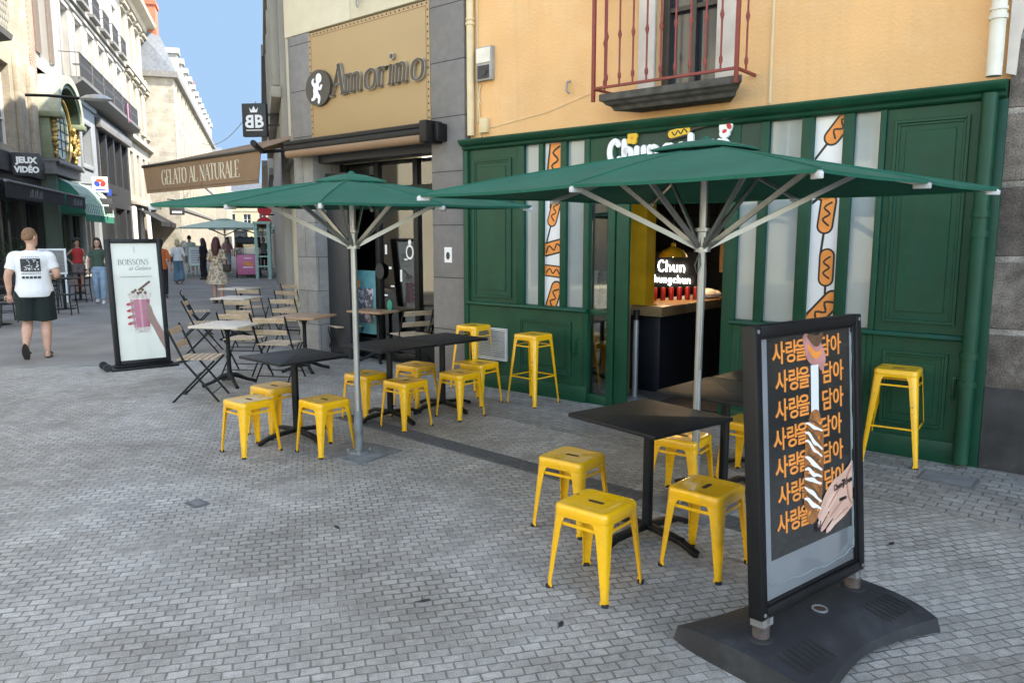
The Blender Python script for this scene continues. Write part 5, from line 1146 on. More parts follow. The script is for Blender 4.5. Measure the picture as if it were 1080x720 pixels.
# ================================================================== TABLES
def rrect(w, d, r, n=4):
    out = []
    for cx, cy, a0 in ((1, 1, 0), (-1, 1, 90), (-1, -1, 180), (1, -1, 270)):
        for k in range(n + 1):
            th = R(a0 + 90 * k / n); out.append((cx * (w / 2 - r) + r * math.cos(th), cy * (d / 2 - r) + r * math.sin(th)))
    return out
GT = 'square black cafe tables'
def black_table(label):
    t = thing('cafe_table', label, 'table', (0, 0, 0), FY, GT)
    g = MB(); g.flat(rrect(.66, .66, .015), .70, .72); g.build('tabletop', 'blacktop', t, bevel=.003)
    g = MB(); g.cyl((0, 0, .06), (0, 0, .70), .03); g.box(-.14, .14, -.14, .14, .688, .70); g.build('column', 'blackmetal', t)
    g = MB()
    for k in range(4):
        a = R(90 * k); c, s_ = math.cos(a), math.sin(a)
        g.obox((0, 0, .075), (c * .26, s_ * .26, .055), .05, .03); g.obox((c * .25, s_ * .25, .055), (c * .36, s_ * .36, .015), .045, .028); g.cyl((c * .35, s_ * .35, 0), (c * .35, s_ * .35, .02), .018, n=10)
    g.build('foot_cross', 'blackmetal', t, bevel=.004)
    return t
bt0 = black_table('nearest square black table, beside the foremost low stool and the near parasol pole'); bt0.location = (.78, 4.20, 0); bt0.rotation_euler = (0, 0, R(38))
for x, y, yw, lab in ((1.42, 4.93, -44, 'square black table half hidden behind the poster stand, nearer of the pair'), (1.90, 5.40, -44, 'square black table behind the poster stand, farther of the pair, by the door jamb'),
                      (-1.86, 6.39, -42, 'single square black table at left among low yellow stools, left of the far parasol pole'), (-1.16, 7.08, -45, 'left half of the long pair of black tables right of the far parasol pole'), (-.70, 7.52, -45, 'right half of the long pair of black tables near the bar stools')):
    dup(bt0, (x, y, 0), R(yw), lab)
GB = 'bistro tables on cast iron legs'
def bistro_table(label, top='woodtop'):
    t = thing('bistro_table', label, 'table', (0, 0, 0), FY, GB)
    g = MB(); g.flat(rrect(.62, .62, .02), .695, .72); g.build('tabletop', top, t, bevel=.003)
    g = MB(); g.lathe([(.05, .06), (.045, .12), (.028, .16), (.024, .3), (.03, .33), (.024, .36), (.024, .6), (.034, .64), (.08, .68), (.10, .695)], n=14); g.build('column', 'blackmetal', t)
    for k in range(4):
        a = R(45 + 90 * k); c, s_ = math.cos(a), math.sin(a); g = MB()
        g.tube([(0, 0, .12), (c * .08, s_ * .08, .11), (c * .2, s_ * .2, .05), (c * .28, s_ * .28, .025), (c * .31, s_ * .31, .012)], [.03, .028, .02, .02, .022], 8); g.build('leg', 'blackmetal', t)
    return t
b0 = bistro_table('bistro table with pale top beside the nearest folding chair', 'woodpale'); b0.location = (-3.32, 8.78, 0); b0.rotation_euler = (0, 0, R(-10))
b1 = bistro_table('bistro table with brown wooden top right of the pale one, near the grey pillar'); b1.location = (-2.68, 9.72, 0); b1.rotation_euler = (0, 0, R(-14))
dup(b1, (-1.86, 10.5, 0), FY + R(8), 'bistro table with brown wooden top right in front of the gelato window')
dup(b0, (-4.63, 12.75, 0), R(-12), 'farther bistro table with pale top in the second row of the terrace')
dup(b0, (-5.4, 15.1, 0), R(-14), 'farthest bistro table at the back of the terrace')
# folding chairs
GC = 'folding bistro chairs of wooden slats on black frames'
def folding_chair(label):
    t = thing('folding_chair', label, 'chair', (0, 0, 0), 0, GC)
    g = MB()
    for i in range(6): g.box(-.195, .195, -.20 + i * .066, -.20 + i * .066 + .052, .445, .46)
    g.build('seat', 'wood', t, bevel=.003, seg=1)
    g = MB()
    for z, y in ((.60, .185), (.745, .235)):
        i0 = len(g.v); g.box(-.20, .20, -.007, .007, -.032, .032); g.xf(Matrix.Translation((0, y, z)) @ Matrix.Rotation(R(-18), 4, 'X'), i0)
    g.build('backrest', 'wood', t, bevel=.003, seg=1)
    for s_ in (-1, 1):
        g = MB(); g.obox((s_ * .215, -.23, 0), (s_ * .215, .10, .43), .008, .022, up=(0, 1, 0)); g.obox((s_ * .215, .10, .43), (s_ * .215, .262, .80), .008, .022, up=(0, 1, 0)); g.build('front_leg', 'blackmetal', t)
        g = MB(); g.obox((s_ * .205, .24, 0), (s_ * .205, -.20, .44), .008, .022, up=(0, 1, 0)); g.build('rear_leg', 'blackmetal', t)
    g = MB(); g.cyl((-.21, .17, .07), (.21, .17, .07), .006, n=6); g.cyl((-.21, -.16, .09), (.21, -.16, .09), .006, n=6); g.cyl((-.215, -.01, .285), (.215, -.01, .285), .006, n=6); build_each(g, 'stretcher', 'blackmetal', t)
    return t
c0 = folding_chair('nearest folding chair, seen from the side at the left of the terrace'); c0.location = (-3.34, 8.02, 0); c0.rotation_euler = (0, 0, R(97))
for x, y, yw, lab in ((-4.62, 11.3, 104, 'folding chair at left edge of the terrace behind the nearest one, facing right'), (-5.45, 13.1, 112, 'folding chair at far left of the terrace with its back rest showing edge on'),
                      (-3.40, 9.55, 172, 'folding chair tucked behind the pale topped bistro table'), (-4.10, 11.55, 176, 'folding chair with back to camera left of the gap, second terrace row'),
                      (-2.82, 9.10, 170, 'folding chair with back to camera in front of the brown bistro table'), (-3.45, 11.75, 168, 'folding chair right in the second terrace row, back to camera'),
                      (-4.75, 13.9, 178, 'folding chair with wide brown back left in the third terrace row'), (-3.95, 13.6, 172, 'folding chair right in the third terrace row near the corner pillar'),
                      (-4.35, 15.3, 174, 'rearmost folding chair of the terrace by the white based house'),
                      (-2.42, 10.9, 30, 'grey folding chair left of the table by the gelato window'), (-1.35, 9.95, 215, 'dark folding chair right of the table by the gelato window')):
    dup(c0, (x, y, 0), R(yw), lab)

# small litter on the paving
for i, (x, y, yw, lab) in enumerate(((-.42, 3.42, 20, 'dark trodden leaf lying on the open paving left of the foremost stool'), (.22, 3.20, 70, 'small dark leaf on the paving in front of the foremost stool'), (-1.05, 4.35, 130, 'dry leaf on the paving between the far parasol plate and the camera'), (2.15, 4.1, 40, 'dry leaf on the paving right of the poster stand'))):
    tt = thing('dry_leaf', lab, 'leaf', (x, y, .001), R(yw), 'leaves dropped on the paving'); g = MB()
    g.loft([[(a * k, b * k, z) for a, b in ((-.030, 0), (-.012, .011), (.012, .012), (.034, .002), (.012, -.010), (-.012, -.012))] for k, z in ((1, 0), (.9, .004), (.4, .006))]); g.build('blade', 'leather', tt); g = MB(); g.cyl((-.028, 0, .003), (-.045, .004, .002), .0015, n=5); g.build('stalk', 'leather', tt)

# ================================================================== PARASOLS
def parasol(name, label, loc, yaw, hx, hy, ze, ztop, zhub, cloth='canopy', tilt=(0, 0), base=True, group=None, cap=True, rib_m='alu'):
    t = thing(name, label, 'parasol', loc, yaw, group)
    def edge(x, y): return ze + tilt[0] * x + tilt[1] * y
    rim = [(-hx, -hy), (0, -hy), (hx, -hy), (hx, 0), (hx, hy), (0, hy), (-hx, hy), (-hx, 0)]
    g = MB(); r0 = .14
    for k in range(8):
        A, B = rim[k], rim[(k + 1) % 8]; n = 7; rows = []
        for i in range(n + 1):
            u = i / n; u2 = r0 + (1 - r0) * u
            row = []
            for j in range(5):
                v = j / 4; x = (A[0] + (B[0] - A[0]) * v) * u2; y = (A[1] + (B[1] - A[1]) * v) * u2
                z = ztop - .05 + (edge(x, y) - ztop + .05) * u2 ** 1.12 - .045 * u2 * math.sin(math.pi * v) * (math.sin(math.pi * min(1, u * .9)) + .12 * math.sin(9 * u + k) ) + .006 * u2 * math.sin(math.pi * v)
                pin = 1 - .022 * u2 * math.sin(math.pi * v); row.append((x * pin, y * pin, z))
            rows.append(row)
        for th in (0, -.006):
            vs = [(x, y, z + th) for r in rows for x, y, z in r]
            fs = [(i * 5 + j, i * 5 + j + 1, (i + 1) * 5 + j + 1, (i + 1) * 5 + j) for i in range(n) for j in range(4)]
            g.add(vs, fs if th == 0 else [f[::-1] for f in fs])
        e = rows[-1]
        for j in range(4): g.add([e[j], e[j + 1], (e[j + 1][0], e[j + 1][1], e[j + 1][2] - .016), (e[j][0], e[j][1], e[j][2] - .016)], [(0, 1, 2, 3)])
    cn = g.build('canopy', cloth, t, recalc=False, ang=22)
    for k in range(8):                                      # sewn seams over the ribs
        A = rim[k]; pts = []
        for i in range(9):
            u2 = .2 + .8 * i / 8; pts.append((A[0] * u2, A[1] * u2, ztop - .05 + (edge(A[0] * u2, A[1] * u2) - ztop + .05) * u2 ** 1.12 + .001))
        g = MB(); g.tube(pts, .0055, 6); g.build('seam', cloth, cn)
    g = MB()                                                # vent cap
    q = [(-.19 * hx, -.19 * hy), (0, -.21 * hy), (.19 * hx, -.19 * hy), (.21 * hx, 0), (.19 * hx, .19 * hy), (0, .21 * hy), (-.19 * hx, .19 * hy), (-.21 * hx, 0)]
    rows = [[(x * s_, y * s_, ztop - .020 - dz + (tilt[0] * x + tilt[1] * y) * s_) for x, y in q] for s_, dz in ((.06, -.012), (.4, .0), (.75, .022), (1., .044), (1.0, .054))]
    g.loft(rows); vc = g.build('vent_cap', cloth, t, ang=22)
    if cap:
        g = MB(); g.lathe([(.03, 0), (.03, .02), (.012, .035)], (0, 0, ztop - .026), 12); g.build('finial', cloth, t)
    g = MB(); g.cyl((0, 0, .02 if base else 0), (0, 0, ztop - .05), .024, n=18); g.build('pole', 'alu', t)
    g = MB(); g.lathe([(.05, -.03), (.05, .0), (.032, .005), (.032, .09), (.045, .095), (.045, .115)], (0, 0, zhub), 16); g.build('hub', 'alu', t)
    for k, (x, y) in enumerate(rim):
        e = Vector((x, y, edge(x, y) - .024)); c = Vector((0, 0, ztop - .085))
        L = (e - c); rp = []
        for i in range(5):
            u = .06 + .94 * i / 4; rp.append((x * u, y * u, ztop - .05 + (edge(x, y) - ztop + .05) * u ** 1.12 - .02))
        g = MB(); 
        for i in range(4): g.obox(rp[i], rp[i + 1], .018, .026)
        rb = g.build('rib', rib_m, t)
        g = MB(); d = Vector((x, y, 0)).normalized(); pe = Vector(rp[-1]); g.obox(pe - d * .07 - Vector((0, 0, .004)), pe + d * .012 - Vector((0, 0, .006)), .022, .028); g.build('rib_end', 'whitecap' if cap else rib_m, rb, bevel=.004)
        m_ = .53; pm = Vector(rp[0]).lerp(Vector(rp[-1]), 0); u = .53; pm = Vector((x * u, y * u, ztop - .05 + (edge(x, y) - ztop + .05) * u ** 1.12 - .035))
        g = MB(); g.obox((d.x * .04, d.y * .04, zhub - .0), pm, .016, .03); g.build('strut', rib_m, t)
    if base:
        g = MB(); g.cyl((0, 0, .02), (0, 0, .35), .034, n=16); g.lathe([(.09, .012), (.09, .022), (.036, .03)], n=16); g.build('pole_sleeve', 'galv', t)
        g = MB(); g.box(-.30, .24, -.24, .24, .0, .012); pl = g.build('base_plate', 'galv', t, bevel=.004)
        g = MB()
        for a_, b_ in ((-.06, -.06), (.06, -.06), (.06, .06), (-.06, .06)): g.cyl((a_, b_, .012), (a_, b_, .04), .012, n=6)
        g.build('bolt', 'alu', pl)
    return t
GP = 'dark green square parasols over the black tables'
pA = parasol('parasol', 'near dark green square parasol over the right hand tables in front of the shop doorway', (1.17, 4.70, 0), R(-46), 1.26, 1.21, 1.995, 2.31, 1.66, tilt=(0, .012), group=GP)
pB = parasol('parasol', 'farther dark green square parasol over the left tables in front of the gelato window', (-1.23, 5.93, 0), R(-35.6), .92, 1.10, 1.962, 2.21, 1.66, tilt=(-.016, .021), group=GP)
# lifting cord on the near parasol pole
g = MB(); g.tube([(.03, -.02, 1.72), (.05, -.03, 1.5), (.035, -.028, 1.0), (.032, -.025, .9)], .004, 5); g.tube([(.0, -.03, 1.62), (.02, -.045, 1.55), (.0, -.05, 1.5), (-.02, -.045, 1.55), (0, -.03, 1.62)], .005, 5); g.build('cord', 'cable', pA)
GM = 'pale green parasols far down the street'
for i, (x, y, yw, lab) in enumerate(((-12.75, 34.0, 25, 'pale green parasol far down the street, nearer left of two, over passers by'), (-13.2, 40.5, 25, 'pale green parasol far down the street, rear right of two'))):
    parasol('street_parasol', lab, (x, y, 0), R(yw), 1.9 + .6 * i, 1.9, 2.12, 2.55 - .1 * i, 1.8, 'mint', base=False, group=GM, cap=False, rib_m='mintpaint')

# ================================================================== POSTER STAND with Korean lettering
pc = Vector((1.29, 3.10, 0)); PYW = math.atan2(.5, .64)
ps = thing('poster_stand', 'black framed pavement poster stand with orange Korean lettering on a rubber base', 'pavement sign', pc, PYW)
g = MB(); nx, ny = 17, 11; top = []
for i in range(nx):
    a = -1 + 2 * i / (nx - 1)
    half = .33 - .085 * (1 - abs(a) ** 1.6)
    xx = .50 * a
    row = []
    for j in range(ny):
        b_ = -1 + 2 * j / (ny - 1); ab = abs(b_)
        z = .066 + .062 * (1 - ab ** 2.6) * (1 - .35 * abs(a) ** 2.5) + .022 * (abs(a) ** 3) * 0
        yy = half * b_; xe = xx * (1 - .05 * ab ** 4)
        row.append((xe, yy, z))
    top.append(row)
vs = [p for r in top for p in r]; n0 = len(vs)
vs += [(x * 1.02, y * 1.04, .018 if abs(i // ny - 8) > 3 or True else .0) for i, (x, y, z) in enumerate(vs)]
vs2 = vs[:n0] + [(p[0] * 1.0, p[1] * 1.0, .0 + .028 * (1 - abs(p[0] / .52) ** 2) * (abs(p[1]) > .15)) for p in vs[n0:]]
fs = [(i * ny + j, (i + 1) * ny + j, (i + 1) * ny + j + 1, i * ny + j + 1) for i in range(nx - 1) for j in range(ny - 1)]
fs2 = [tuple(n0 + k for k in f[::-1]) for f in fs]
rimi = [(0, j) for j in range(ny)] + [(i, ny - 1) for i in range(1, nx)] + [(nx - 1, j) for j in range(ny - 2, -1, -1)] + [(i, 0) for i in range(nx - 2, 0, -1)]
rim = [i * ny + j for i, j in rimi]
fr = [(rim[k], rim[(k + 1) % len(rim)], n0 + rim[(k + 1) % len(rim)], n0 + rim[k]) for k in range(len(rim))]
g.add(vs2, fs + fs2 + fr); base_ = g.build('rubber_base', 'baser', ps, ang=40)
g = MB()
for i in range(7): 
    x = -.42 + i * .033; g.obox((x, -.25, .0985), (x, -.12, .1175), .003, .006)
    g.obox((-x, -.25, .0985), (-x, -.12, .1175), .003, .006)
build_each(g, 'tread_line', 'rubber', base_, smooth=False)
g = MB(); g.lathe([(.034, .122), (.034, .132), (.026, .132), (.026, .122)], (.03, -.03, 0), 20); fc = g.build('filler_ring', 'steel', base_)
g = MB(); g.lathe([(.026, .122), (.026, .129)], (.03, -.03, 0), 16); g.build('filler_cap', 'slot', fc)
g = MB()
for x in (-.36, .36): g.lathe([(.06, .09), (.055, .122), (.045, .125)], (x, 0, 0), 16)
build_each(g, 'spring_socket', 'rubber', base_)
for x in (-.36, .36):
    g = MB(); g.lathe([(.03, .08), (.03, .22)], (x, 0, 0), 14); 
    for i in range(14): g.lathe([(.030, .082 + i * .0095), (.0345, .086 + i * .0095), (.030, .090 + i * .0095)], (x, 0, 0), 14)
    g.build('spring', 'spring', ps, ang=20)
TL = Matrix.Translation((0, 0, .205)) @ Matrix.Rotation(R(-4.5), 4, 'X')
def tilted(mb, name, mats, parent, **k): mb.xf(TL); return mb.build(name, mats, parent, **k)
PW, PH = .405, 1.175
g = MB(); frame_rect(g, -PW, PW, 0, PH, .045, -.032, .032); frame_rect(g, -PW + .045, PW - .045, .045, PH - .045, .012, -.020, .02); fr_ = tilted(g, 'frame', 'blackmetal', ps, bevel=.006)
g = MB()
for x, z in ((-PW, 0), (PW, 0), (-PW, PH), (PW, PH)): g.disc(x - math.copysign(.022, x), z + (.022 if z == 0 else -.022), .008, .008, -.035, -.03, n=10)
for x in (-.36, .36): g.box(x - .035, x + .035, -.03, .03, -.03, .005)
g.xf(TL); build_each(g, 'frame_fitting', 'zinc', fr_)
g = MB(); g.box(-PW + .03, PW - .03, -.008, .008, .03, PH - .03); ac = tilted(g, 'clear_sheet', 'acry', ps, bevel=.002)
g = MB(); g.box(-.295, .335, -.0095, -.008, .215, PH - .055); po = tilted(g, 'poster', 'pblack', ps, smooth=False)
g = MB(); g.box(-.335, .35, .0085, .0095, .2, PH - .06); tilted(g, 'poster', 'pblack', ps, smooth=False)
g = MB()
for i in range(7):
    z = .315 + i * .117; jx = .012 * math.sin(i * 1.7)
    g.text('사랑', .098, -.165 + jx, z, -.0118, -.0098, 0, .0016); g.text('을', .098, -.045 + jx, z, -.0118, -.0098, 0, .0016); g.text('담아', .098, .18 + jx, z, -.0118, -.0098, 0, .0016)
tilted(g, 'lettering', 'porange', po, smooth=False)
g = MB(); random.seed(4)
sausage = [(.005, .345, .09), (.01, .40, .135), (.022, .52, .150), (.03, .62, .145), (.035, .71, .125), (.038, .745, .09)]
g.ribbon([(.040, .74, .058), (.043, .98, .058)], -.0135, -.0119, 2, 0, caps=False)
g.ribbon([(-.02, 1.095, .05), (.03, 1.05, .12), (.09, 1.0, .09), (.10, .97, .04)], -.0132, -.0119, 3, 5); g.ribbon([(.0, 1.105, .02), (.06, 1.08, .05), (.10, 1.10, .03)], -.0137, -.0122, 4, 5); g.ribbon([(.0, 1.06, .02), (.05, 1.02, .03), (.09, 1.03, .02)], -.0139, -.0122, 5, 5)
g.ribbon(sausage, -.0142, -.0119, 0, 5)
for i in range(34):
    z = random.uniform(.35, .74); x = .005 + .033 * (z - .35) / .4 + random.uniform(-.055, .055); g.disc(x, z, random.uniform(.006, .014), random.uniform(.005, .011), -.0144 - .00001 * i, -.0142, random.choice((4, 5, 5)), n=8, rot=random.uniform(0, 3))
for i in range(8):
    z = .385 + i * .046 + random.uniform(-.012, .012); x = .008 + .026 * i / 9; tl = random.uniform(.02, .05); k = random.uniform(.7, 1.15)
    g.ribbon([(x - .062, z + tl, .007), (x - .035, z + tl * .7 + random.uniform(-.006, .006), .015 * k), (x, z + random.uniform(-.008, .008), .020 * k), (x + .03, z - tl * .5, .012 * k), (x + .062, z - tl, .008)], -.0152, -.0142, 1, 5)
    g.ribbon([(x - .05, z + tl + .016, .005), (x + .01, z + .018, .012), (x + .055, z - tl + .016, .005)], -.0149, -.0142, 4, 4)
tilted(g, 'corn_dog_print', ['sausage', 'letter', 'poster', 'haze', 'choc', 'porange'], po, smooth=False)
g = MB()                                                     # printed hand holding the end of the stick
g.prism([(.335, .52), (.30, .495), (.25, .475), (.205, .462), (.17, .44), (.15, .40), (.135, .36), (.13, .33), (.16, .29), (.21, .268), (.26, .275), (.335, .31)], -.0146, -.0143, 0)
for n_, (pth, c_) in enumerate((([(.20, .44, .05), (.14, .405, .05), (.09, .36, .040), (.058, .322, .030)], 0), ([(.18, .385, .045), (.12, .345, .042), (.075, .305, .034), (.052, .285, .026)], 2), ([(.20, .325, .045), (.14, .30, .038), (.095, .272, .030), (.075, .262, .022)], 0), ([(.235, .29, .04), (.18, .272, .032), (.14, .252, .026), (.118, .245, .02)], 2))):
    g.ribbon(pth, -.0150 - .0002 * n_, -.0143, c_, 5)
    x_, z_ = pth[-1][0] - .003, pth[-1][1] - .002; g.disc(x_, z_, .010, .008, -.0156 - .0002 * n_, -.0148, 3, rot=.8)
for pth in ([(.26, .44, .006), (.19, .39, .010), (.13, .345, .005)], [(.27, .36, .005), (.20, .33, .010), (.14, .30, .005)], [(.29, .31, .004), (.23, .295, .008), (.17, .275, .004)], [(.33, .49, .010), (.29, .45, .014), (.30, .36, .012), (.33, .32, .008)]): g.ribbon(pth, -.0160, -.0149, 1, 4)
tilted(g, 'hand_print', ['skinp', mat('skin shade print', (.42, .21, .15), .4), mat('skin light print', (.68, .45, .35), .4, var=.1, scale=9), mat('nail pink print', (.62, .33, .30), .3)], po, smooth=False)
g = MB(); fat(g, 'Chungchun', .031, .175, .385, -.0166, -.0158, .17, 0, .12); g.box(.22, .28, -.0166, -.0158, .352, .366); g.box(.245, .275, -.016, -.0152, .435, .445)
for i in range(4): g.box(.03 + i * .010, .036 + i * .010, -.0163, -.0152, .255 + (i % 2) * .01, .30 - (i % 3) * .008)
tilted(g, 'logo_print', 'pdark', po, smooth=False)
g = MB()                                                     # wrinkled edges of the plastic sleeve
for pth in ([(-.34, .12, 0), (-.1, .10, 0), (.2, .09, 0), (.36, .12, 0)], [(.345, .12, 0), (.35, .5, 0), (.342, .8, 0), (.35, 1.1, 0)], [(-.345, .1, 0), (-.35, .5, 0), (-.345, 1.1, 0)]):
    P = catmull(pth, 6); g.tube([(p.x + .004 * math.sin(i * 2.1), -.010, p.y + .005 * math.sin(i * 1.7)) for i, p in enumerate(P)], .0035, 5)
tilted(g, 'sleeve_edge', 'frost', ac)

# ================================================================== DRINK POSTER STAND
ds = thing('drink_sign', 'tall black framed pavement sign showing a pink drink on an ivory poster', 'pavement sign', (-4.93, 10.02, 0), R(38))
g = MB(); frame_rect(g, -.335, .335, .05, 1.70, .055, -.06, .06); g.box(-.28, .28, .02, .055, .1, 1.66); g.build('frame', 'blackmetal', ds, bevel=.006).rotation_euler = (R(-6), 0, 0)
g = MB(); g.box(-.285, .285, -.03, -.02, .10, 1.65); po = g.build('poster', 'creamp', ds, smooth=False); po.rotation_euler = (R(-6), 0, 0)
g = MB(); g.box(-.42, .40, -.20, .20, .0, .025); g.box(-.36, .36, -.05, .05, .025, .05); g.build('foot_plate', 'blackmetal', ds, bevel=.005)
g = MB(); g.cyl((-.46, -.16, .05), (-.46, -.10, .05), .05, n=16); g.cyl((-.46, .10, .05), (-.46, .16, .05), .05, n=16); build_each(g, 'wheel', 'rubber', ds)
g = MB(); g.obox((.30, -.14, .02), (.62, .14, .02), .03, .02); g.build('stabiliser_bar', 'blackmetal', ds)
y0 = -.034
g = MB(); word(g, 'BOISSONS', .075, -.02, 1.36, y0, -.0302, 0, sx=.95, wmul=.7); g.text('al Gelato', .075, .05, 1.29, y0, -.0302, 0, -.0008, shear=.35); g.box(-.19, .19, y0, -.0302, 1.20, 1.205); g.ribbon([(0, 1.60, .003), (.0, 1.52, .003)], y0, -.0302, 0, 0); g.build('lettering', 'greytext', po, smooth=False)
g = MB(); g.prism([(-.10, .92), (.14, .92), (.115, .52), (-.075, .52)], -.033, -.0302); cp = g.build('cup_print', 'pinkdrink', po, smooth=False)
g = MB(); g.ribbon([(-.075, .90, .018), (-.055, .54, .014)], -.0333, -.0302, 0, 0); g.ribbon([(.02, .89, .03), (.025, .54, .022)], -.0333, -.0302, 0, 0); g.build('shine_print', mat('pale pink print', (.56, .27, .32), .35, var=.2, scale=9), cp, smooth=False)
g = MB(); g.ribbon([(.115, .91, .03), (.098, .53, .026)], -.0333, -.0302, 0, 0); g.build('shade_print', mat('deep pink print', (.30, .085, .13), .4, var=.2, scale=9), cp, smooth=False)
g = MB(); g.prism([(-.115, .95), (.155, .95), (.14, .90), (-.10, .90)], -.0335, -.0302); g.prism([(-.075, .53), (.115, .53), (.11, .46), (-.07, .46)], -.0335, -.0302)
for i in range(7): g.disc(-.09 + i * .037, .965 + .02 * (i % 2), .035, .028, -.034 - .0002 * i, -.031)
for i in range(4): g.disc(-.05 + i * .04, 1.00 + .01 * (i % 2), .035, .025, -.0355 - .0002 * i, -.031)
g.build('cream_print', 'whip', po, smooth=False)
g = MB(); g.ribbon([(.02, 1.03, .028), (.15, 1.13, .028)], -.0372, -.031, 0, 0)
for i in range(6): g.disc(-.06 + i * .03, 1.0 + .025 * math.sin(i * 2), .022, .016, -.0376 - .0002 * i, -.031, rot=i)
g.build('topping_print', 'choc', po, smooth=False)
g = MB(); g.prism([(.09, .86), (.115, .85), (.15, .80), (.17, .70), (.21, .60), (.283, .44), (.283, .20), (.24, .30), (.19, .42), (.15, .53), (.11, .60), (.09, .66), (.085, .76)], -.0345, -.031); 
for i in range(4): g.ribbon([(-.075, .85 - i * .085, .045), (-.11, .845 - i * .085, .04), (-.125, .84 - i * .085, .035)], -.036 - .0003 * i, -.031, 0, 3)
g.build('hand_print', mat('shaded hand print', (.30, .18, .15), .4, var=.15), po, smooth=False)
g = MB()
for i in range(4): g.disc(-.13, .84 - i * .085, .022, .017, -.0382, -.031)
g.build('nail_print', 'crimson', po, smooth=False)

# ================================================================== BLACK TERRACE at the far left
GK = 'black metal chairs of the terrace at the left edge'
def black_chair(label, h=.46):
    t = thing('terrace_chair', label, 'chair', (0, 0, 0), 0, GK)
    g = MB(); g.flat(rrect(.40, .40, .04), h - .02, h); g.build('seat', 'blackmetal', t, bevel=.003)
    g = MB()
    for z in (h + .16, h + .27, h + .38): g.box(-.19, .19, .195, .21, z, z + .04)
    g.build('backrest', 'blackmetal', t)
    for x, y in ((-1, -1), (1, -1), (-1, 1), (1, 1)):
        g = MB(); g.obox((x * .20, y * .21, 0), (x * .18, y * .18, h - .01), .02, .02)
        if y > 0: g.obox((x * .18, y * .18, h - .01), (x * .19, .205, h + .44), .02, .02)
        g.build('leg', 'blackmetal', t)
    g = MB(); g.box(-.19, .19, -.2, -.185, .2, .215); g.box(-.19, .19, .185, .2, .2, .215); build_each(g, 'stretcher', 'blackmetal', t)
    return t
k0 = black_chair('black metal chair at the left edge beside the walking man, nearest the camera'); k0.location = (-9.65, 14.6, 0); k0.rotation_euler = (0, 0, R(-60))
for x, y, yw, lab in ((-10.35, 15.4, 40, 'black metal chair at the very left edge of the picture by the black table'), (-10.0, 16.9, 100, 'black metal chair between the walking man and the white board, turned right'), (-11.35, 18.6, 20, 'black metal chair in front of the white framed board'), (-11.5, 20.2, -80, 'black metal chair farthest along the left terrace below the green awning')):
    dup(k0, (x, y, 0), R(yw), lab)
GKT = 'black tables of the terrace at the left edge'
def terrace_table(label):
    t = thing('terrace_table', label, 'table', (0, 0, 0), 0, GKT)
    g = MB(); g.flat(rrect(.70, .70, .03), .73, .755); g.build('tabletop', 'blackmetal', t, bevel=.003)
    g = MB(); g.cyl((0, 0, .02), (0, 0, .73), .035); g.build('column', 'blackmetal', t); g = MB(); g.lathe([(.22, 0), (.22, .015), (.04, .04)], n=20); g.build('base', 'blackmetal', t)
    return t
k1 = terrace_table('black terrace table at the left edge of the picture'); k1.location = (-10.15, 14.9, 0)
dup(k1, (-10.75, 18.2, 0), R(20), 'black terrace table right of the walking man'); dup(k1, (-11.9, 20.9, 0), R(20), 'black terrace table farthest back below the green awning')
s = thing('white_board', 'white framed menu board standing on the left terrace behind the walking man', 'board', (-12.05, 20.0, .0), R(15))
g = MB(); frame_rect(g, -.33, .33, .75, 1.42, .05, -.02, .02); g.build('frame', 'white', s, bevel=.004); g = MB(); g.box(-.29, .29, -.008, .008, .79, 1.38); g.build('board', 'ltgrey', s)
for x in (-.28, .28): g = MB(); g.box(x - .02, x + .02, -.015, .015, 0, .75); g.build('leg', 'white', s)
s = thing('window_plant', 'leafy pot plant on the sill of the black awning shop', 'plant', (-14.2, 21.9, .8), 0)
g = MB(); g.lathe([(.12, 0), (.16, .25)], n=12); g.build('pot', 'zinc', s); g = MB(); random.seed(5)
for i in range(260):
    v = Vector((random.gauss(0, .22), random.gauss(0, .22), .45 + random.gauss(0, .17))); a_ = Vector((random.gauss(0, 1), random.gauss(0, 1), random.gauss(0, 1))).normalized() * .06; b_ = a_.cross(Vector((.3, .2, 1))).normalized() * .03
    g.add([v - a_, v + b_, v + a_, v - b_], [(0, 1, 2, 3)])
g.build('foliage', 'plant', s, recalc=False, smooth=False)
# things far down the street
s = thing('ice_cart', 'pink fronted street food cart with glass hood under the pale parasols', 'cart', (-11.15, 32.2, 0), R(14))
g = MB(); g.box(-.46, .46, 0, .7, .12, 1.0); g.build('body', 'charcoal', s, bevel=.02); g = MB(); g.box(-.44, .44, -.03, -.002, .15, .98); fp = g.build('front_panel', 'pinkp', s, bevel=.01)
g = MB(); g.disc(0, .60, .20, .075, -.04, -.03); g.disc(-.05, .64, .12, .06, -.044, -.03); g.disc(.1, .56, .12, .05, -.046, -.03); g.build('food_print', 'porange', fp); g = MB(); g.box(-.2, .2, -.036, -.03, .44, .48); g.box(-.15, .15, -.036, -.03, .82, .85); g.build('print_line', 'letter', fp, smooth=False)
g = MB(); g.box(-.46, .46, .03, .67, 1.0, 1.42); g.build('glass_hood', 'shopglass', s, smooth=False); g = MB(); g.tube([(-.5, .35, 1.50), (.5, .35, 1.50)], .22, 12); g.build('hood_top', 'blackmetal', s)
g = MB(); g.cyl((-.5, .2, .13), (-.46, .2, .13), .13); g.cyl((.46, .2, .13), (.5, .2, .13), .13); build_each(g, 'wheel', 'rubber', s)
s = thing('mint_frame', 'pale green metal post frame beside the food cart', 'frame', (-10.25, 31.4, 0), R(16))
g = MB()
for x, y in ((-.25, 0), (.25, 0), (-.25, 2), (.25, 2)): g.box(x - .06, x + .06, y - .06, y + .06, 0, 2.25)
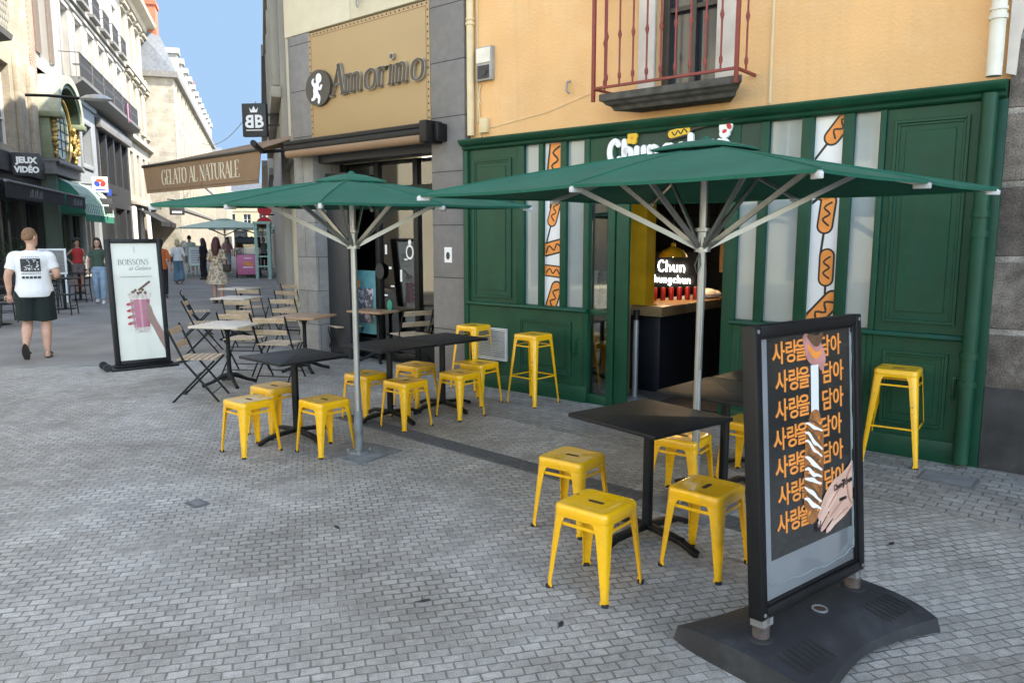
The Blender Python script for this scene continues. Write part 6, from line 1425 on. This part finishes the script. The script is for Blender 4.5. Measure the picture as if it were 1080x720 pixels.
g.build('post', 'mintpaint', s); g = MB(); g.box(-.35, .35, -.1, 2.1, 2.25, 2.35); g.build('top', 'mintpaint', s)
for z in (.5, .9): g = MB(); g.box(-.25, .25, -.03, .03, z, z + .06); g.build('rail', 'mintpaint', s)
s = thing('menu_easel', 'white menu board on a green easel in the middle of the street', 'menu board', (-13.75, 33.2, 0), R(20))
g = MB(); frame_rect(g, -.34, .34, .45, 1.35, .05, -.02, .02); g.obox((-.30, 0, .5), (-.42, -.2, 0), .05, .05); g.obox((.30, 0, .5), (.42, -.2, 0), .05, .05); g.obox((0, .03, 1.2), (0, .5, 0), .05, .05); g.build('easel', 'mintpaint', s)
g = MB(); g.box(-.29, .29, -.01, .01, .5, 1.3); bd = g.build('board', 'white', s); g = MB()
for i in range(6): g.box(-.2, .18 - .05 * (i % 2), -.014, -.0101, .62 + i * .1, .64 + i * .1)
g.build('print_line', 'bluep', bd, smooth=False)
s = thing('flower_pot', 'round stone planter with green shrub before the pale stone house', 'planter', (-27.6, 61.0, 0), 0)
g = MB(); g.lathe([(.35, 0), (.6, .5), (.65, 1.0), (.55, 1.0)], n=16); g.build('pot', 'ltgrey', s); g = MB()
for i in range(300):
    v = Vector((random.gauss(0, .35), random.gauss(0, .35), 1.3 + random.gauss(0, .25))); a_ = Vector((random.gauss(0, 1), random.gauss(0, 1), random.gauss(0, 1))).normalized() * .12; b_ = a_.cross(Vector((.3, .2, 1))).normalized() * .07
    g.add([v - a_, v + b_, v + a_, v - b_], [(0, 1, 2, 3)])
g.build('foliage', 'plant', s, recalc=False, smooth=False)
for i, (x, y, w_, lab) in enumerate(((55.0, 0, 5, 'dark awning over the cream house shop on the left side of the street'), (60.2, 0, 4, 'dark awning farther along the left side, before the stone house'))):
    a = thing('street_awning', lab, 'awning', LW(x, -.92, 2.7), LY, 'dark awnings far down the left side'); h = w_ / 2
    g = MB(); g.add([(-h, .9, .9), (h, .9, .9), (h, -.6, 0), (-h, -.6, 0), (-h, .9, .87), (h, .9, .87), (h, -.6, -.03), (-h, -.6, -.03)], [(0, 3, 2, 1), (4, 5, 6, 7), (0, 1, 5, 4), (2, 3, 7, 6), (0, 4, 7, 3), (1, 2, 6, 5)]); g.build('cloth', 'awnblack', a, smooth=False)
    g = MB(); g.box(-h, h, -.62, -.6, -.3, 0); g.build('valance', 'awnblack', a, smooth=False)

# ================================================================== PEOPLE
def ring(c, rx, ry, n=14, tilt=None):
    return [(c[0] + rx * math.cos(2 * math.pi * k / n), c[1] + ry * math.sin(2 * math.pi * k / n), c[2]) for k in range(n)]
def fuse(mb, name, mats, parent, vox=.014, smooth=4, extra=None):
    """join overlapping limbs into one continuous skin"""
    me = mb.mesh(name, mats, smooth=False)
    o = bpy.data.objects.new('tmp', me); COL.objects.link(o)
    m = o.modifiers.new('r', 'REMESH'); m.mode = 'VOXEL'; m.voxel_size = vox
    m2 = o.modifiers.new('s', 'SMOOTH'); m2.iterations = smooth; m2.factor = .5
    dg = bpy.context.evaluated_depsgraph_get(); out = bpy.data.meshes.new_from_object(o.evaluated_get(dg))
    bpy.data.objects.remove(o); bpy.data.meshes.remove(me)
    if extra:
        bm = bmesh.new(); bm.from_mesh(out); me2 = extra.mesh('x', mats); bm.from_mesh(me2); bm.to_mesh(out); bm.free()
    if not out.materials:
        out.materials.append(M[mats])
    out.shade_smooth(); out.name = name
    q = bpy.data.objects.new(name, out); COL.objects.link(q); q.parent = parent
    return q
def limb(mb, pts, rad, sub=5, n=12, ry=None):
    P = catmull(pts, sub); m = len(P) - 1; r = []
    for i in range(len(P)):
        u = i / m * (len(rad) - 1); k = min(int(u), len(rad) - 2); f = u - k; r.append(rad[k] * (1 - f) + rad[k + 1] * f)
    mb.tube(P, r, n, ry=ry)
def hand(mb, ex, wrist, d, side, s=1., curl=.5, palm_n=None):
    """palm and five unequal bent fingers; d points from wrist to fingertips"""
    d = Vector(d).normalized(); pn = Vector(palm_n or (0, 1, 0)); pn = (pn - d * pn.dot(d)).normalized(); sd = d.cross(pn) * side; w = Vector(wrist)
    mb.tube([w - d * .01, w + d * .04 * s, w + d * .085 * s], [.026 * s, .036 * s, .038 * s], 10, ry=.55)
    for k, (o, L) in enumerate(((-.028, .062), (-.0095, .072), (.0095, .068), (.028, .052))):
        b = w + d * .075 * s + sd * o * s; k1 = b + d * L * .5 * s + pn * L * .12 * s * curl * 2; k2 = k1 + (d * .8 + pn * curl * 1.1).normalized() * L * .32 * s; k3 = k2 + (d * .45 + pn * curl * 1.6).normalized() * L * .28 * s
        ex.tube([b - d * .02 * s, b, k1, k2, k3], [.008 * s, .0095 * s, .0085 * s, .0078 * s, .006 * s], 7)
    b = w + d * .03 * s - sd * .028 * s; ex.tube([b, b + (d * .6 - sd * .8).normalized() * .035 * s + pn * .008, b + (d * .9 - sd * .45).normalized() * .066 * s + pn * .018], [.012 * s, .011 * s, .008 * s], 8)
def person(label, loc, yaw, height=1.75, skin='skin', hair='hairdark', hairstyle='short', build_=1., pose=None, wear=(), group=None, vox=.016, head_turn=0., female=False, held=None):
    """figure facing -Y at yaw 0; wear is a list of (kind, part name, material, extra)"""
    t = thing('person', label, 'person', loc, yaw, group); k = height / 1.75; t.scale = (k, k, k)
    P = dict(hipL=(.09, 0, .91), hipR=(-.09, 0, .91), kneeL=(.095, -.02, .49), kneeR=(-.095, -.02, .49), ankL=(.09, .03, .085), ankR=(-.09, .03, .085),
             shL=(.18, .01, 1.39), shR=(-.18, .01, 1.39), elL=(.245, .035, 1.14), elR=(-.245, .035, 1.14), wrL=(.255, -.05, .90), wrR=(-.255, -.05, .90), toeL=(0, -1, 0), toeR=(0, -1, 0), lean=0.)
    if female:
        for q in ('shL', 'shR'): P[q] = (P[q][0] * .87, P[q][1], P[q][2])
    P.update(pose or {})
    V = {a: Vector(b) for a, b in P.items() if isinstance(b, tuple)}
    B = build_; wst = .82 if female else 1.
    tors = [(.84, .155, .105), (.93, .172, .118), (1.02, .155 * (1 if not female else .95), .108), (1.12, .146 * wst, .10), (1.22, .152 * (.93 if female else 1), .105), (1.33, .17 * (.9 if female else 1), .11), (1.41, .165 * (.87 if female else 1), .092), (1.455, .10, .07), (1.485, .058, .056)]
    tors = [(z, rx * (B if z < 1.44 else 1), ry * (B if z < 1.44 else 1)) for z, rx, ry in tors]
    ht = Matrix.Translation((0, 0, 1.5)) @ Matrix.Rotation(head_turn, 4, 'Z') @ Matrix.Translation((0, 0, -1.5))
    mb = MB(); ex = MB()
    mb.loft([ring((0, 0, z), rx, ry) for z, rx, ry in tors])
    mb.tube([(0, .012, 1.44), (0, .005, 1.53), (0, -.005, 1.60)], [.058, .053, .052], 12)
    i0 = len(mb.v)
    mb.loft([ring((0, y, z), rx, ry) for z, rx, ry, y in ((1.515, .028, .03, -.055), (1.535, .048, .055, -.038), (1.57, .062, .08, -.018), (1.61, .071, .092, -.006), (1.65, .076, .097, .0), (1.69, .075, .094, .004), (1.725, .06, .075, .008), (1.75, .028, .035, .01))])
    mb.tube([(0, -.085, 1.645), (0, -.105, 1.612), (0, -.094, 1.60)], [.010, .017, .012], 8)
    mb.tube([(-.025, -.078, 1.565), (.025, -.078, 1.565)], [.016, .016], 8)
    for sx in (-1, 1): mb.tube([(sx * .070, .008, 1.60), (sx * .083, .014, 1.63), (sx * .078, .012, 1.66)], [.012, .018, .014], 8)
    mb.xf(ht, i0)
    for L_ in 'LR':
        h, kn, an = V['hip' + L_], V['knee' + L_], V['ank' + L_]
        limb(mb, [h + Vector((0, 0, .04)), h.lerp(kn, .5), kn, kn.lerp(an, .35) + Vector((0, .012, 0)), an], [.098 * B, .082 * B, .056 * (1 + (B - 1) * .6), .060 * (1 + (B - 1) * .7), .036], 5)
        td = V['toe' + L_].normalized(); up = (kn - an).normalized()
        mb.tube([an - td * .055 - up * .045, an - td * .01 - up * .04, an + td * .09 - up * .058, an + td * .16 - up * .066], [.034, .042, .036, .024], 10, ry=.95)
        s_, e, w_ = V['sh' + L_], V['el' + L_], V['wr' + L_]
        bb_ = .82 if female else 1
        limb(mb, [s_ + (Vector((0, 0, 1.4)) - s_) * .3, s_, s_.lerp(e, .5), e, e.lerp(w_, .4), w_], [.06 * bb_, .056 * B * bb_, .047 * B * bb_, .039 * bb_ * B, .037 * bb_ * B, .026 * bb_], 4)
        d = (w_ - e).normalized(); hand(mb, ex, w_, d, 1 if L_ == 'L' else -1, 1. if not female else .9, .5, (0, -.5, .1) if L_ == 'L' else (0, -.5, .1))
    body = fuse(mb, 'body', skin, t, vox * .8, 3, ex)
    g = MB()                                                # eyes and mouth
    for sx in (-1, 1): g.ell((sx * .03, -.086, 1.647), .012, .008, .007, 8, 6)
    g.xf(ht); g.build('eyes', 'hairdark', body)
    g = MB(); g.ell((0, -.0925, 1.566), .022, .008, .006, 8, 6); g.xf(ht); g.build('mouth', 'haze', body)
    # hair
    g = MB()
    g.loft([ring((0, y, z), rx, ry) for z, rx, ry, y in (((1.60, .060, .05, .058), (1.64, .082, .075, .036), (1.68, .086, .090, .018), (1.72, .076, .086, .012), (1.755, .052, .06, .012), (1.772, .02, .025, .012)) if hairstyle == 'short' else ((1.56, .066, .055, .055), (1.62, .086, .080, .036), (1.67, .092, .096, .018), (1.72, .082, .092, .012), (1.765, .055, .063, .012), (1.785, .02, .025, .012)))])
    if hairstyle == 'long':
        g.tube([(0, .055, 1.70), (0, .095, 1.56), (0, .115, 1.42), (0, .12, 1.27)], [.085, .10, .10, .055], 14, ry=.55)
        for sx in (-1, 1): g.tube([(sx * .07, .01, 1.68), (sx * .088, .02, 1.55), (sx * .10, .0, 1.42), (sx * .10, -.03, 1.32)], [.028, .032, .035, .015], 8)
    if hairstyle == 'bob':
        g.tube([(0, .05, 1.70), (0, .075, 1.58), (0, .07, 1.50)], [.085, .095, .06], 14, ry=.7)
    if hairstyle == 'curly':
        rr = random.Random(2)
        for i in range(46):
            a = rr.uniform(0, 6.28); z = rr.uniform(1.60, 1.78); q = .10 * math.sqrt(max(.05, 1 - ((z - 1.67) / .14) ** 2))
            if math.sin(a) * q < -.045 and z < 1.70: continue
            g.ell((q * math.cos(a), q * math.sin(a) + .015, z), .032, .032, .03, 8, 6)
    g.xf(ht); fuse(g, 'hair', hair, t, .013, 2)
    for kind, nm, m_, a in wear:
        g = MB(); inf = .014
        if kind == 'shirt':                                 # a = (hem z, sleeve fraction of the upper arm)
            zs = [z for z in tors if z[0] > a[0] and z[0] < 1.46]
            def at(z):
                for q in range(len(tors) - 1):
                    if tors[q][0] <= z <= tors[q + 1][0]: u = (z - tors[q][0]) / (tors[q + 1][0] - tors[q][0]); return [tors[q][i] * (1 - u) + tors[q + 1][i] * u for i in range(3)]
                return list(tors[0])
            z0 = at(a[0]); rr_ = [(a[0], z0[1] * 1.04 + inf + .012, z0[2] * 1.04 + inf + .016)] + [(z, rx + inf + (.012 if z < 1.2 else .004), ry + inf + (.014 if z < 1.2 else .004)) for z, rx, ry in zs] + [(1.468, .085, .068)]
            g.loft([ring((0, .004, z), rx, ry, 18) for z, rx, ry in rr_])
            for L_ in 'LR':
                s_, e, w_ = V['sh' + L_], V['el' + L_], V['wr' + L_]
                if a[1] <= 0: continue
                e2 = s_.lerp(e, min(1, a[1]))
                pts = [s_ + (Vector((0, 0, 1.405)) - s_) * .45, s_ + Vector((0, 0, .002)), s_.lerp(e2, .5), e2]; rad = [.066, .056 * B * (.82 if female else 1) + .014, .062 * (1 + (B - 1) * .7), .064 * (1 + (B - 1) * .7)]
                if a[1] > 1: pts += [e.lerp(w_, a[1] - 1)]; rad = [.058, .062, .058, .05, .044]
                limb(g, pts, rad, 4)
            fuse(g, nm, m_, t, vox, 3)
        elif kind == 'legs':                                # a = (waist z, fraction down to the ankle 0..2, flare)
            ws = [(z, rx + inf, ry + inf) for z, rx, ry in tors if z <= a[0]] + [(a[0], tors[2][1] + inf, tors[2][2] + inf)]
            g.loft([ring((0, .002, z), rx, ry, 18) for z, rx, ry in ws])
            for L_ in 'LR':
                h, kn, an = V['hip' + L_], V['knee' + L_], V['ank' + L_]
                if a[1] <= 1:
                    e = h.lerp(kn, a[1]); limb(g, [h + Vector((0, 0, .03)), h.lerp(e, .5), e], [.112 * B, (.104 + a[2] * .3) * B, (.094 + a[2]) * B], 5)
                else:
                    e = kn.lerp(an, a[1] - 1); limb(g, [h + Vector((0, 0, .03)), h.lerp(kn, .5), kn, kn.lerp(e, .5), e], [.108 * B, .092 * B, .070 + a[2] * .4, .068 + a[2] * .8, .058 + a[2]], 5)
            fuse(g, nm, m_, t, vox, 3)
        elif kind == 'skirt':                               # a = (waist z, hem z, hem radius)
            g.loft([[(rx * math.cos(q) * (1 + .05 * math.sin(7 * q) * u), ry * math.sin(q) * (1 + .05 * math.sin(7 * q) * u), z) for q in [2 * math.pi * i / 36 for i in range(36)]] for z, rx, ry, u in
                    ((a[0], .150 * wst + inf, .105 + inf, 0), (a[0] - .1, .17 + inf, .12 + inf, .3), (.90, .19 + inf, .135 + inf, .5), ((.9 + a[1]) / 2, (.19 + a[2]) / 2 + .02, (.14 + a[2] * .8) / 2 + .01, .8), (a[1], a[2], a[2] * .8, 1.))])
            g.build(nm, m_, t, ang=80)
        elif kind == 'shoes':                               # sole under each foot (and upper for closed shoes)
            for L_ in 'LR':
                an, kn = V['ank' + L_], V['knee' + L_]; td = V['toe' + L_].normalized(); up = (kn - an).normalized(); up = (up - td * up.dot(td)).normalized(); sd = td.cross(up)
                g = MB(); n = 16; o = []
                for q in range(n):
                    c, s_ = math.cos(2 * math.pi * q / n), math.sin(2 * math.pi * q / n); o.append(an + td * (.05 + .135 * c) + sd * (.046 * s_ * (1 + .12 * c)) - up * .085)
                g.loft([[p for p in o], [p + up * .022 for p in o]]); 
                if a == 'closed': g.tube([an - td * .06 - up * .045, an - td * .0 - up * .035, an + td * .10 - up * .052, an + td * .17 - up * .06], [.042, .050, .044, .03], 10)
                else: g.tube([an + td * .085 - up * .045 + sd * .05, an + td * .085 - up * .014 + sd * .02, an + td * .085 - up * .014 - sd * .02, an + td * .085 - up * .045 - sd * .05], [.012] * 4, 8)
                g.build(nm, m_, t)
        elif kind == 'print':                               # block print on the back of a shirt
            rr_ = random.Random(9); i0 = 0
            y = .105 * B + .026
            def bx(x0, x1, z0, z1, mi=0, dy=0.): 
                nx_ = 8
                for q in range(nx_):
                    xa = x0 + (x1 - x0) * q / nx_; xb = x0 + (x1 - x0) * (q + 1) / nx_
                    yy = [max(.0, 1 - (x / (.175 * B + .03)) ** 2) ** .5 * (.113 * B + .026) + .006 + dy for x in (xa, xb)]
                    g.add([(xa, yy[0], z0), (xb, yy[1], z0), (xb, yy[1], z1), (xa, yy[0], z1)], [(0, 1, 2, 3)], mi)
            bx(-.115, .115, 1.19, 1.36)
            for q in range(5): bx(-.11 + q * .046, -.075 + q * .046, 1.095, 1.125)
            for q in range(9): bx(-.10 + q * .023, -.088 + q * .023, 1.375, 1.383)
            for q in range(12): bx(-.11 + q * .019, -.098 + q * .019, 1.155, 1.165)
            for q in range(34):
                x, z = rr_.uniform(-.10, .08), rr_.uniform(1.20, 1.34); bx(x, x + rr_.uniform(.008, .028), z, z + rr_.uniform(.004, .013), 1, .002)
            g.build(nm, ['inkgrey', 'tee'], t, smooth=False)
        elif kind == 'bag':
            g.box(a[0] - .1, a[0] + .1, a[1] - .05, a[1] + .05, a[2] - .1, a[2] + .1); g.build(nm, m_, t, bevel=.03)
            g = MB(); g.tube([(a[0], a[1], a[2] + .1), (a[0] * .85, a[1] * .6, 1.25), (a[0] * .5, 0, 1.475)], .012, 6); g.build('bag_strap', m_, t)
    return t
WALK = dict(kneeL=(.095, -.02, .49), ankL=(.085, .05, .09), kneeR=(-.09, -.09, .50), ankR=(-.10, .10, .14), toeR=(0, -.75, -.6))
# facing: yaw turns the figure's front (-Y); away down the street is LY+90 deg
AW = math.atan2(.95, -.31) + math.pi / 2
person('man in white printed T-shirt, dark green shorts and flip flops walking away at left', (-6.80, 10.80, 0), AW + R(6), 1.83, 'skin', 'hairblond', 'short', 1.22,
       dict(hipL=(.10, 0, .91), hipR=(-.10, 0, .91), kneeR=(-.10, -.04, .49), ankR=(-.10, .03, .085), kneeL=(.115, -.03, .50), ankL=(.125, .17, .19), toeL=(0, -.45, -.9), shL=(.20, .01, 1.375), shR=(-.20, .01, 1.375),
            elL=(.285, .05, 1.13), wrL=(.29, .02, .89), elR=(-.285, .03, 1.14), wrR=(-.20, -.20, 1.10)),
       [('shirt', 't_shirt', 'tee', (.84, .68)), ('legs', 'shorts', 'short', (.97, .93, .022)), ('shoes', 'flip_flop', 'leather', 'open'), ('print', 'shirt_print', 'greytext', None)], head_turn=R(-35), vox=.013)
person('woman in red sleeveless top with hand on hip by the left shop doors', (-13.15, 23.1, 0), R(35), 1.66, 'skin2', 'hairdark', 'curly', .95,
       dict(elR=(-.36, .06, 1.19), wrR=(-.19, -.02, 1.02), elL=(.22, .05, 1.16), wrL=(.17, -.14, 1.05)), [('shirt', 'top', 'redtop', (.98, 0)), ('legs', 'shorts', 'greyskirt', (1.0, .75, .03)), ('shoes', 'shoe', 'leather', 'closed')], female=True)
person('woman with long dark hair, green top and pale jeans walking towards the camera', (-10.80, 19.9, 0), R(22), 1.68, 'skin', 'hairdark', 'long', .92,
       dict(kneeL=(.095, -.12, .50), ankL=(.09, -.12, .09), kneeR=(-.09, .0, .49), ankR=(-.09, .16, .12), elL=(.2, .05, 1.15), wrL=(.21, -.1, .93)), [('shirt', 'top', 'greentop', (1.0, .55)), ('legs', 'jeans', 'denim', (1.04, 1.92, .02)), ('shoes', 'shoe', 'white', 'closed')], female=True)
person('person in orange top hidden behind the drink sign', (-9.95, 21.6, 0), AW, 1.66, 'skin', 'hairdark', 'bob', .95, None, [('shirt', 'top', 'orangetop', (.86, 1.)), ('legs', 'trousers', 'blackcloth', (1.0, 1.95, .01)), ('shoes', 'shoe', 'leather', 'closed')], female=True)
person('blond woman in pale top and wide blue jeans with black bag walking away', (-12.35, 28.2, 0), AW, 1.62, 'skin', 'hairpale', 'bob', .98,
       dict(kneeR=(-.1, -.06, .5), ankR=(-.1, .12, .13)), [('shirt', 'blouse', 'tee', (.92, 1.2)), ('legs', 'wide_jeans', 'denim2', (1.02, 1.95, .06)), ('shoes', 'shoe', 'leather', 'closed'), ('bag', 'shoulder_bag', 'leather', (.27, -.02, .98))], female=True)
person('man in white T-shirt and shorts walking away near the menu easel', (-14.85, 35.2, 0), AW, 1.78, 'skin', 'hairdark', 'short', 1.08, WALK, [('shirt', 't_shirt', 'tee', (.86, .7)), ('legs', 'shorts', 'denim2', (.98, .85, .02)), ('shoes', 'shoe', 'white', 'closed')])
person('woman with dark red hair in brown patterned dress standing before the terrace chairs', (-7.70, 19.9, 0), AW + R(-15), 1.70, 'skin', 'hairred', 'long', 1.0,
       dict(elL=(.22, .02, 1.15), wrL=(.16, -.2, 1.12), elR=(-.23, .02, 1.15), wrR=(-.25, -.06, .92)), [('shirt', 'dress_top', 'dress', (1.04, .95)), ('skirt', 'dress_skirt', 'dress', (1.10, .52, .30)), ('shoes', 'shoe', 'leather', 'closed'), ('bag', 'shoulder_bag', 'leather', (-.27, .06, .95))], female=True)
person('person in black clothes standing between the easel and the patterned dress', (-12.55, 31.0, 0), AW + R(60), 1.66, 'skin', 'hairdark', 'long', .95, None, [('shirt', 'top', 'blackcloth', (.9, 1.1)), ('legs', 'trousers', 'blackcloth', (1.0, 1.95, .03)), ('shoes', 'shoe', 'leather', 'closed')], female=True)
person('person in white shirt and grey trousers under the pale parasols', (-13.25, 37.2, 0), AW + R(10), 1.76, 'skin', 'hairdark', 'short', 1.05, WALK, [('shirt', 'shirt', 'tee', (.88, 1.5)), ('legs', 'trousers', 'greytext', (1.0, 1.95, .015)), ('shoes', 'shoe', 'leather', 'closed')])
person('food vendor in white top standing behind the pink cart', (-11.7, 33.9, 0), R(20), 1.72, 'skin2', 'hairdark', 'short', 1.0, dict(wrL=(.18, -.25, 1.1), wrR=(-.18, -.25, 1.1), elL=(.25, 0, 1.13), elR=(-.25, 0, 1.13)), [('shirt', 'shirt', 'tee', (.88, .8)), ('legs', 'trousers', 'blackcloth', (1.0, 1.95, .01)), ('shoes', 'shoe', 'leather', 'closed')])
GQ = 'passers by far down the street'
for i, (x, y, yw, h_, top_, leg_, hr, st, lab) in enumerate((
    (-14.9, 40.0, 10, 1.70, 'pinktop', 'denim', 'hairdark', 'long', 'distant passer by in dusty pink top under the pale parasols'),
    (-16.6, 47.0, 190, 1.75, 'blackcloth', 'denim2', 'hairdark', 'short', 'distant passer by in black top and blue jeans beyond the easel'),
    (-13.95, 41.0, 195, 1.74, 'redtop', 'blackcloth', 'hairdark', 'short', 'distant passer by in red top behind the food cart'),
    (-13.1, 40.3, 20, 1.68, 'greytext', 'blackcloth', 'hairdark', 'bob', 'distant passer by in grey top right of the food cart'),
    (-20.2, 52.0, 15, 1.72, 'tee', 'blackcloth', 'hairdark', 'short', 'most distant passer by in white top at the middle of the street'))):
    person(lab, (x, y, 0), R(yw), h_, 'skin', hr, st, 1., WALK if i % 2 else None, [('shirt', 'top', top_, (.88, 1.)), ('legs', 'trousers', leg_, (1.0, 1.95, .01)), ('shoes', 'shoe', 'leather', 'closed')], vox=.022, group=GQ, female=st != 'short')

# ================================================================== SKY low over the street
ms_, nts, bs = _nt('clear blue sky'); bs.inputs['Base Color'].default_value = (0, 0, 0, 1); bs.inputs['Roughness'].default_value = 1; bs.inputs['Specular IOR Level'].default_value = 0
bs.inputs['Emission Color'].default_value = (.385, .64, 1.07, 1); bs.inputs['Emission Strength'].default_value = .185
g = MB(); na, ne = 24, 10; vv = []
for i in range(na + 1):
    for j in range(ne + 1):
        a_ = R(-78 + 92 * i / na); e_ = R(-1 + 36 * j / ne); vv.append((450 * math.sin(a_) * math.cos(e_), 450 * math.cos(a_) * math.cos(e_), 450 * math.sin(e_)))
g.add(vv, [(i * (ne + 1) + j, i * (ne + 1) + j + 1, (i + 1) * (ne + 1) + j + 1, (i + 1) * (ne + 1) + j) for i in range(na) for j in range(ne)])
tag(g.build('sky', ms_), kind='structure')

# ================================================================== CAMERA, SUN AND SKY
cam = bpy.data.cameras.new('camera'); co = bpy.data.objects.new('camera', cam); COL.objects.link(co)
co.location = (0, 0, 1.72); co.rotation_euler = (R(90) - math.atan(110 / 800), 0, 0)
cam.sensor_width = 36; cam.lens = 36 * 800 / 1080; cam.clip_end = 1000; cam.clip_start = .05
scene.camera = co
SUN_AZ, SUN_EL = math.atan2(.97, -.24), R(46)                # compass angle clockwise from +Y
sv = Vector((math.sin(SUN_AZ) * math.cos(SUN_EL), math.cos(SUN_AZ) * math.cos(SUN_EL), math.sin(SUN_EL)))
sl = bpy.data.lights.new('sun', 'SUN'); sl.energy = 2.2; sl.angle = R(.5); sl.color = (1, .97, .92)
so = bpy.data.objects.new('sun', sl); COL.objects.link(so); so.rotation_euler = (-sv).to_track_quat('-Z', 'Y').to_euler(); so.location = (0, 0, 60)
w = bpy.data.worlds.new('World'); scene.world = w; w.use_nodes = True
nt = w.node_tree; sk = nt.nodes.new('ShaderNodeTexSky'); sk.sky_type = 'NISHITA'; sk.sun_disc = False
sk.sun_elevation = SUN_EL; sk.sun_rotation = SUN_AZ; sk.air_density = 1.0; sk.dust_density = .8; sk.ozone_density = 1.5
bg = nt.nodes['Background']; nt.links.new(sk.outputs[0], bg.inputs[0]); bg.inputs[1].default_value = .15
scene.render.engine = 'CYCLES'
vs = scene.view_settings; vs.view_transform = 'Standard'; vs.look = 'None'; vs.exposure = 2.45; vs.gamma = 1; vs.use_curve_mapping = False
scene.cycles.max_bounces = 6; scene.cycles.diffuse_bounces = 4; scene.cycles.glossy_bounces = 3; scene.cycles.transparent_max_bounces = 12
scene.cycles.use_denoising = True
vs.use_white_balance = True; vs.white_balance_temperature = 7350; vs.white_balance_tint = 8
